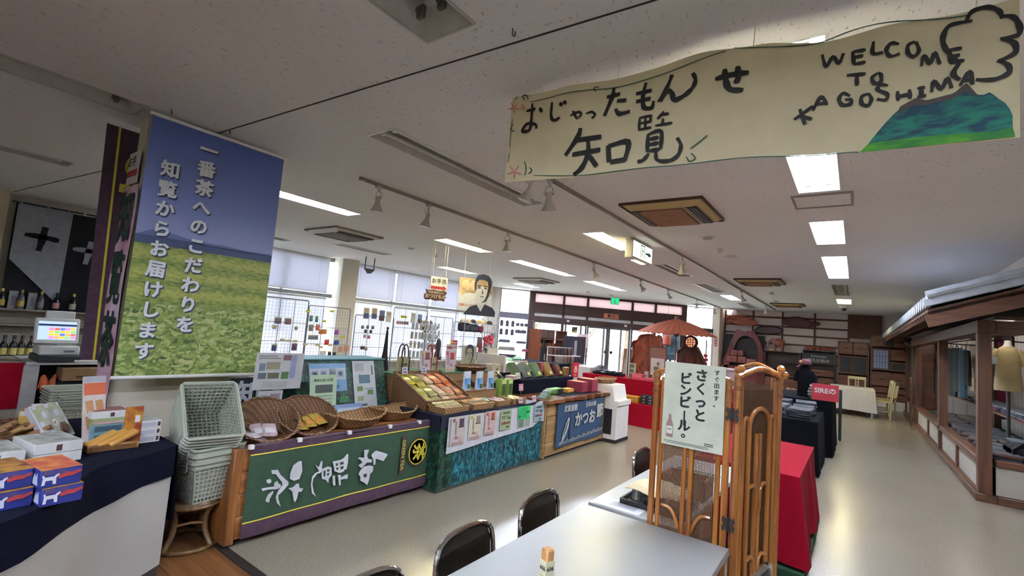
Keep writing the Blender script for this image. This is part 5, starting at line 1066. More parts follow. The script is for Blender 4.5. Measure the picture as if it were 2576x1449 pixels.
letter('茶',.16,m_yel,t,(.026,1.55,.39),'+x',roll=-PI/2,bold=.02); B().bx(.02,.024,1.345,1.39,.22,.56).build('name_plate', C('#4a3624'), t); letter('GREEN TEA',.052,C('#b9aa5a'),t,(.026,1.367,.39),'+x',roll=-PI/2,bold=.01)
# baskets on that counter
scoop = lambda hb,hf_: (lambda th: hf_+(hb-hf_)*(.5-.5*math.cos(th))**1.0)
wicker_bowl('scoop_basket','brown scoop basket with a grip hole and clear pink packets, nearest the shopping baskets',(-3.58,1.93,.645),(0,.12,-.25),.19,.20,scoop(.24,.045),m_wickd,1.12,(PI*.55,))
wicker_bowl('scoop_basket','brown scoop basket with a grip hole holding yellow packets',(-3.60,2.27,.645),(0,.12,-.2),.19,.21,scoop(.23,.045),m_wickd,1.12,(PI*.55,))
wicker_bowl('oval_basket','empty oval wicker basket on the green flag counter',(-3.60,2.74,.645),(0,0,.1),.16,.26,lambda th:.10+.025*math.cos(th*2+PI),m_wick3,1.2)
wicker_bowl('oval_basket','oval wicker basket with a few white packets beside the empty one',(-3.66,3.22,.645),(0,0,.1),.16,.22,lambda th:.10+.02*math.cos(th*2+PI),m_wick3,1.2)
random.seed(5)
for i in range(6): packet((-3.56+.03*(i%2)+.02*(i//3),1.76+.07*(i%3)+.02*(i//3),.675+.018*(i//2)),(.2*random.uniform(-1,1),.35,PI/2+random.uniform(-.3,.3)),.10,.14,'#b9a3a6','clear packet with pinkish print in the nearest scoop basket','pinkish packets',band='#d3cfcf')
for i in range(8): packet((-3.64+.045*(i//4),2.14+.075*(i%4),.68+.014*(i%4)+.01*(i//4)),(0,.42,PI/2+random.uniform(-.2,.2)),.095,.15,'#b59a45','yellow packet lying in the second scoop basket','yellow packets',band='#c98a3a')
for i in range(3): packet((-3.66,3.14+.08*i,.668),(0,.1,PI/2+.3*i),.09,.12,'#c4bfa8','white packet in the far oval basket','white packets',band='#9ab0a0')
# dark board, papers and leaf panel behind
poster('chiran_board','dark board with a white brush character standing behind the scoop baskets','sign',(-4.32,2.33,.66),(0,0,PX),.70,.33,'#24282c',(),(('知',.22,.55,.22,'#c4c8cc',.03),('覧',.66,.55,.24,'#c4c8cc',.03)),.02)
poster('paper_notice','large two-page paper with small photos hanging above the dark board','paper',(-4.02,2.22,.925),(.05,.0,PX-.06),.41,.31,'#b9b9b8',((.08,.2,.52,.72,'#6a7888'),(.22,.5,.55,.75,'#8f8a70'),(.08,.24,.30,.46,'#5c666a'),(.27,.5,.30,.46,'#5a5f4a'),(.55,.7,.28,.48,'#5a7a4a'),(.72,.84,.3,.95,'#8a93b0'),(.55,.72,.8,.95,'#7a5a5a'),(.06,.5,.84,.87,'#7a7a78'),(.06,.42,.9,.93,'#7a7a78'),(.2,.7,.05,.22,'#a9a8a2')))
poster('paper_notice','smaller white notice under the large two-page paper','paper',(-3.98,2.14,.648),(.08,0,PX-.1),.2,.28,'#b4b4b4',((.5,.9,.5,.9,'#8a7a80'),(.15,.2,.3,.85,'#4a4a50'),(.24,.29,.3,.85,'#4a4a50'),(.33,.38,.4,.85,'#4a4a50'),(.2,.6,.05,.2,'#5a4a60')))
for (y,z,lab) in ((2.02,.83,'small green price card left of the papers above the scoop baskets'),(2.47,.80,'small green price card between the papers and the pale green notice'),(2.85,.78,'small green price card in front of the blue poster')): poster('price_card',lab,'price card',(-3.95,y,z),(.2,0,PX),.09,.055,'#5f9a68',((.15,.85,.3,.4,'#2f5a3a'),(.2,.8,.6,.7,'#2f5a3a')),stem=z-.645)
t = thing('leaf_panel','slanted display panel covered in dark leaf print cloth behind the oval baskets','display panel',(-4.12,2.93,.64)); B().prism([(-.35,0),(.14,0),(-.02,.52),(-.35,.52)],-.50,.5,'xz').build('panel', print_mat('print_darkleaf','darkleaf'), t); B().bx(-.36,.0,-.51,.51,.52,.532).build('top_edge', C('#4a7a80'), t)
LEAN = (-.29,0,PX)
def lean(y,z): return (-3.975-.31*(z-.64), y, z)
poster('recipe_poster','blue poster with four sketched panels leaning on the leaf panel','poster',lean(2.75,.87),LEAN,.40,.27,'#6a93b8',((.03,.97,.42,.82,'#b5bcc4'),(.03,.05,.1,.2,'#3a5a80'))+tuple((.06+.23*i,.25+.23*i,.48,.78,'#9aa3ac') for i in range(4))+tuple((.09+.23*i,.2+.23*i,.55,.7,'#5f6a76') for i in range(4)),(('お茶のいれ方',.5,.15,.04,'#35608a'),))
poster('green_notice','pale green notice with a group photo clipped in front of the blue poster','paper',(-3.90,2.60,.77),(-.12,0,PX),.27,.28,'#a9c0a0',((.2,.85,.42,.68,'#4a5250'),(.15,.85,.1,.14,'#7a9a72'),(.15,.85,.2,.24,'#7a8a78'),(.15,.85,.3,.34,'#7a8a78')),(('農林水産大臣賞',.5,.82,.028,'#5a7a5a'),))
poster('tall_notice','tall white notice with field photos leaning at the end of the leaf panel','paper',lean(3.16,.69),LEAN,.27,.48,'#b5b8ba',((.25,.75,.52,.7,'#4a6a78'),(.15,.4,.36,.46,'#5f7a45'),(.6,.85,.28,.38,'#5f7a45'),(.15,.4,.16,.26,'#8aa06a'),(.1,.5,.78,.95,'#9aa0a0'),(.85,.9,.7,.9,'#33383a'),(.45,.85,.4,.42,'#7c8486'),(.05,.55,.05,.1,'#55605c')))
t = thing('sheet_stack','blue and white pamphlets in a clear holder behind the oval baskets','pamphlet',(-3.88,2.85,.65),.0); B().box((0,0,.06),(.06,.3,.12),(0,-.3,0)).build('holder', C('#7d93b5',.2), t); B().box((.035,.0,.05),(.004,.25,.09),(0,-.3,0)).build('pamphlet_front', C('#a5b0c0'), t)
# ------------------------------------------------------------------ counter with the blue-green plant cloth
t = thing('print_counter','display counter wrapped in blue-green plant print cloth with a dotted navy top cloth','counter',(-3.2,3.42,0))
B().bx(-1.05,-.01,0.02,1.82,0.03,.70).build('body', C('#3a3a38'), t); B().bx(-1.05,.01,0,1.84,0,.03).build('kick_board', C('#3c4038'), t)
B().sheet(lambda u,v:(.004+.007*math.sin(u*21)*(1-v)+.004*math.sin(u*47), .20+u*1.63, .03+v*.62),60,6,th=.004).build('plant_cloth', print_mat('print_grass','grass'), t)
B().sheet(lambda u,v:(.004+.01*math.sin(u*9)*(1-v), .0+u*.20, .03+v*.62),8,6,th=.004).build('leaf_cloth', print_mat('print_darkleaf','darkleaf'), t); B().sheet(lambda u,v:(-u*1.0, -.004, .03+v*.62),8,6,th=.004).build('leaf_cloth', print_mat('print_darkleaf','darkleaf'), t)
m_dots = print_mat('print_dots','dots')
B().bx(-1.06,.0,-.01,1.84,.70,.722).build('top_cloth', m_dots, t); B().sheet(lambda u,v:(.012+.006*math.sin(u*30)*(1-v), -.01+u*1.85, .60+.02*math.sin(u*8)+v*.12),50,3,th=.003).build('cloth_drop', m_dots, t); B().sheet(lambda u,v:(-u*1.0,-.014,.56+v*.16),8,3,th=.003).build('cloth_drop', m_dots, t)
t = thing('poster_strip','white cloth strip hung over the plant cloth carrying the tea posters','cloth',(-3.175,3.50,0))
B().sheet(lambda u,v:(.006*math.sin(u*11)*(1-v)+.02*max(0,u-.92)*8*(1-v), u*1.78, (.355+.10*u+.04*math.sin(max(0,u-.85)*18))+v*(.70-.355-.10*u)),40,5,th=.003).build('strip', C('#c3c4c8',.9), t)
def teap(y, z, w_, h_, lab, base, cup, tx, ink): 
    return poster('tea_poster',lab,'poster',(-3.160,y,z),(0,0,PX),w_,h_,base,((.55,.88,.62,.92,cup),(.5,.92,.60,.64,'#5a2a22'),(.08,.9,.02,.10,'#a58a86'),(.3,.5,.2,.3,'#8a6a6a'),(.55,.75,.12,.28,'#b59a9a'),(.35,.38,.3,.85,ink),(.28,.31,.4,.85,ink),(.1,.25,.82,.95,tx)))
teap(3.63,.43,.21,.27,'tea poster with a purple cup, leftmost on the white strip','#bfb4ae','#4a3a48','#a05050','#5a4a4a'); teap(3.89,.45,.2,.25,'tea poster with a white cup and yellow corner, second on the white strip','#c6bfa8','#8a7a6c','#a5a04a','#5a4a4a'); teap(4.14,.465,.18,.245,'tea poster with a red cup, third on the white strip','#c4a9a0','#9a4a36','#a83a3a','#6a3a3a')
poster('tea_card','green card reading T heart Tea on the white strip','poster',(-3.160,4.42,.48),(0,0,PX),.2,.215,'#9fae86',(),(('知覧産紅茶',.5,.85,.026,'#4a5a40'),('T♡ Tea',.5,.60,.055,'#3a4a34'),('各種540円',.5,.33,.038,'#8a3a30'),('(税込)',.7,.14,.026,'#5a5a4a')))
poster('neon_notice','bright neon green handwritten notice on the white strip','paper',(-3.158,4.78,.56),(0,0,PX-.0),.24,.15,'#2fc06a',tuple((.1+.12*i,.13+.12*i,.12,.9,'#1f5a3a') for i in range(6)),(('日本一',.85,.5,.03,'#14402a'),('◎',.1,.2,.04,'#14402a')))
poster('photo_sheet','white sheet with two green photos under the neon notice','paper',(-3.162,4.80,.455),(0,0,PX),.26,.12,'#b9bdbb',((.05,.45,.1,.9,'#6a7a60'),(.52,.95,.1,.9,'#96a098')))
poster('tea_card','blue card reading T heart Tea at the right end of the white strip','poster',(-3.160,5.10,.50),(0,0,PX),.19,.20,'#94a9ae',(),(('知覧産緑茶',.5,.85,.024,'#3a4a54'),('T♡ Tea',.5,.62,.05,'#2f4048'),('各種540円',.5,.35,.036,'#8a3a40'),('(税込)',.7,.14,.024,'#4a5a5a')))
# slanted wicker bins full of tea packets
def bin_(name, lab, loc, rz, w_, d_, hb, hf, mat=m_wickd):
    t = thing(name, lab, 'basket', loc, rz)                  # local: x depth towards the aisle, y width
    for s in (-1,1): B().prism([(-d_/2,0),(d_/2,0),(d_/2,hf),(-d_/2,hb)],s*w_/2-.008,s*w_/2+.008,'xz').build('side', mat, t)
    B().bx(d_/2-.012,d_/2,-w_/2,w_/2,0,hf).build('front', mat, t); B().bx(-d_/2,-d_/2+.012,-w_/2,w_/2,0,hb).build('back', mat, t)
    an = math.atan2(hb-hf,d_); B().box((0,0,(hb+hf)/2-.05),(d_/math.cos(an)-.02,w_-.02,.01),(0,an,0)).build('shelf', mat, t)
    for s in (-1,1): B().tube([(-d_/2,s*w_/2,hb),(d_/2,s*w_/2,hf)],.011,6).build('rim', mat, t)
    B().tube([(d_/2,-w_/2,hf),(d_/2,w_/2,hf)],.011,6).build('rim', mat, t); return an
an = bin_('slanted_bin','large slanted wicker bin filled with rows of small tea packets',(-3.72,3.80,.723),0,.68,.52,.33,.09)
random.seed(9)
cols = [('#c2ab2c','#8a8a2a'),('#b5a548','#7a7a30'),('#b09a78','#c9a98a'),('#c2744e','#c06a4a'),('#bd5f3c','#c98a5a')]
for c in range(5):
    for r in range(5):
        u = -.22+r*.105; col = cols[c][0] if r < 3 else ['#a59a5a','#a89c68','#a98f72','#a8875c','#a07048'][c]
        packet((-3.72+u,3.80-.265+c*.132,.723+.21-.45*(u)+.012*(r%2)-.035),(random.uniform(-.08,.08),.42,PI/2+random.uniform(-.08,.08)),.12,.15,col,'small %s tea packet in the large slanted bin' % ['yellow','olive yellow','beige','salmon','orange'][c],'%s packets in the slanted bin' % ['yellow','olive','beige','salmon','orange'][c],band=cols[c][1])
for (y,lab) in ((3.56,'white price card at the left top of the slanted bin'),(3.84,'white price card at the middle top of the slanted bin')): poster('price_card',lab,'price card',(-3.92,y,1.03),(-.2,0,PX),.075,.07,'#b9bccb',((.15,.85,.55,.85,'#7a6a90'),(.2,.8,.15,.4,'#4a4a60')),stem=.06)
def tray(lab, x, y, w_, d_, mat=m_wick3, z=.723):
    t = thing('wicker_tray', lab, 'basket', (x,y,z)); n = 1.12
    for s in (-1,1): B().prism([(-d_/2,0),(d_/2,0),(d_/2*n,.06),(-d_/2*n,.06)],s*w_/2-.006,s*w_/2+.006,'xz').build('side', mat, t)
    for s in (-1,1): b = B(); b.box((s*d_/2*1.05,0,.03),(.012,w_,.062),(0,.1*s,0)); b.build('side', mat, t)
    B().bx(-d_/2,d_/2,-w_/2,w_/2,0,.01).build('bottom', mat, t); return t
tray('wicker tray of beige tea packets at the front of the dotted cloth',-3.33,3.66,.36,.20); tray('wicker tray of orange spotted packets on the dotted cloth',-3.35,4.10,.34,.22); tray('small wicker tray with pink paper on the dotted cloth',-3.36,4.49,.24,.2); tray('small wicker tray with yellow paper next to the pink one',-3.36,4.80,.26,.2)
for i in range(8): packet((-3.40+.06*(i//4),3.55+.085*(i%4),.765+.02*(i//4)*-1+.02),(0,.25,PI/2+random.uniform(-.1,.1)),.09,.12,'#b0a078','beige tea packet in the front wicker tray','beige packets',band='#8a7a50')
for i in range(10): packet((-3.42+.06*(i//5),3.97+.065*(i%5),.775),(0,.3,PI/2+random.uniform(-.15,.15)),.085,.13,'#b5813a','orange spotted packet in the second wicker tray','orange packets',band='#6a5a2a')
for i in range(4): packet((-3.38+.03*(i%2),4.42+.045*i,.77),(random.uniform(-.2,.2),.3,1.2+random.uniform(-.4,.4)),.085,.11,'#b98f94','pink packet in the small wicker tray','pink packets',band='#c9b0b0')
for i in range(4): packet((-3.38+.03*(i%2),4.72+.05*i,.77),(random.uniform(-.2,.2),.3,1.2+random.uniform(-.4,.4)),.085,.11,'#c0ad45','yellow packet in the small wicker tray next to the pink one','bright yellow packets',band='#d0c890')
for i in range(3): packet((-3.40,4.27+.04*i,.77),(0,.5,PI/2),.06,.1,'#6a9a7a','green clear packet between the orange and pink trays','green packets',band='#a5c0ae')
poster('price_card','pink price card in front of the yellow paper tray','price card',(-3.22,4.78,.735),(-.2,0,PX),.085,.065,'#c9b0b8',((.15,.85,.3,.7,'#a06a7a'),)); poster('price_card','pink price card at the corner of the plant print counter','price card',(-3.22,5.08,.735),(-.2,0,PX),.08,.07,'#c9b4bc',((.15,.85,.3,.7,'#a06a7a'),))
bin_('slanted_bin','second slanted wicker bin beside the white pouches',(-3.85,4.40,.723),0,.5,.44,.26,.08)
# white pouches with blue mountain print
for i,(x,y) in enumerate(((-3.66,4.28),(-3.63,4.47),(-3.61,4.66))):
    t = thing('tea_pouch','white stand-up pouch with blue sky print, %s of three' % ['leftmost','middle','rightmost'][i],'pouch',(x,y,.86),.15,'white pouches'); 
    def pf(sg): return lambda u,v: (sg*(.035*(1-v)**.7*math.sin(PI*u)**.5),(u-.5)*.16,v*.21)
    b = B(); b.sheet(pf(1),8,8); b.sheet(pf(-1),8,8); b.build('pouch_body', C('#b9c3cf'), t)
    b = B(); b.sheet(lambda u,v:(.0365*(1-(.05+v*.6))**.7*math.sin(PI*(.1+.8*u))**.5+.001,(.1+.8*u-.5)*.16,.01+v*.12),8,6); b.build('blue_print', M('blue_sky_print','#3f7fc0',.4,col2='#7fa8cf',scale=10), t); B().box((.032,.0,.04),(.012,.05,.05),ch=.003).build('green_print', C('#4a6a3a'), t)
t = thing('pouch_riser','woven riser block carrying the white pouches','riser',(-3.66,4.46,.723)); B().bx(-.08,.08,-.3,.3,0,.135,ch=.004).build('block', m_wick3, t); B().bx(-.085,.085,-.305,.305,.12,.137).build('rim', m_wickd, t)
for i,(y,lab) in enumerate(((4.90,'lime green carton with dark window, left of the pair'),(5.04,'lime green carton with dark window, right of the pair'))): carton('green_carton',lab,(-3.62,y,.723),.1,(.09,.12,.24),C('#7f9a3c'),(('+x',.1,.9,.2,.75,C('#3a4a2a')),('+x',.1,.9,.78,.95,C('#b5c08a'))),'lime green cartons')
for i,(x,y,c) in enumerate(((-3.70,4.86,'#9a8a5a'),(-3.72,5.0,'#a08a6a'),(-3.66,4.94,'#8a7a58'))): packet((x,y,.965+.01*i),(.5,.5,1.2+i),.12,.14,c,'open brown paper wrapped sweet on top of the lime green cartons','paper wrapped sweets',band='#c9bfae')
# risers and goods along the back of that counter
t = thing('back_riser','wicker-fronted riser along the back of the plant print counter','riser',(-4.1,4.35,.72)); B().bx(-.25,.1,-.85,.75,0,.30,ch=.004).build('block', m_wick3, t); B().bx(-.26,.11,-.86,.76,.285,.302).build('cover', M('green_cloth','#3f6a4a',.9,var=.1,scale=20), t)
wicker_bowl('flat_basket','dark flat basket of wrapped goods behind the white pouches',(-4.05,4.80,1.022),(0,0,0),.16,.24,lambda th:.06,m_wickd,1.1)
random.seed(21)
for i in range(10): tag(B().tube([(0,0,0),(.05,.06,.015)],[.014,.01],6).build('wrapped_sweet', C(random.choice(('#a09070','#8a7a60','#b5a890')))),'small wrapped sweet in the dark flat basket','sweet','wrapped sweets',(-4.12+random.uniform(-.02,.14),4.66+i*.03,1.045),random.uniform(0,3))
def tote(lab, y, c, strap):
    t = thing('tote_bag', lab, 'bag', (-4.13,y,1.022)); 
    B().sheet(lambda u,v:(.05*math.sin(PI*u)*(1-.5*v)+.0,(u-.5)*.17,v*.17),8,6,th=.004).sheet(lambda u,v:(-.05*math.sin(PI*u)*(1-.5*v),(u-.5)*.17,v*.17),8,6).build('bag_body', C(c,.8), t); B().bx(.052,.055,-.06,-.04,.0,.17).bx(.052,.055,.04,.06,.0,.17).build('band', C(strap), t); B().bx(.053,.057,-.02,.02,.08,.1).build('emblem', C('#3a4a3a'), t)
    for s in (.03,-.03): B().tube(smooth_pts([(s,-.05,.16),(s,-.035,.27),(s,.0,.31),(s,.035,.27),(s,.05,.16)],4),.008,6).build('handle', C(strap), t)
tote('cream tote bag with dark handles standing behind the slanted bin',3.70,'#a89a72','#2c2823'); tote('cream tote bag with red straps standing between the two tea posters',4.14,'#b0a480','#8a2a2a')
def teastand(y, lab, base, cup, ink): poster('tea_poster',lab,'poster',(-4.0,y,1.02),(-.08,0,PX),.17,.26,base,((.5,.9,.62,.9,cup),(.45,.9,.58,.63,'#5a2a2a'),(.1,.3,.8,.95,ink),(.3,.34,.3,.85,'#6a5050'),(.2,.24,.35,.85,'#6a5050'),(.1,.9,.03,.14,'#b0a06a'),(.5,.7,.25,.4,'#8a6a70')))
teastand(3.93,'standing tea poster with a red-brown cup beside the dark-handled tote','#b5aeb0','#7a4038','#a5a04a'); teastand(4.35,'standing tea poster with a red cup beside the red-strapped tote','#b8a4a8','#a0322f','#a83a48')
t = thing('cloth_fin','black pointed wrapped umbrella-like cloth standing behind the leaf panel','wrapped cloth',(-4.3,3.58,.72)); B().lathe([(.0,0),(.075,.0),(.085,.12),(.06,.32),(.03,.52),(.014,.74),(.0,.78)],14,sx=.6).build('cloth', M('black_wrap','#17171c',.8,var=.1), t); B().tube([(0,0,.76),(0,0,.79)],.012,6).build('tip', m_dark, t)
# sign stand and portrait card
t = poster('pig_sign','white shop sign with magenta top and two black oval marks above the flat basket','sign',(-4.25,4.62,1.06),(0,0,PX),.20,.28,'#b9b6b4',((.3,1.0,1.0,1.2,'#a8307c'),(.3,.58,1.0,1.2,'#c0502a')),(('祝!',.44,1.1,.04,'#d8c93a',.04),('のぼり',.8,1.07,.028,'#d8c8c8'),('幸福のブタ',.5,.84,.038,'#a03038',.03),('幸福のブタ',.5,.36,.034,'#a03038',.03)),.006)
for z in (.165,.06): 
    b = B(); b.T = Matrix.Translation((-.01,-.001,z)) @ Matrix.Rotation(PI/2,4,'X'); b.lathe([(.06,0),(.06,.002),(0,.002)],20,sy=.55); b.build('oval_mark', C('#1c1c18'), t); letter('黒豚の里',.024,C('#c0b43a'),t,(-.01,-.0045,z),bold=.03)
B().bx(.05,.075,-.002,0,.14,.19).build('tag_mark', C('#33302c'), t); B().bx(-.1,.1,0,.05,-.02,0).build('foot', C('#8a8a88'), t)
def portrait(t, s, dx=0., dz=0.):
    """a plain high-contrast head of a man in a dark jacket, stencil style"""
    ink = C('#1f2740'); q = lambda pts: [((x+dx)*s,(z+dz)*s) for x,z in pts]
    def blk(pts, nm, m=ink, e=.0016): B().prism(q(pts),-e,-.0004,'xz').build(nm,m,t)
    blk([(-.16,.16),(-.18,.30),(-.16,.42),(-.11,.49),(.0,.52),(.12,.50),(.18,.44),(.20,.32),(.18,.16),(.14,.12),(.13,.26),(.11,.38),(.02,.41),(-.08,.40),(-.13,.34),(-.13,.2)],'hair_print')
    blk([(-.11,.26),(-.03,.275),(-.03,.295),(-.11,.285)],'brow_print'); blk([(.03,.275),(.11,.265),(.11,.29),(.03,.295)],'brow_print'); blk([(-.09,.22),(-.03,.225),(-.04,.25),(-.08,.25)],'eye_print'); blk([(.04,.225),(.10,.22),(.09,.25),(.05,.25)],'eye_print')
    blk([(.0,.24),(.03,.13),(-.02,.12),(-.0,.135)],'nose_print'); blk([(-.05,.075),(.06,.075),(.03,.06),(-.03,.06)],'mouth_print'); blk([(.13,.26),(.16,.1),(.10,-.03),(.0,-.06),(.07,.0),(.11,.1)],'jaw_print')
    blk([(-.36,-.30),(-.24,-.16),(-.10,-.10),(.0,-.24),(.08,-.08),(.26,-.14),(.33,-.22),(.33,-.32),(-.36,-.32)],'jacket_print')
t = poster('portrait_card','framed stencil portrait of a dark-haired man standing behind the flat basket','poster',(-4.3,5.05,.93),(-.05,0,PX),.30,.40,'#8f8a74',((0,1,0,.06,'#b0b0ac'),(0,.05,0,1,'#b0b0ac'),(.95,1,0,1,'#b0b0ac'),(0,1,.95,1,'#b0b0ac')),(),.01); portrait(t,.46,0,.38)
# ------------------------------------------------------------------ live-edge wooden counter with the blue curtain
m_slab = wood('live_edge_wood','#5a3420','#8a5a36',.25,axis=1,scale=4,coat=.4); m_pale = wood('pale_wood','#8a6a42','#a8875a',.45,axis=1,scale=5)
t = thing('slab_counter','wooden counter with a live-edge slab top and blue bonito curtain','counter',(-3.15,5.25,0))
for i in range(4): B().bx(-.05,0,.02,1.74,.04+i*.165,.04+i*.165+.161,ch=.004).build('plank', m_pale, t)
B().bx(-.85,0,0,.04,.02,.70,ch=.003).build('end_panel', m_pale, t); B().bx(-.85,0,1.72,1.76,.02,.70,ch=.003).build('end_panel', m_pale, t); B().bx(-.83,-.05,.03,1.72,0,.04).build('plinth', m_dark, t)
edge = [( .05+.02*math.sin(i*1.7)+.015*math.sin(i*.6), -.04+1.86*i/24) for i in range(25)]
B().prism(edge+[(-.88,1.82),(-.88,-.04)],.70,.745,'xy').build('slab_top', m_slab, t)
m_ind = M('indigo_cloth','#2c4766',.85,var=.1,scale=20)
t = thing('bonito_curtain','blue split curtain with white bonito lettering and fish on the wooden counter','curtain',(-3.125,5.50,.12)); 
for k in range(4): B().sheet(lambda u,v:(.008*math.sin(u*5+k*2)*(1-v)+.004, .35*k+u*.345, v*.555),8,8,th=.003).build('cloth_panel', m_ind, t)
B().tube([(0,-.03,.555),(0,1.43,.555)],.009,6).build('rod', m_dark, t); mw = C('#b5b6b0')
letter('武家屋敷',.095,mw,t,(.02,.33,.48),'+x',bold=.02); letter('日本の味',.085,mw,t,(.02,.93,.49),'+x',bold=.02); letter('かつお',.21,mw,t,(.02,.78,.30),'+x',bold=.03); letter('節',.22,mw,t,(.02,1.24,.36),'+x',bold=.03)
b = B(); b.T = Matrix.Translation((.02,.0,.0)) @ Matrix.Rotation(PI/2,4,'Z'); 
b.prism(smooth_pts([(.12,.05),(.15,.16),(.22,.30),(.29,.37),(.31,.34),(.29,.24),(.22,.14),(.15,.06)],2),-.001,.001,'xz'); b.prism([(.12,.07),(.05,.03),(.12,.05)],-.001,.001,'xz'); b.build('fish_print', mw, t)
b = B(); b.T = Matrix.Translation((.0225,.0,.0)) @ Matrix.Rotation(PI/2,4,'Z'); brush(b,smooth_pts([(.17,.14),(.22,.24),(.27,.32)],4),.025); b.build('fish_stripe', m_ind, t)
b = B(); b.T = Matrix.Translation((.02,.0,.0)) @ Matrix.Rotation(PI/2,4,'Z')
for i in range(26): x = .06+i*.05; brush(b,smooth_pts([(x,.02+.05*(i/26)),(x+.015,.06+.06*(i/26)+.02*math.sin(i*2)),(x+.04,.05+.06*(i/26)),(x+.035,.03+.05*(i/26))],3),.008)
b.build('wave_print', mw, t)
# navy riser and packs on the slab
t = cloth_table('riser_block',-3.98,-3.62,5.35,6.80,.93,.748,m_navy,'low riser under navy cloth on the live-edge counter',.005,seed=2,wav=.004,cat='riser'); 
for ch in list(t.children):
    if ch.name.startswith('leg') or ch.name.startswith('table_top'): bpy.data.objects.remove(ch)
B().bx(-.16,.16,-.70,.70,.75,.92).build('block', C('#4a4640'), t)
t = thing('navy_mat','flat navy cloth on the live-edge slab top','cloth',(-3.4,6.35,.746)); B().bx(-.2,.2,-.55,.55,0,.004).build('cloth', m_navy, t); B().bx(.2,.22,-.55,.55,-.0,.005).build('hem', C('#1f2438'), t)
m_clear = glassy('clear_lid','#eef2f2',.16,.05)
def sweet_pack(y, lab, c, lidc, w_=.17, h_=.23, rot=-.6):
    t = thing('sweets_pack', lab, 'sweets box', (-3.78,y,.935), rot=(0,rot,.12)); B().box((0,0,h_/2),(.05,w_,h_),ch=.003).build('carton', C(c), t); B().bx(.025,.028,-w_*.44,w_*.44,h_*.05,h_*.95).build('filling', M('fill_'+lidc,lidc,.4,col2=c,scale=34), t); B().bx(.028,.034,-w_*.48,w_*.48,h_*.02,h_*.98).build('clear_lid', m_clear, t); B().bx(.0345,.035,-w_*.2,w_*.2,h_*.08,h_*.28).build('price_label', C('#b5b56a'), t)
sweet_pack(5.48,'green sweets box with clear lid, leftmost leaning on the navy riser','#5f7a4a','#7a7a68'); sweet_pack(5.75,'grey and green sweets box with clear lid, second on the navy riser','#8a8f8a','#7a7f78'); sweet_pack(6.03,'green speckled sweets box with clear lid, third on the navy riser','#6a8a5a','#8a9a80',.2); sweet_pack(6.36,'orange sweets box with clear lid and golden cakes on the navy riser','#a5703c','#8a7440',.22); sweet_pack(6.66,'red sweets box with clear lid at the right end of the navy riser','#7a3038','#8a7a50',.16,.19)
carton('sweets_box','red box standing behind the orange sweets box',(-3.9,6.25,.933),.2,(.08,.14,.2),C('#8a3a48'),(('+x',.1,.9,.1,.9,C('#96505c')),)); carton('sweets_box','pink pack lying left of the leaning sweets boxes',(-3.70,5.24,.94),.2,(.12,.16,.05),C('#a5808a'),(('top',.1,.9,.1,.9,C('#b59aa2')),)); carton('framed_sweets_box','wooden framed box at the end of the navy riser',(-3.80,6.86,.90),.2,(.06,.18,.16),C('#8a6a3a'),(('+x',.12,.88,.12,.88,C('#6a4a3a')),))
carton('snack_carton','green carton with black side on the navy mat',(-3.45,5.94,.752),.05,(.12,.32,.065),C('#5f8a3a'),(('+x',.45,1,.05,.95,C('#23261f')),('top',.1,.9,.1,.9,C('#6f9a44')))); carton('snack_carton','small yellow carton right of the green one',(-3.43,6.28,.752),.05,(.12,.2,.05),C('#b5852f'),(('+x',.1,.9,.2,.8,C('#c99a45')),))
for i in range(3): carton('clear_snack_pack','clear pack of green snacks at the near corner of the slab, %s' % ['lowest','middle','topmost'][i],(-3.30+.0*i,5.42+.05*i,.748+i*.03),.35,(.10,.26,.028),C('#8fa596',.2),(('+x',.05,.95,.2,.8,C('#6a9a5a')),('top',.05,.6,.1,.9,C('#b0b8b5',.15))))
for k,(y,n) in enumerate(((6.58,4),(6.82,5))):
    for i in range(n): carton('red_gift_box','crimson gift box, %s in the %s crimson stack' % (ORD[i],['left','right'][k]),(-3.42+.04*k,y,.75+i*.037),.03,(.26,.21,.036),C('#8a2a40'),(('top',.1,.9,.1,.9,C('#a8843c')),))
poster('price_card','pink price card standing on the navy riser front','price card',(-3.58,5.30,.80),(-.1,0,PX),.1,.09,'#b98a94',((.1,.9,.3,.7,'#c9a5aa'),),stem=.055); poster('price_card','white price card on a clip by the leftmost sweets box','price card',(-3.64,5.30,.95),(-.2,0,PX),.11,.08,'#b5b8a5',((.1,.9,.3,.5,'#8a8f80'),))
poster('red_sign','small upright red sign with a white mark behind the crimson boxes','sign',(-3.72,7.05,.90),(0,0,PX),.2,.24,'#a8202e',((.3,.7,.12,.2,'#d0a0a0'),),(('♨',.5,.55,.11,'#d5b5b5',.01),),.012,stem=.9)
# white stepped stand
t = thing('white_stand','white stepped side stand with black side panel at the end of the wooden counter','stand',(-3.12,7.22,0))
B().prism([(-.17,.05),(.17,.05),(.17,.56),(.20,.56),(.20,.63),(.13,.63),(.08,.86),(-.17,.86)],-.22,.26,'xz').build('body', m_white, t); B().bx(-.16,.10,-.224,-.22,.12,.5).build('dark_panel', C('#1b1d22'), t); B().bx(-.175,.178,-.23,.27,0,.05).build('plinth', C('#20222a'), t)
wicker_bowl('flat_basket','shallow wicker basket on top of the white stepped stand',(-3.27,7.25,.862),(0,0,0),.12,.26,lambda th:.07,m_wick3,1.1)
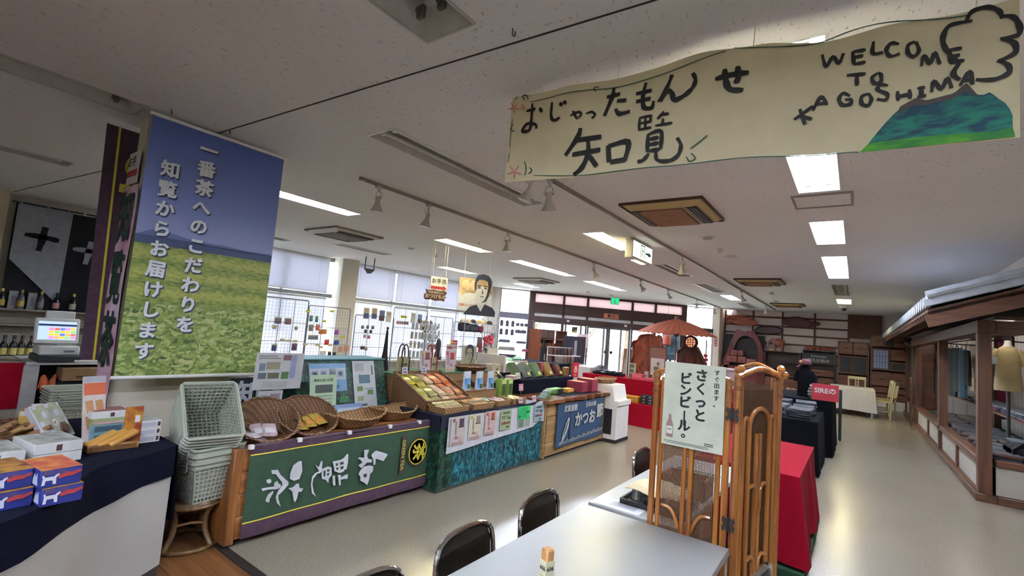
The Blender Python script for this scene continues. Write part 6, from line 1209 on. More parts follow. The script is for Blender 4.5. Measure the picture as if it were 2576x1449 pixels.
# ================================================================== WINDOW SIDE: wire racks and hung goods
m_wire = M('rack_wire','#8f9198',.35,metal=.7,var=.05)
def grid_rack(lab, x, y0, y1, z0, z1, step=.06, legs=True):
    t = thing('wire_rack', lab, 'rack', (x,y0,0)); W = y1-y0
    B().tube([(0,0,z0),(0,0,z1),(0,.02,z1+.02),(0,W-.02,z1+.02),(0,W,z1),(0,W,z0)],.011,6).build('frame', m_wire, t); k = B(); n = int(W/step); m = int((z1-z0)/step)
    for i in range(1,n): k.box((0,W*i/n,(z0+z1)/2),(.003,.003,z1-z0))
    for j in range(m+1): k.box((.002,W/2,z0+(z1-z0)*j/m),(.003,W,.003))
    stuff(k.build('wire_grid', m_wire, t))
    for q in range(1,3): B().tube([(0,W*q/3,z0),(0,W*q/3,z1)],.006,6).build('upright', m_wire, t)
    for q in (.2,.45,.7): B().tube([(.008,0,z0+(z1-z0)*q),(.008,W,z0+(z1-z0)*q)],.007,6).build('crossbar', m_wire, t)
    if legs:
        for y in (0,W): B().tube([(0,y,z0),(0,y,0)],.011,6).tube([(-.2,y,.012),(.2,y,.012)],.011,6).build('foot', m_wire, t)
    return t
grid_rack('wire grid rack in front of the near window, right of the tea field banner',-8.3,4.2,5.0,.45,1.80); grid_rack('wire grid rack beside the first one, reaching in front of the window pillar',-8.3,5.02,5.92,.45,1.72)
grid_rack('tall wire grid rack with the posters in front of the second window',-8.7,6.35,7.4,.4,1.62); grid_rack('wire grid rack in the middle of the second window',-8.75,7.42,8.5,.4,1.86); grid_rack('wire grid rack left of the hats',-8.8,8.52,9.5,.4,1.74); grid_rack('wire grid rack carrying the hats shelf',-8.8,9.55,10.9,.4,1.66)
HK = {}
def hung(px, py, X_, w_, h_, col, lab, group, nm='hanging_packet', cat='packet', head='#b9b48a'):
    p = atX(px, py, X_); key = (w_,h_,col,head)
    if key not in HK:
        b = B(); b.sheet(lambda u,v:(.006*math.sin(PI*u)*math.sin(PI*v),(u-.5)*w_,-v*h_),3,3,th=.006); c = B().bx(-.001,.008,-w_/2,w_/2,0,.018)
        HK[key] = (b.mesh('goods', M('goods_'+col,col,.35,var=.25,scale=40)), c.mesh('header_card', C(head)), B().tube([(-.03,0,.012),(.03,0,.012)],.002,4).mesh('hook', m_wire))
    t = thing(nm, lab, cat, (p.x,p.y,p.z), group=group)
    for n, me in zip(('goods','header_card','hook'), HK[key]): obj(n, me, t)
    return t
random.seed(31)
X1 = -8.26
for (px,py,w_,h_,c,lab) in ((700,800,.12,.10,'#6a5a5c','dark patterned pouch hung high on the near rack, left'),(725,802,.12,.10,'#745a5a','dark patterned pouch hung high on the near rack, right of the first'),(783,795,.07,.10,'#4f7a78','pair of green charms hung on the near rack'),(797,797,.06,.10,'#4f7a78','second green charm hung on the near rack'),(783,818,.09,.11,'#7a7a6c','grey-green keyring pack beside the orange bag'),(800,818,.08,.10,'#b05a4a','red and orange figure pack on the near rack'),(808,830,.09,.08,'#a8602f','orange pouch pack, first of two'),(817,830,.08,.08,'#b8742f','bright orange pouch pack, second of two'),(847,830,.09,.09,'#7a3a8a','purple pouch hung at the pillar'),(788,845,.20,.07,'#6a7478','grey flat pouch hung in the middle of the near rack'),(822,856,.10,.09,'#b5303a','red drawstring pouch hung on the near rack'),(847,856,.10,.09,'#2f4a9a','blue drawstring pouch hung on the near rack'),(857,872,.10,.11,'#b5807a','pink socks hung at the pillar, left'),(872,870,.10,.11,'#b57a6a','pink and orange socks hung at the pillar, right'),(690,868,.09,.10,'#3f4560','navy pennant hung low on the near rack'),(741,865,.10,.12,'#5a4060','purple packet hung low on the near rack'),(812,885,.13,.16,'#b5b5b8','white socks hung at the bottom of the near rack'),(829,886,.07,.17,'#26262c','black sock, left of the pair'),(841,886,.07,.17,'#26262c','black sock, right of the pair'),(690,820,.06,.05,'#8a7a7a','small brown tag pack, left end of the middle row'),(745,823,.06,.05,'#8a7a6a','small brown tag pack in the middle row')):
    hung(px,py,X1,w_,h_,c,lab,None)
for i,(px,py) in enumerate(((775,783),(835,783),(815,808),(862,848),(710,855),(725,857),(742,858),(767,866),(797,868),(830,868),(807,873),(690,822))): 
    p = atX(px,py,-8.25); tag(B().bx(0,.003,-.045,.045,-.02,.02).build('price_tag', C('#b5ad3a' if i < 4 else '#a89c7a')),'small yellow price tag clipped on the near wire rack','price tag','yellow tags on the near rack',(p.x,p.y,p.z))
X2 = -8.66
pal = ['#7f8a86','#8f8a7c','#6f7f8c','#9a8f8a','#7a7068','#96a0a4']
for r,py in enumerate((812,835,858,882,905)):
    for c in range(6): hung(1040-3*r+10*c,py+c*1.2,X2,.085,.16,random.choice(pal),'clear packet of accessories in the dense left block of the second window rack','left block packets',head='#c4c8d0')
    for c in range(3): hung(1078-3*r+9*c,py+4+c*1.2,X2,.08,.16,random.choice(['#aeb4be','#9fa5b5','#8a8f9c']),'silvery clear packet in the dense right block of the second window rack','right block packets',head='#c9ccd6')
for r,py in enumerate((818,838,858)):
    for c in range(3): hung(1072+8*c,py,-8.7,.06,.09,random.choice(pal),'little packet hung right of the silvery block','little packets')
for i,(px,py,c) in enumerate(((912,820,'#5a4a5c'),(925,820,'#55505c'),(938,821,'#4a4a54'),(920,830,'#33333a'),(933,831,'#3a3a44'),(918,843,'#a8707a'),(928,845,'#a0606c'),(915,872,'#3c3c48'),(910,872,'#2f2f3a'),(921,875,'#8a6a78'),(905,898,'#5f7f96'),(914,899,'#b0586a'),(922,899,'#c0788a'))): hung(px,py,X2,.07,.06,c,'tiny charm hung at the left end of the second window rack','tiny charms')
for i in range(9): hung(1064+10*(i%3),808+14*(i//3),-8.7,.07,.07,random.choice(['#8a7f78','#b09a94','#6a5a58']),'small round badge pack hung in the middle of the second window rack','badge packs')
for r in range(4):
    for c in range(5): hung(1064+9*c-2*r,822+22*r,-8.72,.055,.085,random.choice(['#9aa0ac','#b5aeb4','#8f8a90','#a58a8a']),'small hanging pack in the open middle of the second window rack','middle small packs')
for r in range(5):
    for c in range(5): hung(1068+9*c,808+18*r+2*c,-8.78,.06,.11,random.choice(['#9aa5a0','#a59a8a','#7a8590','#b0a8a0','#6a6a80']),'clear hanging pack on the rack left of the hats','packs left of the hats',head='#b5ab4a')
# printed cards above the rack
for (px,py,c0,c1,lab) in ((922,788,'#b5aa8a','#3f4a70','blue and cream souvenir card, leftmost above the second window rack'),(942,789,'#b5aa8a','#3f4a70','blue and cream souvenir card, second above the second window rack'),(961,794,'#5a6a86','#4a3a30','dark photo souvenir card beside the cream ones'),(978,797,'#b5b094','#c0b49a','cream souvenir card with black writing beside the dark photo card'),(1040,800,'#b5b09c','#a8a490','cream souvenir card with round marks near the hats'),(1056,803,'#6a80a0','#5a4438','photo souvenir card nearest the hats')):
    p = atX(px,py,-8.68); poster('souvenir_card',lab,'card',(p.x,p.y,p.z-.12),(0,0,PX),.15,.24,c0,((.05,.95,.03,.5,c1),(.15,.85,.72,.76,'#6a4a3a'),(.15,.85,.82,.86,'#6a4a3a'),(.2,.8,.6,.63,'#4a4036')))
p = atX(1016,797,-8.68); poster('yellow_sign','small yellow strip sign above the second window rack','sign',(p.x,p.y,p.z-.03),(0,0,PX),.19,.06,'#c2bb2f',((.1,.9,.3,.4,'#6a6a2a'),(.1,.9,.6,.7,'#6a6a2a')))
p = atX(1013,812,-8.68); poster('badge_strip','strip of round badges along the rack under the yellow sign','badge strip',(p.x,p.y,p.z-.04),(0,0,PX),.38,.08,'#b5a5aa',tuple((.02+.2*i,.16+.2*i,.1,.85,c) for i,c in enumerate(('#a05058','#8f6a6a','#9a5a5c','#3a3a40','#44444c'))))
# black apron-like bag and dark aprons
t = thing('black_apron','black cloth with white print hung at the end of the middle rack','apron',tuple(atX(1100,905,-7.2))); B().lathe([(.0,.0),(.10,.0),(.12,.03),(.07,.22),(.075,.34),(.05,.42),(0,.45)],12,sx=.35).build('cloth', M('black_wrap2','#17181c',.85,var=.1), t); B().bx(.045,.05,.0,.04,.06,.2).build('white_print', C('#9a9a98'), t); B().tube([(-.05,0,-t.location.z),(-.05,0,.5),(0,0,.52),(0,0,.44)],.008,6).build('stand_pole', m_wire, t); B().lathe([(.15,0),(.14,.02),(0,.03)],14,(-.05,0,-t.location.z)).build('stand_foot', m_wire, t)
# hats shelf
t = thing('hat_shelf','wire-framed shelf of hats and dark bags by the second window','shelf',tuple(atX(1170,872,-8.2))); L_ = 1.35
for z in (0,.40,.62): B().bx(-.2,.15,-.25,L_-.25,z-.01,z).build('shelf_board', C('#4a4048') if z < .6 else C('#8f9198'), t)
for y in (-.25,L_-.25): B().tube([(.14,y,-t.location.z),(.14,y,.95)],.009,6).tube([(-.19,y,-t.location.z),(-.19,y,.95)],.009,6).build('upright', m_wire, t)
HS = atX(1170,872,-8.2)
def hat(y, z, col, lab, x=-.02, cap=True, tilt=0.):
    t = thing('hat', lab, 'hat', (HS.x+x,HS.y+y,HS.z+z), rot=(0,tilt,0)); B().lathe([(.085,0),(.088,.03),(.07,.075),(.03,.1),(0,.104)],16).build('crown', C(col,.8), t)
    if cap: B().sheet(lambda u,v:(.07+v*.09*math.cos((u-.5)*2.0),math.sin((u-.5)*2.2)*(.08+.02*v),.006-.015*v),8,3,th=.004).build('brim', C(col,.8), t)
    else: B().lathe([(.08,.01),(.15,-.012),(.15,-.006),(.08,.016)],18).build('brim', C(col,.8), t)
for (y,c,cap,lab) in ((-.15,'#b5aca4',True,'pale cap at the left end of the hat shelf'),(.05,'#a5977c',True,'tan cap second on the hat shelf'),(.25,'#2c2c34',True,'black cap third on the hat shelf'),(.48,'#a8946c',False,'straw hat with wide brim on the hat shelf'),(.70,'#b09c78',True,'pale tan cap right of the straw hat'),(.95,'#24242c',False,'black brimmed hat at the right end of the hat shelf')): hat(y,.62,c,lab,cap=cap)
for (y,w_,h_,c,lab) in ((-.12,.30,.26,'#25252c','black bag at the left of the shelf under the hats'),(.2,.34,.24,'#2a2a30','wide black bag in the shelf under the hats'),(.5,.2,.2,'#6a2430','wine red bag in the shelf under the hats')):
    t = thing('folded_bag', lab, 'bag', (HS.x,HS.y+y,HS.z+.402)); b = B(); b.box((0,0,h_/2*.8),(.2,w_,h_*.8),ch=.03); b.build('bag_body', C(c,.8), t); B().tube(smooth_pts([(.1,-.06,h_*.7),(.13,0,h_*.5),(.1,.06,h_*.7)],4),.008,5).build('strap', C(c,.8), t)
hat(.75,.25,'#b02a3c','bright red cap hanging at the right end of the hat shelf',.2,True,.9); hat(.55,.2,'#8a2430','dark red cap hanging left of the bright red one',.2,True,.9)
for (y,c,lab) in ((.62,'#33406a','blue striped garment hanging under the red cap'),(.8,'#3a4a72','blue garment hanging right of the striped one'),(.4,'#6a2a34','wine red garment hanging under the hat shelf')):
    t = thing('garment', lab, 'clothing', (HS.x+.17,HS.y+y,HS.z+.0)); B().sheet(lambda u,v:(.012*math.sin(u*16),(u-.5)*.16,-v*.36+.12),10,6,th=.006).build('cloth', C(c,.85), t); B().tube([(0,-.07,.12),(0,.07,.12)],.006,5).build('hanger', m_wire, t)
def shoulder_bag(px,py,X_,w_,h_,c,lab,st=.2,strap=None):
    p = atX(px,py,X_); t = thing('shoulder_bag', lab, 'bag', (p.x,p.y,p.z)); B().sheet(lambda u,v:(.03*math.sin(PI*u),(u-.5)*w_*(1-.1*v),-h_+v*h_),8,6,th=.03).build('bag_body', M('bag_'+c,c,.8,var=.3,scale=24), t)
    B().tube(smooth_pts([(.01,-w_*.38,0),(.01,-w_*.2,st*.7),(.01,0,st),(.01,w_*.2,st*.7),(.01,w_*.38,0)],4),.008,6).build('strap', C(strap or c), t)
shoulder_bag(1228,850,-8.0,.28,.28,'#a89a94','flower-printed beige tote hung beside the red cap',.22); shoulder_bag(1208,848,-8.1,.2,.26,'#5a5048','dark patterned backpack beside the flower tote',.12); shoulder_bag(1240,840,-8.785,.22,.12,'#6a6c78','grey patterned shoulder bag hung by the corner pillar',.2); shoulder_bag(1216,882,-8.03,.16,.28,'#8a7658','brown folded cloth bag hanging under the flower tote',.05); shoulder_bag(1200,885,-8.03,.12,.22,'#4a4a52','grey garment bag hanging beside the brown one',.05); shoulder_bag(1213,818,-8.77,.1,.12,'#8f8a80','pale string bag hung high by the corner pillar',.2)
# hanging camera bracket, restroom sign, portrait poster
t = thing('hanging_monitor_arm','black U-shaped bracket hanging from the ceiling before the second window','bracket',(-9.6,7.25,CEIL)); B().tube([(0,-.13,0),(0,-.13,-.28)],.012,6).tube([(0,.13,0),(0,.13,-.28)],.012,6).build('arms', C('#3a3a42'), t); B().prism([(-.15,-.28),(.15,-.28),(.05,-.38),(-.03,-.4)],-.03,.03,'yz').build('cradle', C('#3f3f48'), t)
SR = Vector((-5.75,5.5,0))
t = poster('restroom_sign','white hanging restroom sign with red arrow','sign',tuple(atX(1102,738,-6.2)),(0,0,PX-.35),.34,.30,'#c9c9d0',((.05,.78,.24,.42,'#a82f3c'),),(('お手洗',.5,.72,.10,'#1f1f28',.02),),.01)
b = B(); b.prism([(.09,.05),(.16,.10),(.09,.15)],-.003,0,'xz'); b.build('arrow_head', C('#a82f3c'), t)
for s in (-1,1): B().tube([(s*.13,.005,.3),(s*.13,.005,CEIL-t.location.z)],.002,4).build('cord', m_white, t)
t = poster('pickles_sign','brown wooden cut-out sign reading pickles under the restroom sign','sign',tuple(atX(1095,756,-6.15)),(0,0,PX-.35),.44,.19,wood('sign_wood','#4a2f26','#5f4034',.6,axis=1),(),(('特産漬物山川',.5,.74,.05,'#b5a898'),('おつけもの',.5,.36,.085,'#c4b8a8',.03)),.02,shape=[(.0,.2),(.06,.0),(.3,.06),(.5,-.03),(.75,.05),(.92,.0),(.9,.2),(1.0,.4),(.93,.55),(1.0,.85),(.85,1.0),(.6,.93),(.4,1.02),(.15,.92),(.03,1.0),(.1,.7),(.0,.5)])
for s in (-1,1): B().tube([(s*.12,.01,.22),(s*.12,.01,CEIL-t.location.z)],.002,4).build('cord', C('#8a7a6a'), t)
pp = atX(1192,784,-6.2)
t = poster('portrait_poster','large hanging poster with a stencil portrait of a dark-haired man','poster',tuple(pp),(0,0,PX-.45),.72,.66,'#b3b7ca',((0,1,.55,1,M('sweet_potato_print','#7f6a5a',.5,col2='#93806c',scale=5)),),(('西郷さんポテト',.3,.17,.055,'#a0525a',.03),),.008)
for (x,z,r_) in ((-.22,.5,.09),(-.05,.52,.08),(-.28,.4,.07),(.28,.5,.08),(.26,.38,.07)):
    b = B(); b.T = Matrix.Translation((x,-.0026,z)) @ Matrix.Rotation(PI/2,4,'X'); b.lathe([(r_,0),(r_,.0008),(0,.0008)],18,sy=1.3); b.build('potato_slice', C('#a8937c'), t)
b = B(); b.T = Matrix.Translation((.14,-.0036,.30)) @ Matrix.Rotation(PI/2,4,'X'); b.lathe([(.155,0),(.155,.0008),(0,.0008)],24,sy=1.4); b.build('face_print', C('#a9adbe'), t)
def portrait_at(t, s, dx, dz, y):
    n0 = set(t.children); portrait(t, s, dx, dz)
    for ch in t.children:
        if ch not in n0: ch.location.y = y
portrait_at(t, 1.0, .14, .25, -.0042)
for s in (-1,1): B().tube([(s*.27,.004,.66),(s*.27,.004,CEIL-t.location.z)],.002,4).build('cord', m_white, t)
# ================================================================== MIDDLE TABLES before the entrance
cloth_table('display_table',-5.6,-4.75,6.3,7.6,.86,.1,m_navy,'navy-clothed table carrying white trays behind the leaning sweets boxes',.03,seed=.7)
cloth_table('display_table',-5.9,-4.9,7.7,9.0,.97,.1,m_navy,'taller navy-clothed table before the clothes rail',.03,seed=3.1)
t = thing('white_tray_stand','white stepped display tray on the navy-clothed table','display tray',(-5.1,7.0,.862)); B().prism([(-.28,0),(.28,0),(.28,.13),(-.28,.2)],-.42,.42,'xz').build('body', M('tray_white','#b9b5ae',.5,var=.03), t); B().bx(.28,.284,-.38,.38,.01,.11).build('front_panel', C('#7a7680'), t); B().bx(-.3,.3,-.47,-.42,0,.28).build('side_panel', M('tray_white','#b9b5ae'), t); B().bx(-.3,-.28,-.2,.1,.2,.36).build('back_card', M('tray_white','#b9b5ae'), t)
carton('white_box','white carton with small black mark left of the white display tray',(-4.95,6.42,.862),0,(.2,.24,.13),C('#b5aa9c'),(('+x',.4,.6,.3,.5,'#4a4a2a'),)); 
for i,(y,c) in enumerate(((7.15,'#7fb0aa'),(7.25,'#a08ab0'),(7.33,'#6fa8a2'),(7.2,'#8ac0b5'))): tag(B().sheet(lambda u,v:((u-.5)*.14,(v-.5)*.10,.05*math.sin(PI*u)*math.sin(PI*v)),6,6,th=.01).build('folded_towel', C(c,.8)),'pastel folded towel in the pile on the white display tray','towel','pastel towels',(-5.12+.03*i,y,1.035+.012*i),.4*i)
for i in range(3): tag(B().box((0,0,.02),(.05,.1,.04),ch=.008).build('soap_bar', C('#a58f7c')),'small tan packet at the end of the white display tray','packet','tan packets',(-4.93,7.28+.05*i,1.0),.2*i)
poster('price_card','white card with green print standing left of the white carton','price card',(-4.85,6.34,.865),(-.1,0,PX),.12,.15,'#b5b8b4',((.1,.9,.6,.9,'#5a8a5a'),(.15,.85,.3,.36,'#4a4a4a'),(.15,.85,.15,.2,'#4a4a4a')))
for i in range(6): tag(B().box((0,0,.03),(.14,.18,.05),(random.uniform(-.2,.2),random.uniform(-.3,0),0),ch=.012).build('snack_bag', C(random.choice(('#8a5a4a','#a58a70','#5a6a8a','#7a4a50')))),'folded dark goods lying at the back of the middle tables','goods','goods at the back',(-5.45,6.45+i*.2,.865),random.uniform(-.4,.4))
# clothes rail, cabinet and posters behind
t = thing('clothes_rail','white garment rail full of dark patterned cloths before the entrance','clothes rail',tuple(atZ(1378,980,.0)+Vector((0,0,0)))); R0 = atX(1378,872,-5.6); t.location = (R0.x,R0.y,0)
B().tube([(0,0,.1),(0,0,R0.z),(0,1.15,R0.z-.02),(0,1.15,.1)],.012,6).tube([(.2,0,R0.z-.18),(.2,1.2,R0.z-.2)],.012,6).tube([(.0,0,R0.z-.18),(.2,0,R0.z-.18)],.01,6).tube([(0,1.15,R0.z-.2),(.2,1.2,R0.z-.2)],.01,6).tube([(-.25,0,.03),(.3,0,.03)],.012,6).tube([(-.25,1.15,.03),(.3,1.15,.03)],.012,6).tube([(0,0,.03),(0,0,.12)],.012,6).tube([(0,1.15,.03),(0,1.15,.12)],.012,6).build('rail_frame', m_white, t)
random.seed(8); gc = ['#33303c','#4a3a40','#2c3048','#6a4a44','#54504c','#3c2c34','#7a5a4c','#8a8078','#2a2a30']
for r,(x,z) in enumerate(((0,0),(.2,-.18))):
    for i in range(13): 
        c = random.choice(gc); g = B().sheet(lambda u,v:(u*.12-.06,.012*math.sin(u*6+i),-v*.42),5,4,th=.02).build('hanging_cloth', M('gar_'+c,c,.85,var=.4,scale=20)); tag(g,'dark patterned cloth hung on the %s bar of the clothes rail' % ['rear','front'][r],'clothing','cloths on the %s bar' % ['rear','front'][r],(R0.x+x,R0.y+.12+i*.078,R0.z+z-.02))
t = thing('navy_bag','navy bag with white print hung at the left end of the clothes rail','bag',tuple(atX(1368,872,-5.3))); B().sheet(lambda u,v:(.04*math.sin(PI*u),(u-.5)*.2*(1-.3*v),-.42+v*.42),8,6,th=.04).build('bag_body', M('navy_bag_cloth','#1c2434',.8), t); B().bx(.05,.055,-.05,-.01,-.28,-.15).build('white_print', C('#8a98a5'), t); B().tube(smooth_pts([(0,-.06,0),(0,0,.16),(0,.06,0)],4),.01,6).build('strap', C('#1c2434'), t)
t = thing('wooden_cabinet','dark wooden open cabinet behind the clothes rail','cabinet',(-6.6,10.4,0)); Cb = atX(1362,828,-6.6); t.location = (-6.6,Cb.y,0); ht = Cb.z; m_cab = wood('cabinet_wood','#5a2f20','#743f2a',.4,axis=2,scale=6)
for y in (0,.68,1.36): B().bx(-.35,0,y-.02,y+.02,0,ht).build('side_panel', m_cab, t)
for z in (.05,.6,ht-.46,ht-.24,ht): B().bx(-.35,0,0,1.36,z-.02,z).build('shelf_board', m_cab, t)
B().bx(-.35,-.33,0,.68,0,ht).build('back_panel', m_cab, t)
for i in range(2): B().bx(-.02,.0,.03+i*.33,.34+i*.33,ht-.22,ht-.03).build('door', C('#3c2018'), t)
for i in range(5): tag(B().box((0,0,.05),(.14,.12,.1),ch=.012).build('wooden_box', C(['#8a6a4a','#7a3a2c','#a58a6a','#6a3028','#8a4a3a'][i])),'small wooden craft box on the dark open cabinet','box','craft boxes on the cabinet',(-6.75,Cb.y+.15+.25*i,ht-.455+.0),.1*i)
def stand_poster(px0,px1,pt,pb,X_,lab,base,prints,name='floor_poster'):
    a = atX(px0,pt,X_); c = atX(px1,pb,X_); t = poster(name,lab,'poster',(X_,(a.y+c.y)/2,c.z),(0,0,PX-.5),abs(c.y-a.y),a.z-c.z,base,prints,(),.02); B().bx(-.02,.02,.02,.05,-c.z,.2).build('stand', C('#6a6468'), t); B().bx(-.2,.2,-.1,.2,-c.z,-c.z+.03).build('foot', C('#6a6468'), t); return t
t = stand_poster(1430,1457,845,918,-6.2,'tall dark poster of a waterfall with a woman at the bottom','#33303a',((.5,.62,.3,.85,'#8f9098'),(.3,.5,.2,.6,'#24222a'),(.0,1.,.0,.06,'#b5aeb0')))
hh = t.children[0].dimensions.z if t.children else .7; b = B(); b.T = Matrix.Translation((.08,-.004,.10)) @ Matrix.Rotation(PI/2,4,'X'); b.lathe([(.10,0),(.10,.001),(0,.001)],18,sy=1.25); b.build('hair_print', C('#2a1f22'), t); b = B(); b.T = Matrix.Translation((.08,-.0055,.095)) @ Matrix.Rotation(PI/2,4,'X'); b.lathe([(.068,0),(.068,.001),(0,.001)],18,sy=1.25); b.build('face_print', C('#b5847c'), t); B().bx(-.08,.24,-.005,-.004,-.0,.02).build('clothes_print', C('#b9a8a4'), t)
stand_poster(1460,1472,840,875,-6.4,'small pale pink poster beside the tall dark poster','#c4aaae',((.3,.7,.2,.8,'#a58a90'),)); 
p = E_(2.9,-.03,1.66); poster('warning_sticker','dark square sticker with a yellow triangle on the entrance glass','sticker',tuple(p),(0,0,EA),.2,.2,'#3c4034',((.1,.9,.1,.2,'#b59a2f'),(.3,.9,.2,.3,'#b59a2f'),(.5,.9,.3,.4,'#b59a2f')))
t = thing('white_cabinet','low white cabinet under the tall dark poster','cabinet',(-5.6,11.35,0)); B().bx(-.3,.2,-.35,.45,0,.80,ch=.005).build('body', M('tray_white','#b9b5ae'), t); B().bx(.2,.21,-.33,.04,.05,.77).build('door', C('#b5aca4'), t); B().bx(.2,.21,.06,.43,.05,.77).build('door', C('#b5aca4'), t)
for (s,y,lab) in ((3.15,1.0,'orange A-frame board outside the left of the entrance doors'),(5.4,.9,'orange board outside the right of the entrance doors')):
    t = thing('a_frame_sign', lab, 'sign board', tuple(E_(s,y,-.15)), EA); B().box((0,0,.75),(.38,.02,1.2),(.12,0,0)).build('panel', C('#b5765a'), t); B().box((0,-.02,.6),(.3,.01,.7),(.12,0,0)).build('poster_sheet', C('#c49a84'), t); B().tube([(-.17,.2,0),(-.17,.07,1.3)],.015,6).tube([(.17,.2,0),(.17,.07,1.3)],.015,6).build('back_legs', C('#8a5a44'), t)
# pouches in the left entrance window
WSH = thing('glass_shelf_rack','glass shelves on thin posts in front of the left entrance window','shelf',tuple(E_(.6,-.45,0)),EA)
for z in (.55,.85,1.12,1.42): B().bx(-.6,.7,-.18,.18,z-.008,z).build('glass_shelf', glassy('shelf_glass','#cfdad8',.25), WSH)
for x in (-.6,.05,.7): B().tube([(x,.17,0),(x,.17,1.95)],.008,6).build('post', m_wire, WSH)
for z in (1.64,1.95): B().tube([(-.6,.17,z),(.7,.17,z)],.006,6).build('rail', m_wire, WSH)
random.seed(14)
def pouch(s,z,w_,h_,lab,g,rnd=True):
    t = thing('hanging_pouch', lab, 'pouch', tuple(E_(.6+s,-.30,z)),EA,g); k = 8; pts = [(-w_/2,-h_),(w_/2,-h_)]+[(w_/2*math.cos(PI*i/k),-.3*h_+.3*h_*math.sin(PI*i/k)) for i in range(k+1)]; B().prism(pts,-.02,.02,'xz').build('pouch_body', M('pouch_dark','#4a4450',.8,var=.3,scale=25), t); B().tube([(0,0,0),(0,.03,.02)],.003,4).build('hook', m_wire, t)
for i in range(3): pouch(-.46+.2*i,1.90,.11,.22,'tall dark pouch hung in the upper row by the bright window','upper tall pouches')
for i in range(4): pouch(.12+.15*i,1.84,.12,.12,'short dark pouch hung in the upper row by the bright window','upper short pouches')
for i in range(3): pouch(-.46+.2*i,1.60,.11,.22,'tall dark pouch hung in the lower row by the bright window','lower tall pouches')
for i in range(2): pouch(.15+.2*i,1.60,.2,.13,'wide dark pouch hung in the lower row by the bright window','lower wide pouches')
for i,(s,z,w_,h_,c,lab) in enumerate(((-.35,1.12,.4,.10,'#5a5a66','grey folded cloths on the upper glass shelf, left'),(.25,1.12,.34,.08,'#54545f','grey folded cloths on the upper glass shelf, middle'),(-.25,.85,.6,.12,'#8a8480','patterned folded cloths on the middle glass shelf'),(.45,.85,.3,.08,'#9a4a5a','red folded cloths on the middle glass shelf'),(-.2,.55,.7,.16,'#33343f','dark folded garments on the lowest glass shelf'),(.62,1.42,.16,.25,'#7a3038','red and grey garments hung at the right of the glass shelves'))):
    t = thing('folded_cloths', lab, 'cloth', tuple(E_(.6+s,-.45,z)),EA); 
    for j in range(3): B().box((.01*j,0,h_*(j+.5)/3),(w_*(1-.06*j),.24,h_/3*.95),ch=.008).build('fold', C(c,.85), t)
# ================================================================== ENTRANCE DISPLAY
t = thing('red_display','two-step display stand under red cloth before the entrance','display stand',(-3.1,8.75,0))
def rc(x0,x1,y0,y1,z,nm):
    k = B(); k.bx(x0,x1,y0,y1,z-.01,z); k.sheet(lambda u,v:(x0+(x1-x0)*u,y0-.01-.008*(1+math.sin(u*37))*v,z*(1-v)),40,4,th=.004); k.sheet(lambda u,v:(x1+.01+.006*math.sin(u*9)*v,y0+(y1-y0)*u,z*(1-v)),12,4,th=.004); k.sheet(lambda u,v:(x0-.01,y0+(y1-y0)*u,z*(1-v)),12,4,th=.004); k.build(nm, m_red, t)
rc(-1.6,1.3,0,.5,.40,'lower_cloth'); rc(-1.6,1.3,.5,1.35,.80,'upper_cloth'); B().bx(-1.55,1.25,.02,.48,.0,.385).build('lower_step', C('#6a4a3a'), t); B().bx(-1.55,1.25,.52,1.33,0,.785).build('upper_step', C('#6a4a3a'), t)
for i in range(4):
    for j in range(2): carton('yellow_box','yellow sweets box in the flat pile on the red lower step',(-3.75+i*.12,8.98,.402+j*.055),0,(.115,.2,.053),C('#b5862a'),(('-y',.1,.9,.2,.8,C('#9a6a1f')),),'yellow boxes on the red step')
for i in range(4):
    for j in range(3): carton('black_box','black box with white mark in the pile on the red lower step',(-3.22+i*.12,8.98,.402+j*.055),0,(.115,.2,.053),C('#1c1a20'),(('-y',.3,.7,.3,.7,C('#8a8a90')),),'black boxes on the red step')
for i in range(2): carton('orange_box','small orange box on the red lower step by the white stand, %s' % ['lower','upper'][i],(-4.05,8.95,.402+i*.07),.2,(.14,.1,.068),C('#b06a2f'),(('-y',.1,.9,.2,.8,C('#8a4a20')),))
t = thing('black_tray_set','black lacquer trays with clogs on the red display top','tray',(-4.25,9.55,.802)); B().box((0,0,.03),(.62,.3,.06),ch=.01).build('tray', C('#15161c',.25), t)
for i in range(4): B().box((-.22+.15*i,0,.075),(.1,.22,.03),(0,0,.15),ch=.01).build('clog', C('#22242c'), t)
t = thing('stone_slipper','grey carved clog standing at the left of the black trays','ornament',(-4.55,9.75,.802),.5); B().lathe([(.0,0),(.1,.01),(.12,.06),(.09,.13),(.03,.17),(0,.175)],12,sx=1.2,sy=.6).build('body', C('#5c5c62'), t); B().tube([(.0,-.05,.1),(.06,-.06,.17)],.02,6).build('strap', C('#4a4a50'), t)
for (x,lab) in ((-3.72,'upright pale patterned box on the red display, left of the wood slab'),(-3.22,'upright pale patterned box on the red display beside the rattan screen')): carton('patterned_box',lab,(x,9.5,.802),.2,(.13,.1,.30),C('#a59c8a'),(('-y',.15,.85,.05,.3,C('#5a5a4a')),('-y',.15,.85,.38,.62,C('#5a5a4a')),('-y',.15,.85,.7,.95,C('#5a5a4a'))))
carton('white_note_box','small white box between the patterned boxes',(-3.45,9.6,.802),.1,(.07,.05,.16),C('#b5b0b4'),(('-y',.2,.8,.4,.6,C('#8a8088')),))
m_pinkred = C('#b03a50'); t = thing('red_steps','small pink-red paper steps on the red display','riser',(-3.42,9.35,.802)); B().prism([(-.2,0),(.2,0),(.2,.05),(.0,.05),(.0,.11),(-.2,.11)],-.1,.1,'xz').build('steps', m_pinkred, t); B().bx(-.2,.0,-.102,-.1,.05,.1).build('face', C('#c25a6c'), t)
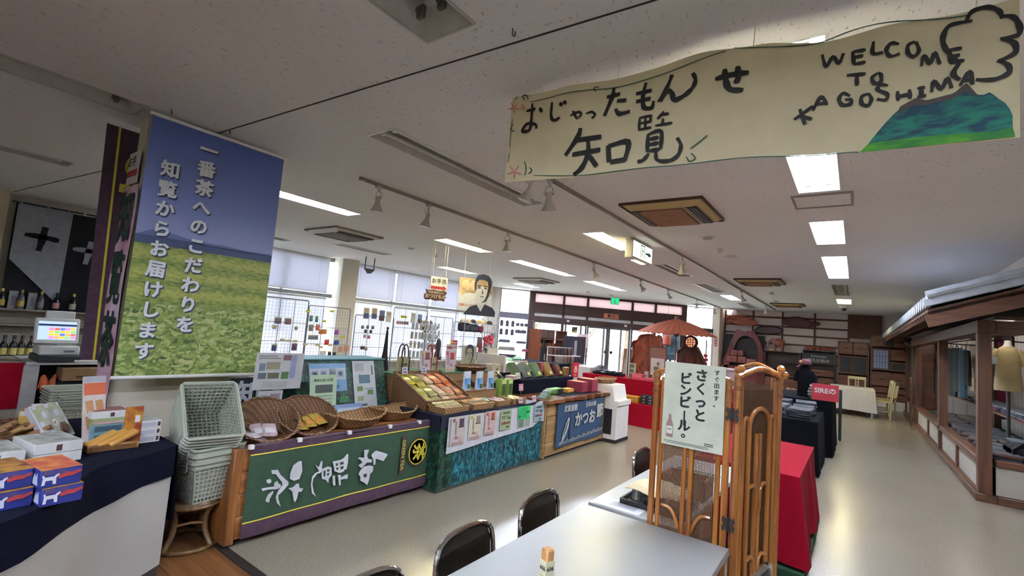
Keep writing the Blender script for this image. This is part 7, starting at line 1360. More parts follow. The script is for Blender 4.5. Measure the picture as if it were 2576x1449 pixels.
# wooden burl slabs
m_burl = M('burl_wood','#5a2618',.2,col2='#8a452f',scale=5,stretch=(1.6,1,.8),bump=.5,bscale=7,coat=.6)
def slab(name, lab, pts, Y_, th, mat=m_burl, cat='wood slab', base=None):
    q = [atY(x,y,Y_) for x,y in pts]; cx_ = sum(p.x for p in q)/len(q); z0 = min(p.z for p in q)
    t = thing(name, lab, cat, (cx_,Y_,0)); o = smooth_pts([(p.x-cx_,p.z) for p in q]+[(q[0].x-cx_,q[0].z)],3)[:-1]
    B().prism(o,0,th,'xz').build('slab', mat, t); b = B()
    b.tube([(x,-.012,z) for x,z in o],.022,5,closed=True); b.build('live_edge', mat, t)
    if base: B().box((0,th/2,z0/2),(base,th*1.6,z0),ch=.02).build('stump_base', mat, t)
    return t
slab('wood_slab','large upright polished wood slab with wavy edges before the entrance glass',[(1598,952),(1600,925),(1586,916),(1594,892),(1591,862),(1604,856),(1612,844),(1640,842),(1652,848),(1660,845),(1663,880),(1655,905),(1650,930),(1640,952)],11.0,.14,base=.5)
t = slab('burl_stump','dark burl wood piece shaped like a hill under the round lantern',[(1702,930),(1704,905),(1706,885),(1722,872),(1735,868),(1748,872),(1757,890),(1768,915),(1770,932)],12.6,.35,wood('burl_dark','#3a1c16','#6a3424',.2,axis=2,scale=2.2,coat=.5),base=.6)
L0 = atY(1738,861,12.55); t = thing('round_lantern','round lattice lantern with warm paper above the hill-shaped burl','lantern',tuple(L0)); 
b = B(); b.T = Matrix.Rotation(PI/2,4,'X'); b.lathe([(.17,-.05),(.17,.05),(.125,.05),(.125,-.05)],24); b.build('ring', C('#4a2a22'), t); b = B(); b.T = Matrix.Rotation(PI/2,4,'X'); b.lathe([(.125,-.01),(.125,.01),(0,.01)],24); b.build('paper', M('lantern_paper','#d8a080',.7,emis='#e8a078',estr=.35), t)
for i in (-1,0,1): B().bx(i*.06-.006,i*.06+.006,-.055,-.04,-.12,.12).build('lattice_bar', C('#4a2a22'), t); B().bx(-.12,.12,-.055,-.04,i*.06-.006,i*.06+.006).build('lattice_bar', C('#4a2a22'), t)
B().bx(-.05,.05,-.03,.03,-.36,-.16).build('neck', C('#4a2a22'), t)
# oiled paper umbrella
U0 = atY(1703,800,12.0); t = thing('paper_umbrella','large open oiled-paper umbrella in faded red standing before the entrance','umbrella',(U0.x,12.0,0)); zt = U0.z; R_ = .93
m_umb = translucent('umbrella_paper','#bb6a50',.3); m_umb2 = C('#8a4a40'); n = 36
for i in range(n):
    a0, a1 = 2*PI*i/n, 2*PI*(i+1)/n; am = (a0+a1)/2; vs = []; rr = [.04,.3,.6,R_]; zz = [0,-.07,-.18,-.36]
    for r_,z in zip(rr,zz):
        for a,dz in ((a0,0),(am,-.012*r_),(a1,0)): vs.append((r_*math.cos(a),r_*math.sin(a),zt-.03+z+dz*2.6))
    B().add(vs,[(k*3+j,k*3+j+1,(k+1)*3+j+1,(k+1)*3+j) for k in range(3) for j in range(2)]).build('paper_panel', m_umb, t)
    B().tube([(.04*math.cos(a0),.04*math.sin(a0),zt-.035),(.6*math.cos(a0),.6*math.sin(a0),zt-.225),(R_*math.cos(a0),R_*math.sin(a0),zt-.40)],.006,4).build('rib', m_umb2, t)
for i in range(0,n,2): a = 2*PI*i/n; B().tube([(.03*math.cos(a),.03*math.sin(a),zt-.42),(.5*math.cos(a),.5*math.sin(a),zt-.20)],.005,4).build('strut', m_umb2, t)
B().tube([(0,0,.02),(0,0,zt)],.016,8).build('pole', m_umb2, t); B().lathe([(.05,-.46),(.07,-.42),(.03,-.40)],14,(0,0,zt)).build('runner', m_umb2, t); B().lathe([(.06,-.03),(.05,.02),(.02,.05),(0,.05)],14,(0,0,zt)).build('cap', C('#7a4a3a'), t); B().box((0,0,.05),(.45,.45,.1),ch=.01).build('base', C('#3a3230'), t)
# nature poster, notice stand, red strings, lavender counter
a = atY(1667,833,14.5); c = atY(1706,908,14.5); t = poster('nature_poster','tall blue-green river photo poster behind the umbrella','poster',((a.x+c.x)/2,14.5,c.z),(0,0,0),c.x-a.x,a.z-c.z,M('river_print','#2c4a5a',.4,col2='#5f8a98',scale=6),((.0,1,0,.2,'#23384c'),),(),.02); B().bx(-.03,.03,.02,.06,-c.z,.3).build('stand', m_dark, t)
p = atY(1678,856,14.3); t = thing('paper_lantern','small orange paper lantern hanging before the river poster','lantern',tuple(p)); B().lathe([(.05,-.17),(.11,-.12),(.12,0),(.11,.12),(.05,.17)],16).build('shade', C('#a8503a'), t); B().lathe([(.055,.17),(.055,.2),(0,.2)],12).lathe([(.055,-.2),(.055,-.17)],12).build('caps', m_dark, t); B().tube([(0,0,.2),(0,0,CEIL-t.location.z)],.004,4).build('cord', m_dark, t)
a = atY(1640,873,10.15); c = atY(1678,945,10.15); t = thing('notice_stand','brown framed notice board with white paper on the red display','notice board',((a.x+c.x)/2,10.02,.802)); hh = a.z-.802; w_ = c.x-a.x
B().bx(-w_/2,w_/2,0,.02,.25,hh).build('board', C('#7a5248'), t); B().bx(-w_/2-.02,-w_/2,-.01,.03,0,hh+.02).bx(w_/2,w_/2+.02,-.01,.03,0,hh+.02).bx(-w_/2,w_/2,-.01,.03,hh,hh+.02).build('frame', C('#4a2620'), t); B().bx(-w_*.38,w_*.42,-.004,0,.08,hh*.66).build('paper', C('#b9aab0'), t); letter(vtext('御案内'),.06,C('#3a3038'),t,(.02,-.006,hh*.4),bold=.01)
for i,(px,py) in enumerate(((1775,895),(1776,905),(1774,915),(1776,925))): p = atY(px,py,15.5); tag(B().lathe([(0,-.06),(.06,-.03),(.07,.02),(.03,.06),(0,.065)],10).build('red_ornament', C('#8a1f28')),'dark red hanging ornament in the string right of the burl, %s from top' % ORD[i],'ornament',None,tuple(p))
t = thing('hanging_post','thin dark post with arm carrying the red ornament string','post',(atY(1775,890,15.55).x,15.6,0)); B().tube([(0,0,0),(0,0,1.75)],.02,6).tube([(0,0,1.7),(0,-.1,1.66)],.012,5).build('pole', m_dark, t); B().box((0,0,.02),(.3,.3,.04),ch=.008).build('base', m_dark, t)
a = atY(1735,918,10.3); t = thing('lavender_counter','pale lavender box counter just above the beer poster','counter',(a.x+.42,10.3,0)); B().bx(-.42,.42,0,.5,0,a.z-.02).build('body', C('#a8909a'), t); B().bx(-.44,.44,-.02,.52,a.z-.03,a.z).build('counter_top', C('#b5a0aa'), t)
p = atY(1812,862,19.5); poster('red_notice','small vertical red notice on the beige pillar','sign',(-4.39,19.54,p.z-.15),(0,0,0),.1,.34,'#a83a3a',((.2,.8,.1,.3,'#c9a0a0'),(.2,.8,.4,.6,'#c9a0a0'),(.2,.8,.7,.9,'#c9a0a0')))
# ================================================================== WOOD SHELF WALL
def wallwood(name, lab, pts, th, mat, Y_=20.36):
    q = [atY(x,y,Y_) for x,y in pts]; cx_ = sum(p.x for p in q)/len(q); cz = sum(p.z for p in q)/len(q)
    t = thing(name, lab, 'wood piece', (cx_,Y_,cz)); o = smooth_pts([(p.x-cx_,p.z-cz) for p in q]+[(q[0].x-cx_,q[0].z-cz)],3)[:-1]; B().prism(o,-th,.0,'xz').build('slab', mat, t); B().tube([(x,-th,z) for x,z in o],.02,5,closed=True).build('live_edge', mat, t); return t
m_flame = wood('flame_wood','#7a2c1a','#c4684a',.3,axis=0,scale=9); m_dkw = wood('dark_driftwood','#33171a','#4a2420',.35,axis=0,scale=4)
wallwood('wall_wood','orange flame-grained wood piece high on the shelf wall',[(1828,800),(1840,794),(1868,795),(1890,802),(1905,812),(1900,818),(1878,818),(1850,814),(1830,808)],.10,m_flame)
wallwood('wall_wood','dark oval driftwood piece in the middle of the shelf wall',[(1900,832),(1910,823),(1940,822),(1962,826),(1968,833),(1958,839),(1925,840),(1904,837)],.12,m_dkw); wallwood('wall_wood','long dark red driftwood piece right on the shelf wall',[(1968,808),(1975,802),(2010,799),(2035,808),(2052,812),(2064,816),(2050,819),(2030,824),(1990,820),(1972,815)],.12,wood('red_driftwood','#4a1c1c','#5f2824',.4,axis=0,scale=4))
# burl ring cabinet
t = thing('burl_cabinet','large red-brown burl ring with built-in drawers at the left of the shelf wall','cabinet',(-3.45,19.9,0)); Y_ = 19.9
out = [(1823,935),(1820,905),(1830,885),(1838,860),(1848,840),(1856,828),(1872,834),(1888,832),(1903,842),(1913,862),(1920,885),(1920,915),(1918,935)]; inn = [(1905,912),(1908,880),(1895,852),(1872,845),(1856,856),(1846,880),(1842,905)]
q = [(atY(x,y,Y_).x+3.45,atY(x,y,Y_).z) for x,y in out]; r_ = [(atY(x,y,Y_).x+3.45,atY(x,y,Y_).z) for x,y in inn]
m_bred = wood('burl_red','#5f2220','#7a3430',.25,axis=2,scale=2.5,coat=.4)
B().prism(smooth_pts(q,3)+smooth_pts(r_,3),-.05,.25,'xz').build('burl_ring', m_bred, t); B().bx(-.75,.65,.2,.26,.5,2.1).build('back_panel', C('#22181c'), t); B().bx(-.78,.75,-.05,.3,0,.9).build('base', m_bred, t)
for (x0,x1,z0,z1) in ((-.6,-.2,1.02,1.28),(-.2,.1,1.02,1.28),(.1,.45,1.0,1.22),(-.45,-.2,1.28,1.5),(-.2,0,1.28,1.5)): d = B().bx(x0+.01,x1-.01,-.12,.1,z0+.01,z1-.01,ch=.008).build('drawer', wood('drawer_red','#7a3c34','#944e42',.4,axis=0,scale=5), t); B().box(((x0+x1)/2,-.13,(z0+z1)/2),(.05,.02,.02)).build('knob', m_dark, d)
t = thing('elephant_figure','carved wooden elephant standing on the dark cabinet','figurine',(-2.33,19.75,1.585),0.); m_ele = wood('elephant_wood','#6a3424','#8f5040',.4,axis=2,scale=4)
b = B(); b.lathe([(0,-.2),(.10,-.18),(.15,-.06),(.155,.06),(.11,.18),(0,.2)],14,T=Matrix.Translation((.04,0,.30)) @ Matrix.Rotation(PI/2,4,'Y')); b.lathe([(0,-.09),(.07,-.06),(.09,0),(.07,.06),(0,.09)],12,T=Matrix.Translation((-.18,0,.36)))
for (x,y) in ((-.08,-.07),(-.08,.07),(.16,-.07),(.16,.07)): b.tube([(x,y,.26),(x-.01,y,.12),(x-.01,y,.0)],[.055,.045,.05],8)
b.tube(smooth_pts([(-.24,0,.36),(-.30,0,.26),(-.29,0,.12),(-.25,0,.08)],4),[.05-.0025*i for i in range(13)],8); b.build('body', m_ele, t)
for s in (-1,1): B().lathe([(0,-.008),(.08,-.005),(.09,.005),(0,.008)],10,T=Matrix.Translation((-.12,s*.09,.37)) @ Matrix.Rotation(PI/2,4,'X')).build('ear', m_ele, t); B().tube([(-.24,s*.03,.30),(-.32,s*.035,.27)],[.012,.004],6).build('tusk', C('#c9bda0'), t)
B().tube([(.23,0,.32),(.27,0,.18)],[.012,.008],6).build('tail', m_ele, t); tag(B().box((0,0,.03),(.1,.06,.06),ch=.006).build('yellow_tag', C('#b59a2f')),'small yellow tag under the carved elephant','price tag',None,(-2.5,19.7,1.585))
m_tan = wood('tansu_wood','#5a3320','#744630',.4,axis=0,scale=4); m_tan2 = wood('tansu_dark','#2f1c18','#43281f',.35,axis=0,scale=4); m_iron = C('#1c1816',.4)
def tansu(name, lab, x0, x1, y, h, mat, cells, z0=0.):
    t = thing(name, lab, 'cabinet', ((x0+x1)/2,y,z0)); w_ = x1-x0
    B().bx(-w_/2,-w_/2+.03,0,.5,0,h).bx(w_/2-.03,w_/2,0,.5,0,h).bx(-w_/2,w_/2,0,.5,h-.03,h).bx(-w_/2,w_/2,0,.5,0,.04).bx(-w_/2,w_/2,.45,.5,0,h).build('carcass', mat, t)
    for (a,c,d,e,kind) in cells:
        xa, xb, za, zb = -w_/2+.03+a*(w_-.06), -w_/2+.03+c*(w_-.06), .04+d*(h-.07), .04+e*(h-.07)
        if kind == 'open': B().bx(xa,xb,.02,.44,za,za+.02).build('shelf_board', mat, t); continue
        g = B().bx(xa+.006,xb-.006,-.01,.03,za+.006,zb-.006,ch=.004).build('glass_door' if kind == 'glass' else ('door' if kind == 'door' else 'drawer'), m_tan if kind != 'glass' else mat, t)
        if kind == 'glass': B().bx(xa+.04,xb-.04,-.014,-.01,za+.04,zb-.04).build('pane', M('dark_pane','#2a2c33',.06,var=.05), g); (zb-za) > .5 and (xa > 0 or w_ > .9) and [B().bx(xa+.05,xb-.06,-.0155,-.0142,za+.06,zb-.06).build('checked_cloth', C('#8a96bc'), g)]+[B().bx(xa+.05+q*(xb-xa-.11),xa+.06+q*(xb-xa-.11),-.0165,-.0155,za+.06,zb-.06).build('cloth_line', C('#2a3048'), g) for q in (.2,.4,.6,.8)]+[B().bx(xa+.05,xb-.06,-.0165,-.0155,za+.06+q*(zb-za-.12),za+.07+q*(zb-za-.12)).build('cloth_line', C('#2a3048'), g) for q in (.33,.66)]  # some tall panes get a flat pale blue patch with dark grid lines in front
        else: B().box(((xa+xb)/2,-.018,(za+zb)/2),(.09,.014,.03),ch=.004).build('iron_handle', m_iron, g); B().box((xa+.03,-.014,zb-.03),(.04,.008,.04)).build('iron_corner', m_iron, g); B().box((xb-.03,-.014,zb-.03),(.04,.008,.04)).build('iron_corner', m_iron, g)
    return t
tansu('dark_cabinet','dark open cabinet under the carved elephant',-2.74,-1.6,19.75,1.58,m_tan2,((0,.5,.0,.4,'door'),(.5,1,0,.4,'door'),(0,1,.42,.45,'open'),(0,.45,.62,.65,'open'),(.4,1,.75,.78,'open')))
t = tansu('sign_cabinet','dark cabinet with white lettering and orange carvings on top',-1.55,-.58,19.75,1.72,m_tan2,((0,.5,0,.22,'drawer'),(.5,1,0,.22,'drawer'),(0,.5,.24,.46,'drawer'),(.5,1,.24,.46,'drawer'),(0,1,.48,.62,'drawer'))); letter('屋久杉銘木',.13,C('#9a9494'),t,(0,-.02,1.36),bold=.02); letter('世界自然遺産',.08,C('#8a8484'),t,(0,-.02,1.5),bold=.02); B().bx(-.45,.45,-.01,.0,1.25,1.6).build('dark_glass', M('dark_pane','#2a2c33'), t)
for i in range(5): tag(B().lathe([(0,-.04),(.08,-.02),(.09,.03),(.04,.07),(0,.08)],9,sx=1.3).build('wood_carving', m_flame),'small orange wood carving on top of the lettered cabinet','carving','carvings on the lettered cabinet',(-1.42+i*.18,19.95,1.762),i*.7)
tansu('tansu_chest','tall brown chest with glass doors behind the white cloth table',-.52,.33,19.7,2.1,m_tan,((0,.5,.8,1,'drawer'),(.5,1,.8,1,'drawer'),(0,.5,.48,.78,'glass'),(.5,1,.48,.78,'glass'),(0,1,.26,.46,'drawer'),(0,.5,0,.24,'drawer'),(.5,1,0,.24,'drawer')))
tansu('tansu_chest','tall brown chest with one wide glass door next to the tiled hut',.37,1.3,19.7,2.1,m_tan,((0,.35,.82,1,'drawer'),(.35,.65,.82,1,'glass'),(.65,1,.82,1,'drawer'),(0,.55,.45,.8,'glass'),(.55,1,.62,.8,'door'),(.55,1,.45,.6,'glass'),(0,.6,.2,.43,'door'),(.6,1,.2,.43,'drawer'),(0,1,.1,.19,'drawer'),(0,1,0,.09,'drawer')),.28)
struct(B().bx(.3,1.4,19.65,20.4,0,.28).build('plinth_1', m_wall)); struct(B().bx(-4.2,-.5,20.3,20.37,0,.1).build('baseboard_end', m_batten))
t = thing('frosted_case','tall pale green glass case between the chest and the hut','glass case',(1.62,19.4,0)); B().bx(-.28,.28,0,.4,.35,2.05).build('glass', M('frosted_green','#7f9a90',.3,var=.05), t); B().bx(-.3,.3,-.02,.42,0,.35).build('base', m_tan, t); B().bx(-.3,.3,-.02,.42,2.05,2.12).build('top', m_tan, t); B().lathe([(0,0),(.1,.02),(.12,.05),(0,.08)],10,(0,-.04,1.6)).build('flower', C('#9ab0a5'), t)
for (x,y,r_,h,lab) in ((-2.0,17.5,.42,.42,'low round log table in front of the dark cabinet'),(-1.35,16.8,.35,.5,'second log table nearer the rattan screen top')):
    t = thing('log_table',lab,'table',(x,y,0)); B().lathe([(r_*.7,0),(r_*.75,h*.7),(r_,h*.85),(r_*1.02,h),(0,h)],14,sy=.8).build('log', wood('log_wood','#4a2a20','#6a4030',.4,axis=2,scale=3), t); B().lathe([(r_*1.0,0),(r_*.98,.02),(0,.02)],14,(0,0,h),sy=.8).build('polished_top', wood('log_top','#6a3c28','#8a5438',.15,axis=0,scale=3), t)
# ================================================================== WHITE CLOTH TABLE AND CREAM CHAIRS
m_wcloth = M('white_cloth','#bdbab8',.85,var=.03,scale=10)
cloth_table('cloth_table',-.62,.42,16.35,18.0,.72,.14,m_wcloth,'table under a long white cloth with cream chairs around it',.05,seed=.4,wav=.02)
m_chair = M('cream_paint','#bdb38c',.45,var=.04)
def cream_chair(x,y,rz,lab):
    t = thing('cream_chair',lab,'chair',(x,y,0),rz)
    for sx in (-1,1): B().tube([(sx*.2,.0,0),(sx*.2,.02,.44),(sx*.21,.1,1.0)],.019,8).build('rear_leg', m_chair, t); B().tube([(sx*.19,-.4,0),(sx*.19,-.4,.43)],.019,8).build('front_leg', m_chair, t)
    B().box((0,-.19,.45),(.44,.44,.035),ch=.01).build('seat', m_chair, t); B().box((0,.095,.96),(.42,.025,.09),(-.13,0,0),ch=.006).build('top_rail', m_chair, t); B().box((0,.035,.55),(.40,.022,.05),(-.13,0,0),ch=.006).build('lower_rail', m_chair, t)
    for sx in (-.035,.035): B().box((sx,.066,.75),(.022,.018,.40),(-.14,0,0)).build('slat', m_chair, t)
    for z in (.66,.74,.82): B().box((0,.05+.1*(z-.55)*1.3,z),(.07,.016,.016)).build('splat_bar', m_chair, t)
    for sx in (-1,1): B().tube([(sx*.195,-.4,.2),(sx*.2,.0,.2)],.012,6).build('stretcher', m_chair, t)
cream_chair(.80,16.7,-PI/2-.25,'cream painted chair at the near right side of the white cloth table'); cream_chair(.75,17.75,-PI/2+.1,'cream painted chair seen edge-on at the far right of the white cloth table'); cream_chair(.02,18.25,0,'cream painted chair at the far end of the white cloth table'); cream_chair(-.95,13.2,PI/2,'cream chair half hidden behind the dark shirt form')
# ================================================================== SHIRT TABLES
m_blk = M('black_cloth2','#0c0d14',.95,var=.12,scale=30,spec=.1)
cloth_table('shirt_table',-1.35,-.40,7.6,9.05,.70,.02,m_blk,'black-clothed table with piles of bagged shirts behind the red table',.03,seed=.9); cloth_table('shirt_table',-1.25,-.30,9.2,10.7,.86,.02,m_blk,'taller black-clothed table with a red shirt hung on its side',.03,seed=1.9)
def folded(nm, lab, loc, rz, w_, d_, h_, col, group, n=1):
    t = thing(nm, lab, 'clothing', loc, rz, group); B().box((0,0,h_/2),(w_,d_,h_),ch=h_*.35).build('folded_cloth', C(col,.7), t); B().sheet(lambda u,v:((u-.5)*w_,(v-.5)*d_,h_+.004+.004*math.sin(u*11+loc[1]*7)*math.sin(v*9)),8,8).build('film', M('plastic_film','#9aa0a8',.12,var=.2,scale=9,alpha=.45), t)
random.seed(17)
for k,(x,y) in enumerate(((-.62,8.75),(-.95,8.7),(-.62,8.35),(-.95,8.3),(-.62,7.95),(-.95,7.9))):
    for j in range(5 if k < 2 else 4): folded('bagged_shirt','bagged folded shirt in the piles on the black-clothed table',(x,y,.702+j*.032),random.uniform(-.1,.1),.27,.32,.028,random.choice(('#3a3c46','#54565e','#2c2e38','#6a6c74','#44424a')),'bagged shirts')
for j in range(5): folded('folded_shirt','folded pale shirt in the pile beside the red shirt',(-.45,9.52,.862+j*.045),random.uniform(-.15,.15),.36,.36,.04,['#4a5a62','#6a7074','#8a8c8a','#7a7a74','#95908a'][j],'folded shirts by the red one')
# T-shirt form with cap
t = thing('shirt_form','dark T-shirt on a bust form wearing a maroon cap','mannequin',(-.71,9.72,.862)); B().lathe([(.115,0),(.112,.2),(.12,.36),(.10,.44),(.05,.50),(.03,.545),(0,.55)],16,sy=.6).build('t_shirt', M('black_tee','#0c0d12',.95,var=.1,spec=.1), t); [B().tube([(s*.09,0,.42),(s*.125,0,.33),(s*.135,0,.24)],[.035,.045,.045],8).build('sleeve', M('black_tee','#0c0d12'), t) for s in (-1,1)]
t = thing('maroon_cap','maroon cap with yellow mark on top of the dark shirt form','cap',(-.71,9.72,1.40)); B().lathe([(.085,0),(.087,.035),(.07,.075),(.03,.10),(0,.102)],16).build('crown', C('#4a1c2c',.8), t); B().sheet(lambda u,v:(-.065-v*.07*math.cos((u-.5)*2),math.sin((u-.5)*2.2)*(.075+.02*v)-.03,.004-.05*v),8,3,th=.005).build('brim', C('#6a3040',.8), t); B().box((-.07,-.075,.05),(.05,.012,.04),(0,0,.75)).build('yellow_mark', C('#a8843a'), t)
t = thing('red_shirt','red shirt with bold white letters propped at the near end of the taller black table','clothing',(-.40,9.26,.862),rot=(-.18,0,.05)); B().sheet(lambda u,v:((u-.5)*.36,-.004*math.sin(u*9),v*.26),10,6,th=-.02).build('cloth', C('#96202c',.8), t); letter('SIREの',.105,C('#b5a8a8'),t,(0,-.027,.15),bold=.03); B().bx(-.18,.18,-.004,.022,.25,.262).build('neck_fold', C('#7a1822'), t)
t = thing('green_garment','dark teal garment hanging at the far corner of the taller table','clothing',(-.24,10.62,.1)); B().sheet(lambda u,v:(.02+.02*math.sin(u*12),(u-.5)*.35,v*.88),8,6,th=.008).build('cloth', C('#22343a',.85), t); B().tube([(.0,-.15,.88),(.0,.15,.88)],.01,5).build('hanger', m_dark, t)
t = thing('wicker_stool','pale wooden box of folded cloths beside the shirt tables','box',(-1.55,10.6,0)); B().bx(-.2,.2,-.25,.25,.0,.6,ch=.01).build('box_body', C('#8a7048'), t); B().bx(-.18,.18,-.22,.22,.6,.66,ch=.02).build('cloth_pile', C('#a58f66'), t)
# ================================================================== TILED HUT
m_hw = wood('hut_timber','#4a2c1c','#623c26',.45,axis=2,scale=5); m_hwy = wood('hut_timber_long','#4a2c1c','#623c26',.45,axis=1,scale=5); m_hwx = wood('hut_timber_cross','#4a2c1c','#623c26',.45,axis=0,scale=5)
hut = thing('tiled_hut','timber shop hut with grey tiled lean-to roof along the right side','hut',(1.215,8.2,0)); HL = 11.0
for y in (.08,3.55,7.7,8.3,HL-.1): B().bx(-.0,.125,y-.065,y+.065,.088,2.022).build('post', m_hw, hut)
B().bx(-.004,.164,-.004,HL,2.02,2.18,ch=.006).build('eave_beam', m_hwy, hut); B().bx(.164,1.6,.0,.156,2.022,2.176,ch=.006).build('cross_beam', m_hwx, hut); B().bx(0,.14,.16,HL-.2,.42,.50,ch=.006).build('sill', m_hwy, hut); B().bx(.16,1.6,.02,.14,.42,.50,ch=.006).build('sill', m_hwx, hut)
B().bx(-.03,.164,-.03,HL,0,.09,ch=.006).build('ground_beam', m_hwy, hut); B().bx(.164,1.6,-.028,.14,0,.088,ch=.006).build('ground_beam', m_hwx, hut)
for y in (1.8,5.4,9.7): B().bx(.02,.12,y-.05,y+.05,.09,.42).build('stud', m_hw, hut)
m_hp = M('hut_plaster','#a9a398',.8,var=.04)
ys_ = [.11,1.8,3.55,5.4,7.7,8.3,9.7,HL]
for i in range(7): B().bx(.05,.08,ys_[i]+.05,ys_[i+1]-.05,.09,.42).build('infill_panel', m_hp, hut)
B().bx(.16,1.6,.05,.08,.09,.42).build('infill_panel', m_hp, hut)
B().bx(.08,1.1,.1,HL,.40,.44).build('platform', m_greenbase, hut)
m_pl = M('white_plank','#a8a2a0',.7,var=.05,scale=4); B().bx(1.14,1.2,0,HL,.0,2.42).build('back_wall', C('#2a2624'), hut)
for i in range(46): B().bx(1.10,1.14,i*.25+.008,i*.25+.243,.44,2.3).build('plank', m_pl, hut)
B().bx(1.0,1.12,1.55,1.75,.44,2.3,ch=.005).build('wall_post', m_hw, hut); B().bx(1.0,1.12,5.2,5.4,.44,2.3,ch=.005).build('wall_post', m_hw, hut); B().bx(.1,.40,7.75,7.8,.44,2.1).build('end_wall', m_tan, hut)
for i in range(3): B().bx(.44+i*.235,.44+i*.235+.226,7.42,7.46,.44,2.2).build('plank', m_pl, hut)
B().bx(.38,.44,7.40,7.5,.44,2.2).build('wall_post', m_hw, hut)
struct(B().bx(1.72,3.9,7.7,20.45,2.62,3.06).build('wall_right', m_wall))
B().bx(.16,1.14,.1,HL,2.2,2.24).build('soffit', m_hwy, hut)
# roof: lean-to, eave at x=-.52, tiles
sl_ = math.atan2(.35,1.0); m_tile = M('roof_tile_grey','#a4a9b2',.45,var=.12,scale=7); m_tile2 = M('roof_tile_pan','#7c8088',.5,var=.12,scale=7)
B().box((-.02,HL/2-.35,2.40),(1.08,HL+.55,.03),(0,-sl_,0)).build('roof_deck', m_hwy, hut); 
for i in range(40): B().box((-.16,-.5+i*.3,2.30),(.76,.045,.05),(0,-sl_,0)).build('rafter', m_hwx, hut)
prof = [(.075*math.cos(PI*k/6),.075*math.sin(PI*k/6)) for k in range(7)]
roll = B(); roll.prism(prof,0,.36,'yz'); roll.v = [(v[0]*1.0,v[1],v[2]*(1-.1*v[0]/.36)) for v in roll.v]; roll_m = roll.mesh('roll_tile', m_tile)
pan_m = B().box((.18,0,-.01),(.38,.27,.022)).mesh('pan_tile', m_tile2); end_m = B().lathe([(.078,-.02),(.078,.02),(.05,.025),(0,.02)],14,T=Matrix.Rotation(PI/2,4,'Y')).mesh('eave_disc', m_tile)
for i in range(46):
    y = -.60+i*.265
    for c in range(3):
        x = -.53+c*.34*math.cos(sl_); z = 2.30+c*.34*math.sin(sl_)
        for nm, me, dy, dz in (('roll_tile',roll_m,0,.0),('pan_tile',pan_m,.1325,0)):
            if nm == 'pan_tile' and i == 45: continue
            o = obj(nm, me, hut, (x,y+dy,z+dz+.012*c), (0,-sl_,0))
    obj('eave_disc', end_m, hut, (-.53,y,2.335), (0,0,0))
for c in range(4): B().box((-.42+c*.28,-.68,2.36+c*.095),(.32,.06,.10),(0,-sl_,0),ch=.01).build('verge_tile', m_tile, hut); B().tube([(-.55+c*.28,-.70,2.40+c*.095),(-.27+c*.28,-.70,2.50+c*.095)],.05,8).build('verge_roll', m_tile, hut)
B().box((-.02,-.62,2.27),(1.1,.04,.14),(0,-sl_,0)).build('barge_board', m_hwx, hut)
# goods inside the hut
def hang(px0,px1,pt,pb,X_,col,lab,nm='hanging_shirt',shirt=True,group=None):
    a = atX((px0+px1)/2,pt,X_); c = atX((px0+px1)/2,pb,X_); yl = atX(px0,(pt+pb)/2,X_).y; yr = atX(px1,(pt+pb)/2,X_).y; w_ = abs(yl-yr); h_ = a.z-c.z
    t = thing(nm, lab, 'clothing', (X_,a.y,a.z), group=group); sh = (lambda v: 1 if v > .3 else .55+.45*v/.3) if shirt else (lambda v: 1)
    B().sheet(lambda u,v:(-.03*math.sin(PI*u)+.012*math.sin(u*13),(u-.5)*w_*sh(v),-v*h_),10,10,th=.04).build('cloth', M('cl_'+col,col,.85,var=.12,scale=9), t); B().tube([(0,-w_*.25,.0),(0,0,.06),(0,w_*.25,0)],.008,5).tube([(0,0,.06),(0,0,.10)],.005,5).build('hanger', m_dark, t)
    return t
hang(2487,2516,838,922,2.28,'#8a2a5c','pink shirt hung high on the hut plank wall'); hang(2519,2545,832,900,2.28,'#1c1a20','black shirt hung high beside the pink one'); hang(2488,2522,940,1020,2.28,'#96224e','crimson pink garment hung low on the hut wall'); 
hang(2382,2402,876,995,1.6,'#15161a','black garment at the left of the hut clothes rail'); hang(2398,2416,876,985,1.6,'#1a1b20','second black garment on the hut clothes rail'); hang(2414,2426,880,1000,1.6,'#1f4a5a','teal garment on the hut clothes rail'); hang(2424,2436,882,970,1.6,'#17181c','black garment right of the teal one'); hang(2338,2356,868,960,1.6,'#a08a4a','mustard garment hung behind the second post'); hang(2332,2350,945,985,1.6,'#8f8a80','pale folded apron under the mustard garment',shirt=False); hang(2346,2358,900,990,1.6,'#1c1c22','dark garment right of the mustard one')
a = atX(2380,866,1.6); c = atX(2440,864,1.6); t = thing('hut_rail','clothes rail inside the hut between the front posts','rail',(1.6,(a.y+c.y)/2,a.z+.02)); L_ = abs(a.y-c.y); B().tube([(0,-L_/2-.2,0),(0,L_/2+.2,0)],.015,8).build('bar', m_dark, t); 
for s in (-1,1): B().tube([(0,s*(L_/2+.15),0),(.74,s*(L_/2+.15),0)],.012,6).build('bracket', m_dark, t)
def htote(px,py,X_,w_,h_,lab): p = atX(px,py,X_); t = thing('cream_tote',lab,'bag',(p.x,p.y,p.z)); B().sheet(lambda u,v:(-.03*math.sin(PI*u),(u-.5)*w_,-v*h_),6,6,th=.03).build('bag_body', C('#a08f74',.8), t); B().tube(smooth_pts([(0,-w_*.25,0),(0,-w_*.15,.16),(0,0,.2),(0,w_*.15,.16),(0,w_*.25,0)],4),.01,6).build('handle', C('#a08f74'), t); B().bx(-.04,-.036,-.05,.05,-h_*.6,-h_*.4).build('print', C('#5a5a5a'), t)
htote(2436,890,2.15,.5,.34,'cream tote bag hung on the inner post of the hut, upper'); htote(2446,950,2.15,.42,.30,'cream tote bag hung on the inner post of the hut, lower')
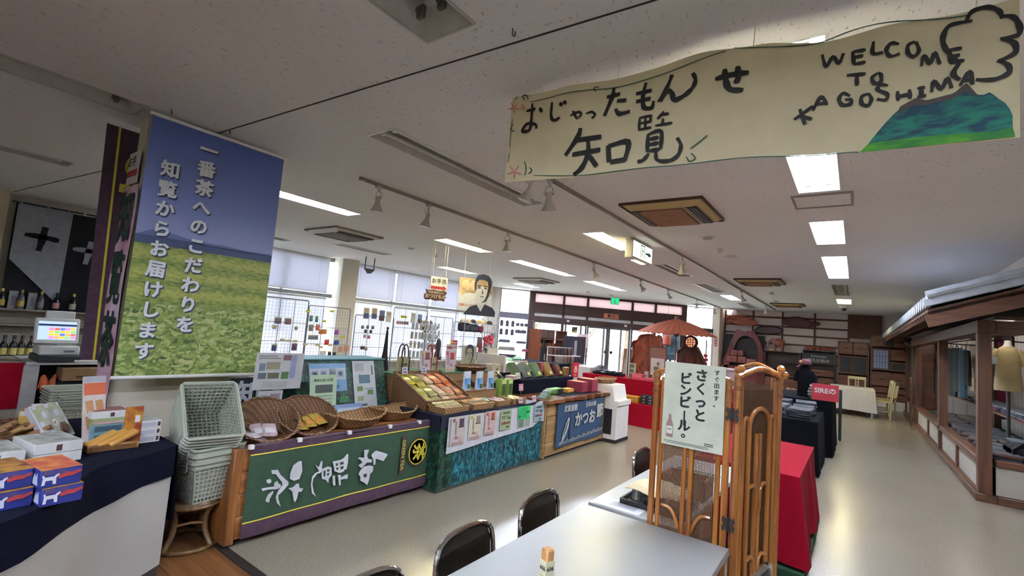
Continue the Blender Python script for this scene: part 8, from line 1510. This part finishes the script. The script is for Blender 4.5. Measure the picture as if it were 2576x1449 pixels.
# mannequin in beige shirt
p = atY(2536,985,9.3); t = thing('mannequin','bust form in a beige short-sleeved T-shirt inside the hut','mannequin',(p.x,9.3,p.z)); zt = atY(2536,850,9.3).z-p.z
B().lathe([(.0,.0),(.138,.005),(.142,.06),(.125,zt*.4),(.13,zt*.62),(.12,zt*.72),(.09,zt*.80),(.045,zt*.85),(.0,zt*.855)],20,sy=.6).build('t_shirt', M('beige_tee','#94845f',.85,var=.08,scale=8), t)
for s in (-1,1): B().tube([(s*.09,0,zt*.76),(s*.145,0,zt*.66),(s*.185,0,zt*.50)],[.04,.055,.064],10).build('sleeve', M('beige_tee','#7a6a48'), t)
B().lathe([(.05,zt*.83),(.036,zt*.89),(.038,zt*.94),(0,zt*.95)],14).build('neck', C('#a8a4a0'), t); B().bx(-.19,-.12,-.10,-.09,zt*.5,zt*.62).build('price_tag', C('#9aa4ae'), t); B().tube([(0,0,.02),(0,0,.45-p.z+.0)],.02,8).build('stand', m_dark, t); B().lathe([(.15,0),(.15,.02),(0,.03)],14,(0,0,.44-p.z)).build('foot', m_dark, t)
# shelves and piles
t = thing('hut_shelf','narrow wall shelf of bagged shirts inside the hut','shelf',(2.0,8.35,.86)); B().bx(-.15,.35,0,6.8,0,.03).build('shelf_board', m_hwy, t)
for y in (.5,2.5,4.5,6.5): B().bx(.2,.34,y-.02,y+.02,-.2,0).build('bracket', m_hw, t)
random.seed(40)
for i in range(15):
    y = 8.6+i*.43; c = ['#33384a','#2c3040','#8a3a5c','#40454f','#55606a'][i%5]
    for j in range(3): folded('shelf_shirt','bagged shirt stacked on the wall shelf inside the hut',(2.05+random.uniform(-.02,.02),y,.892+j*.034),random.uniform(-.1,.1),.34,.36,.03,c if j < 2 else '#6a7078','shelf shirts')
for i in range(26):
    y = 8.55+(i//2)*.46; x = 1.52+.34*(i%2); c = random.choice(('#1f2026','#2c2a2e','#3a2a2c','#30343a','#4a3438'))
    for j in range(3): folded('pile_shirt','dark folded garment in the piles on the hut platform',(x,y,.442+j*.04),random.uniform(-.3,.3),.3,.34,.038,c if j != 2 else random.choice(('#3a3a3c','#553a30','#4a4a52','#2a2a30')),'platform piles')
for i in range(9): folded('leaning_garment','dark striped garment standing in the row on the near hut platform',(1.72+.0*i,8.62+.0+i*.045,.45),.0,.30,.035,.26,random.choice(('#23242a','#2f2c30','#54565c','#1c1d22')),'standing garments')
t = thing('bird_ornament','dark carved ornament hanging under the far hut eave','ornament',tuple(atX(2288,862,1.2))); B().lathe([(0,-.12),(.09,-.08),(.12,0),(.07,.09),(0,.13)],10).tube([(0,0,.1),(0,.25,.16)],[.05,.01],6).tube([(0,0,-.08),(0,-.3,-.02)],[.04,.015],6).build('body', C('#2f1c1c',.3), t); B().tube([(0,0,.12),(0,0,.3)],.008,5).build('cord', m_dark, t)
t = thing('wooden_ladder','thin curved wooden rack leaning on the far hut post','rack',(1.12,15.6,0)); B().tube(smooth_pts([(0,0,0),(0,0,.9),(0,.1,1.15),(0,.3,1.2)],4),.012,6).tube([(0,.3,0),(0,.3,1.2)],.012,6).build('rails', m_hw, t)
for z in (.3,.6,.9): B().tube([(0,0,z),(0,.3,z)],.01,6).build('rung', m_hw, t)

# strip lamps under the hut ceiling
for i,y in enumerate((9.2,12.2,15.0)):
    t = thing('strip_lamp','slim fluorescent strip lamp under the hut ceiling, %s from the near end' % ORD[i],'lamp',(1.62,y,2.195)); B().bx(-.03,.03,-.45,.45,-.035,0).build('housing', m_white, t); B().tube([(0,-.42,-.05),(0,.42,-.05)],.013,8).build('tube', M('hut_tube','#ffffff',.4,emis='#fff6e8',estr=16.,var=0), t)
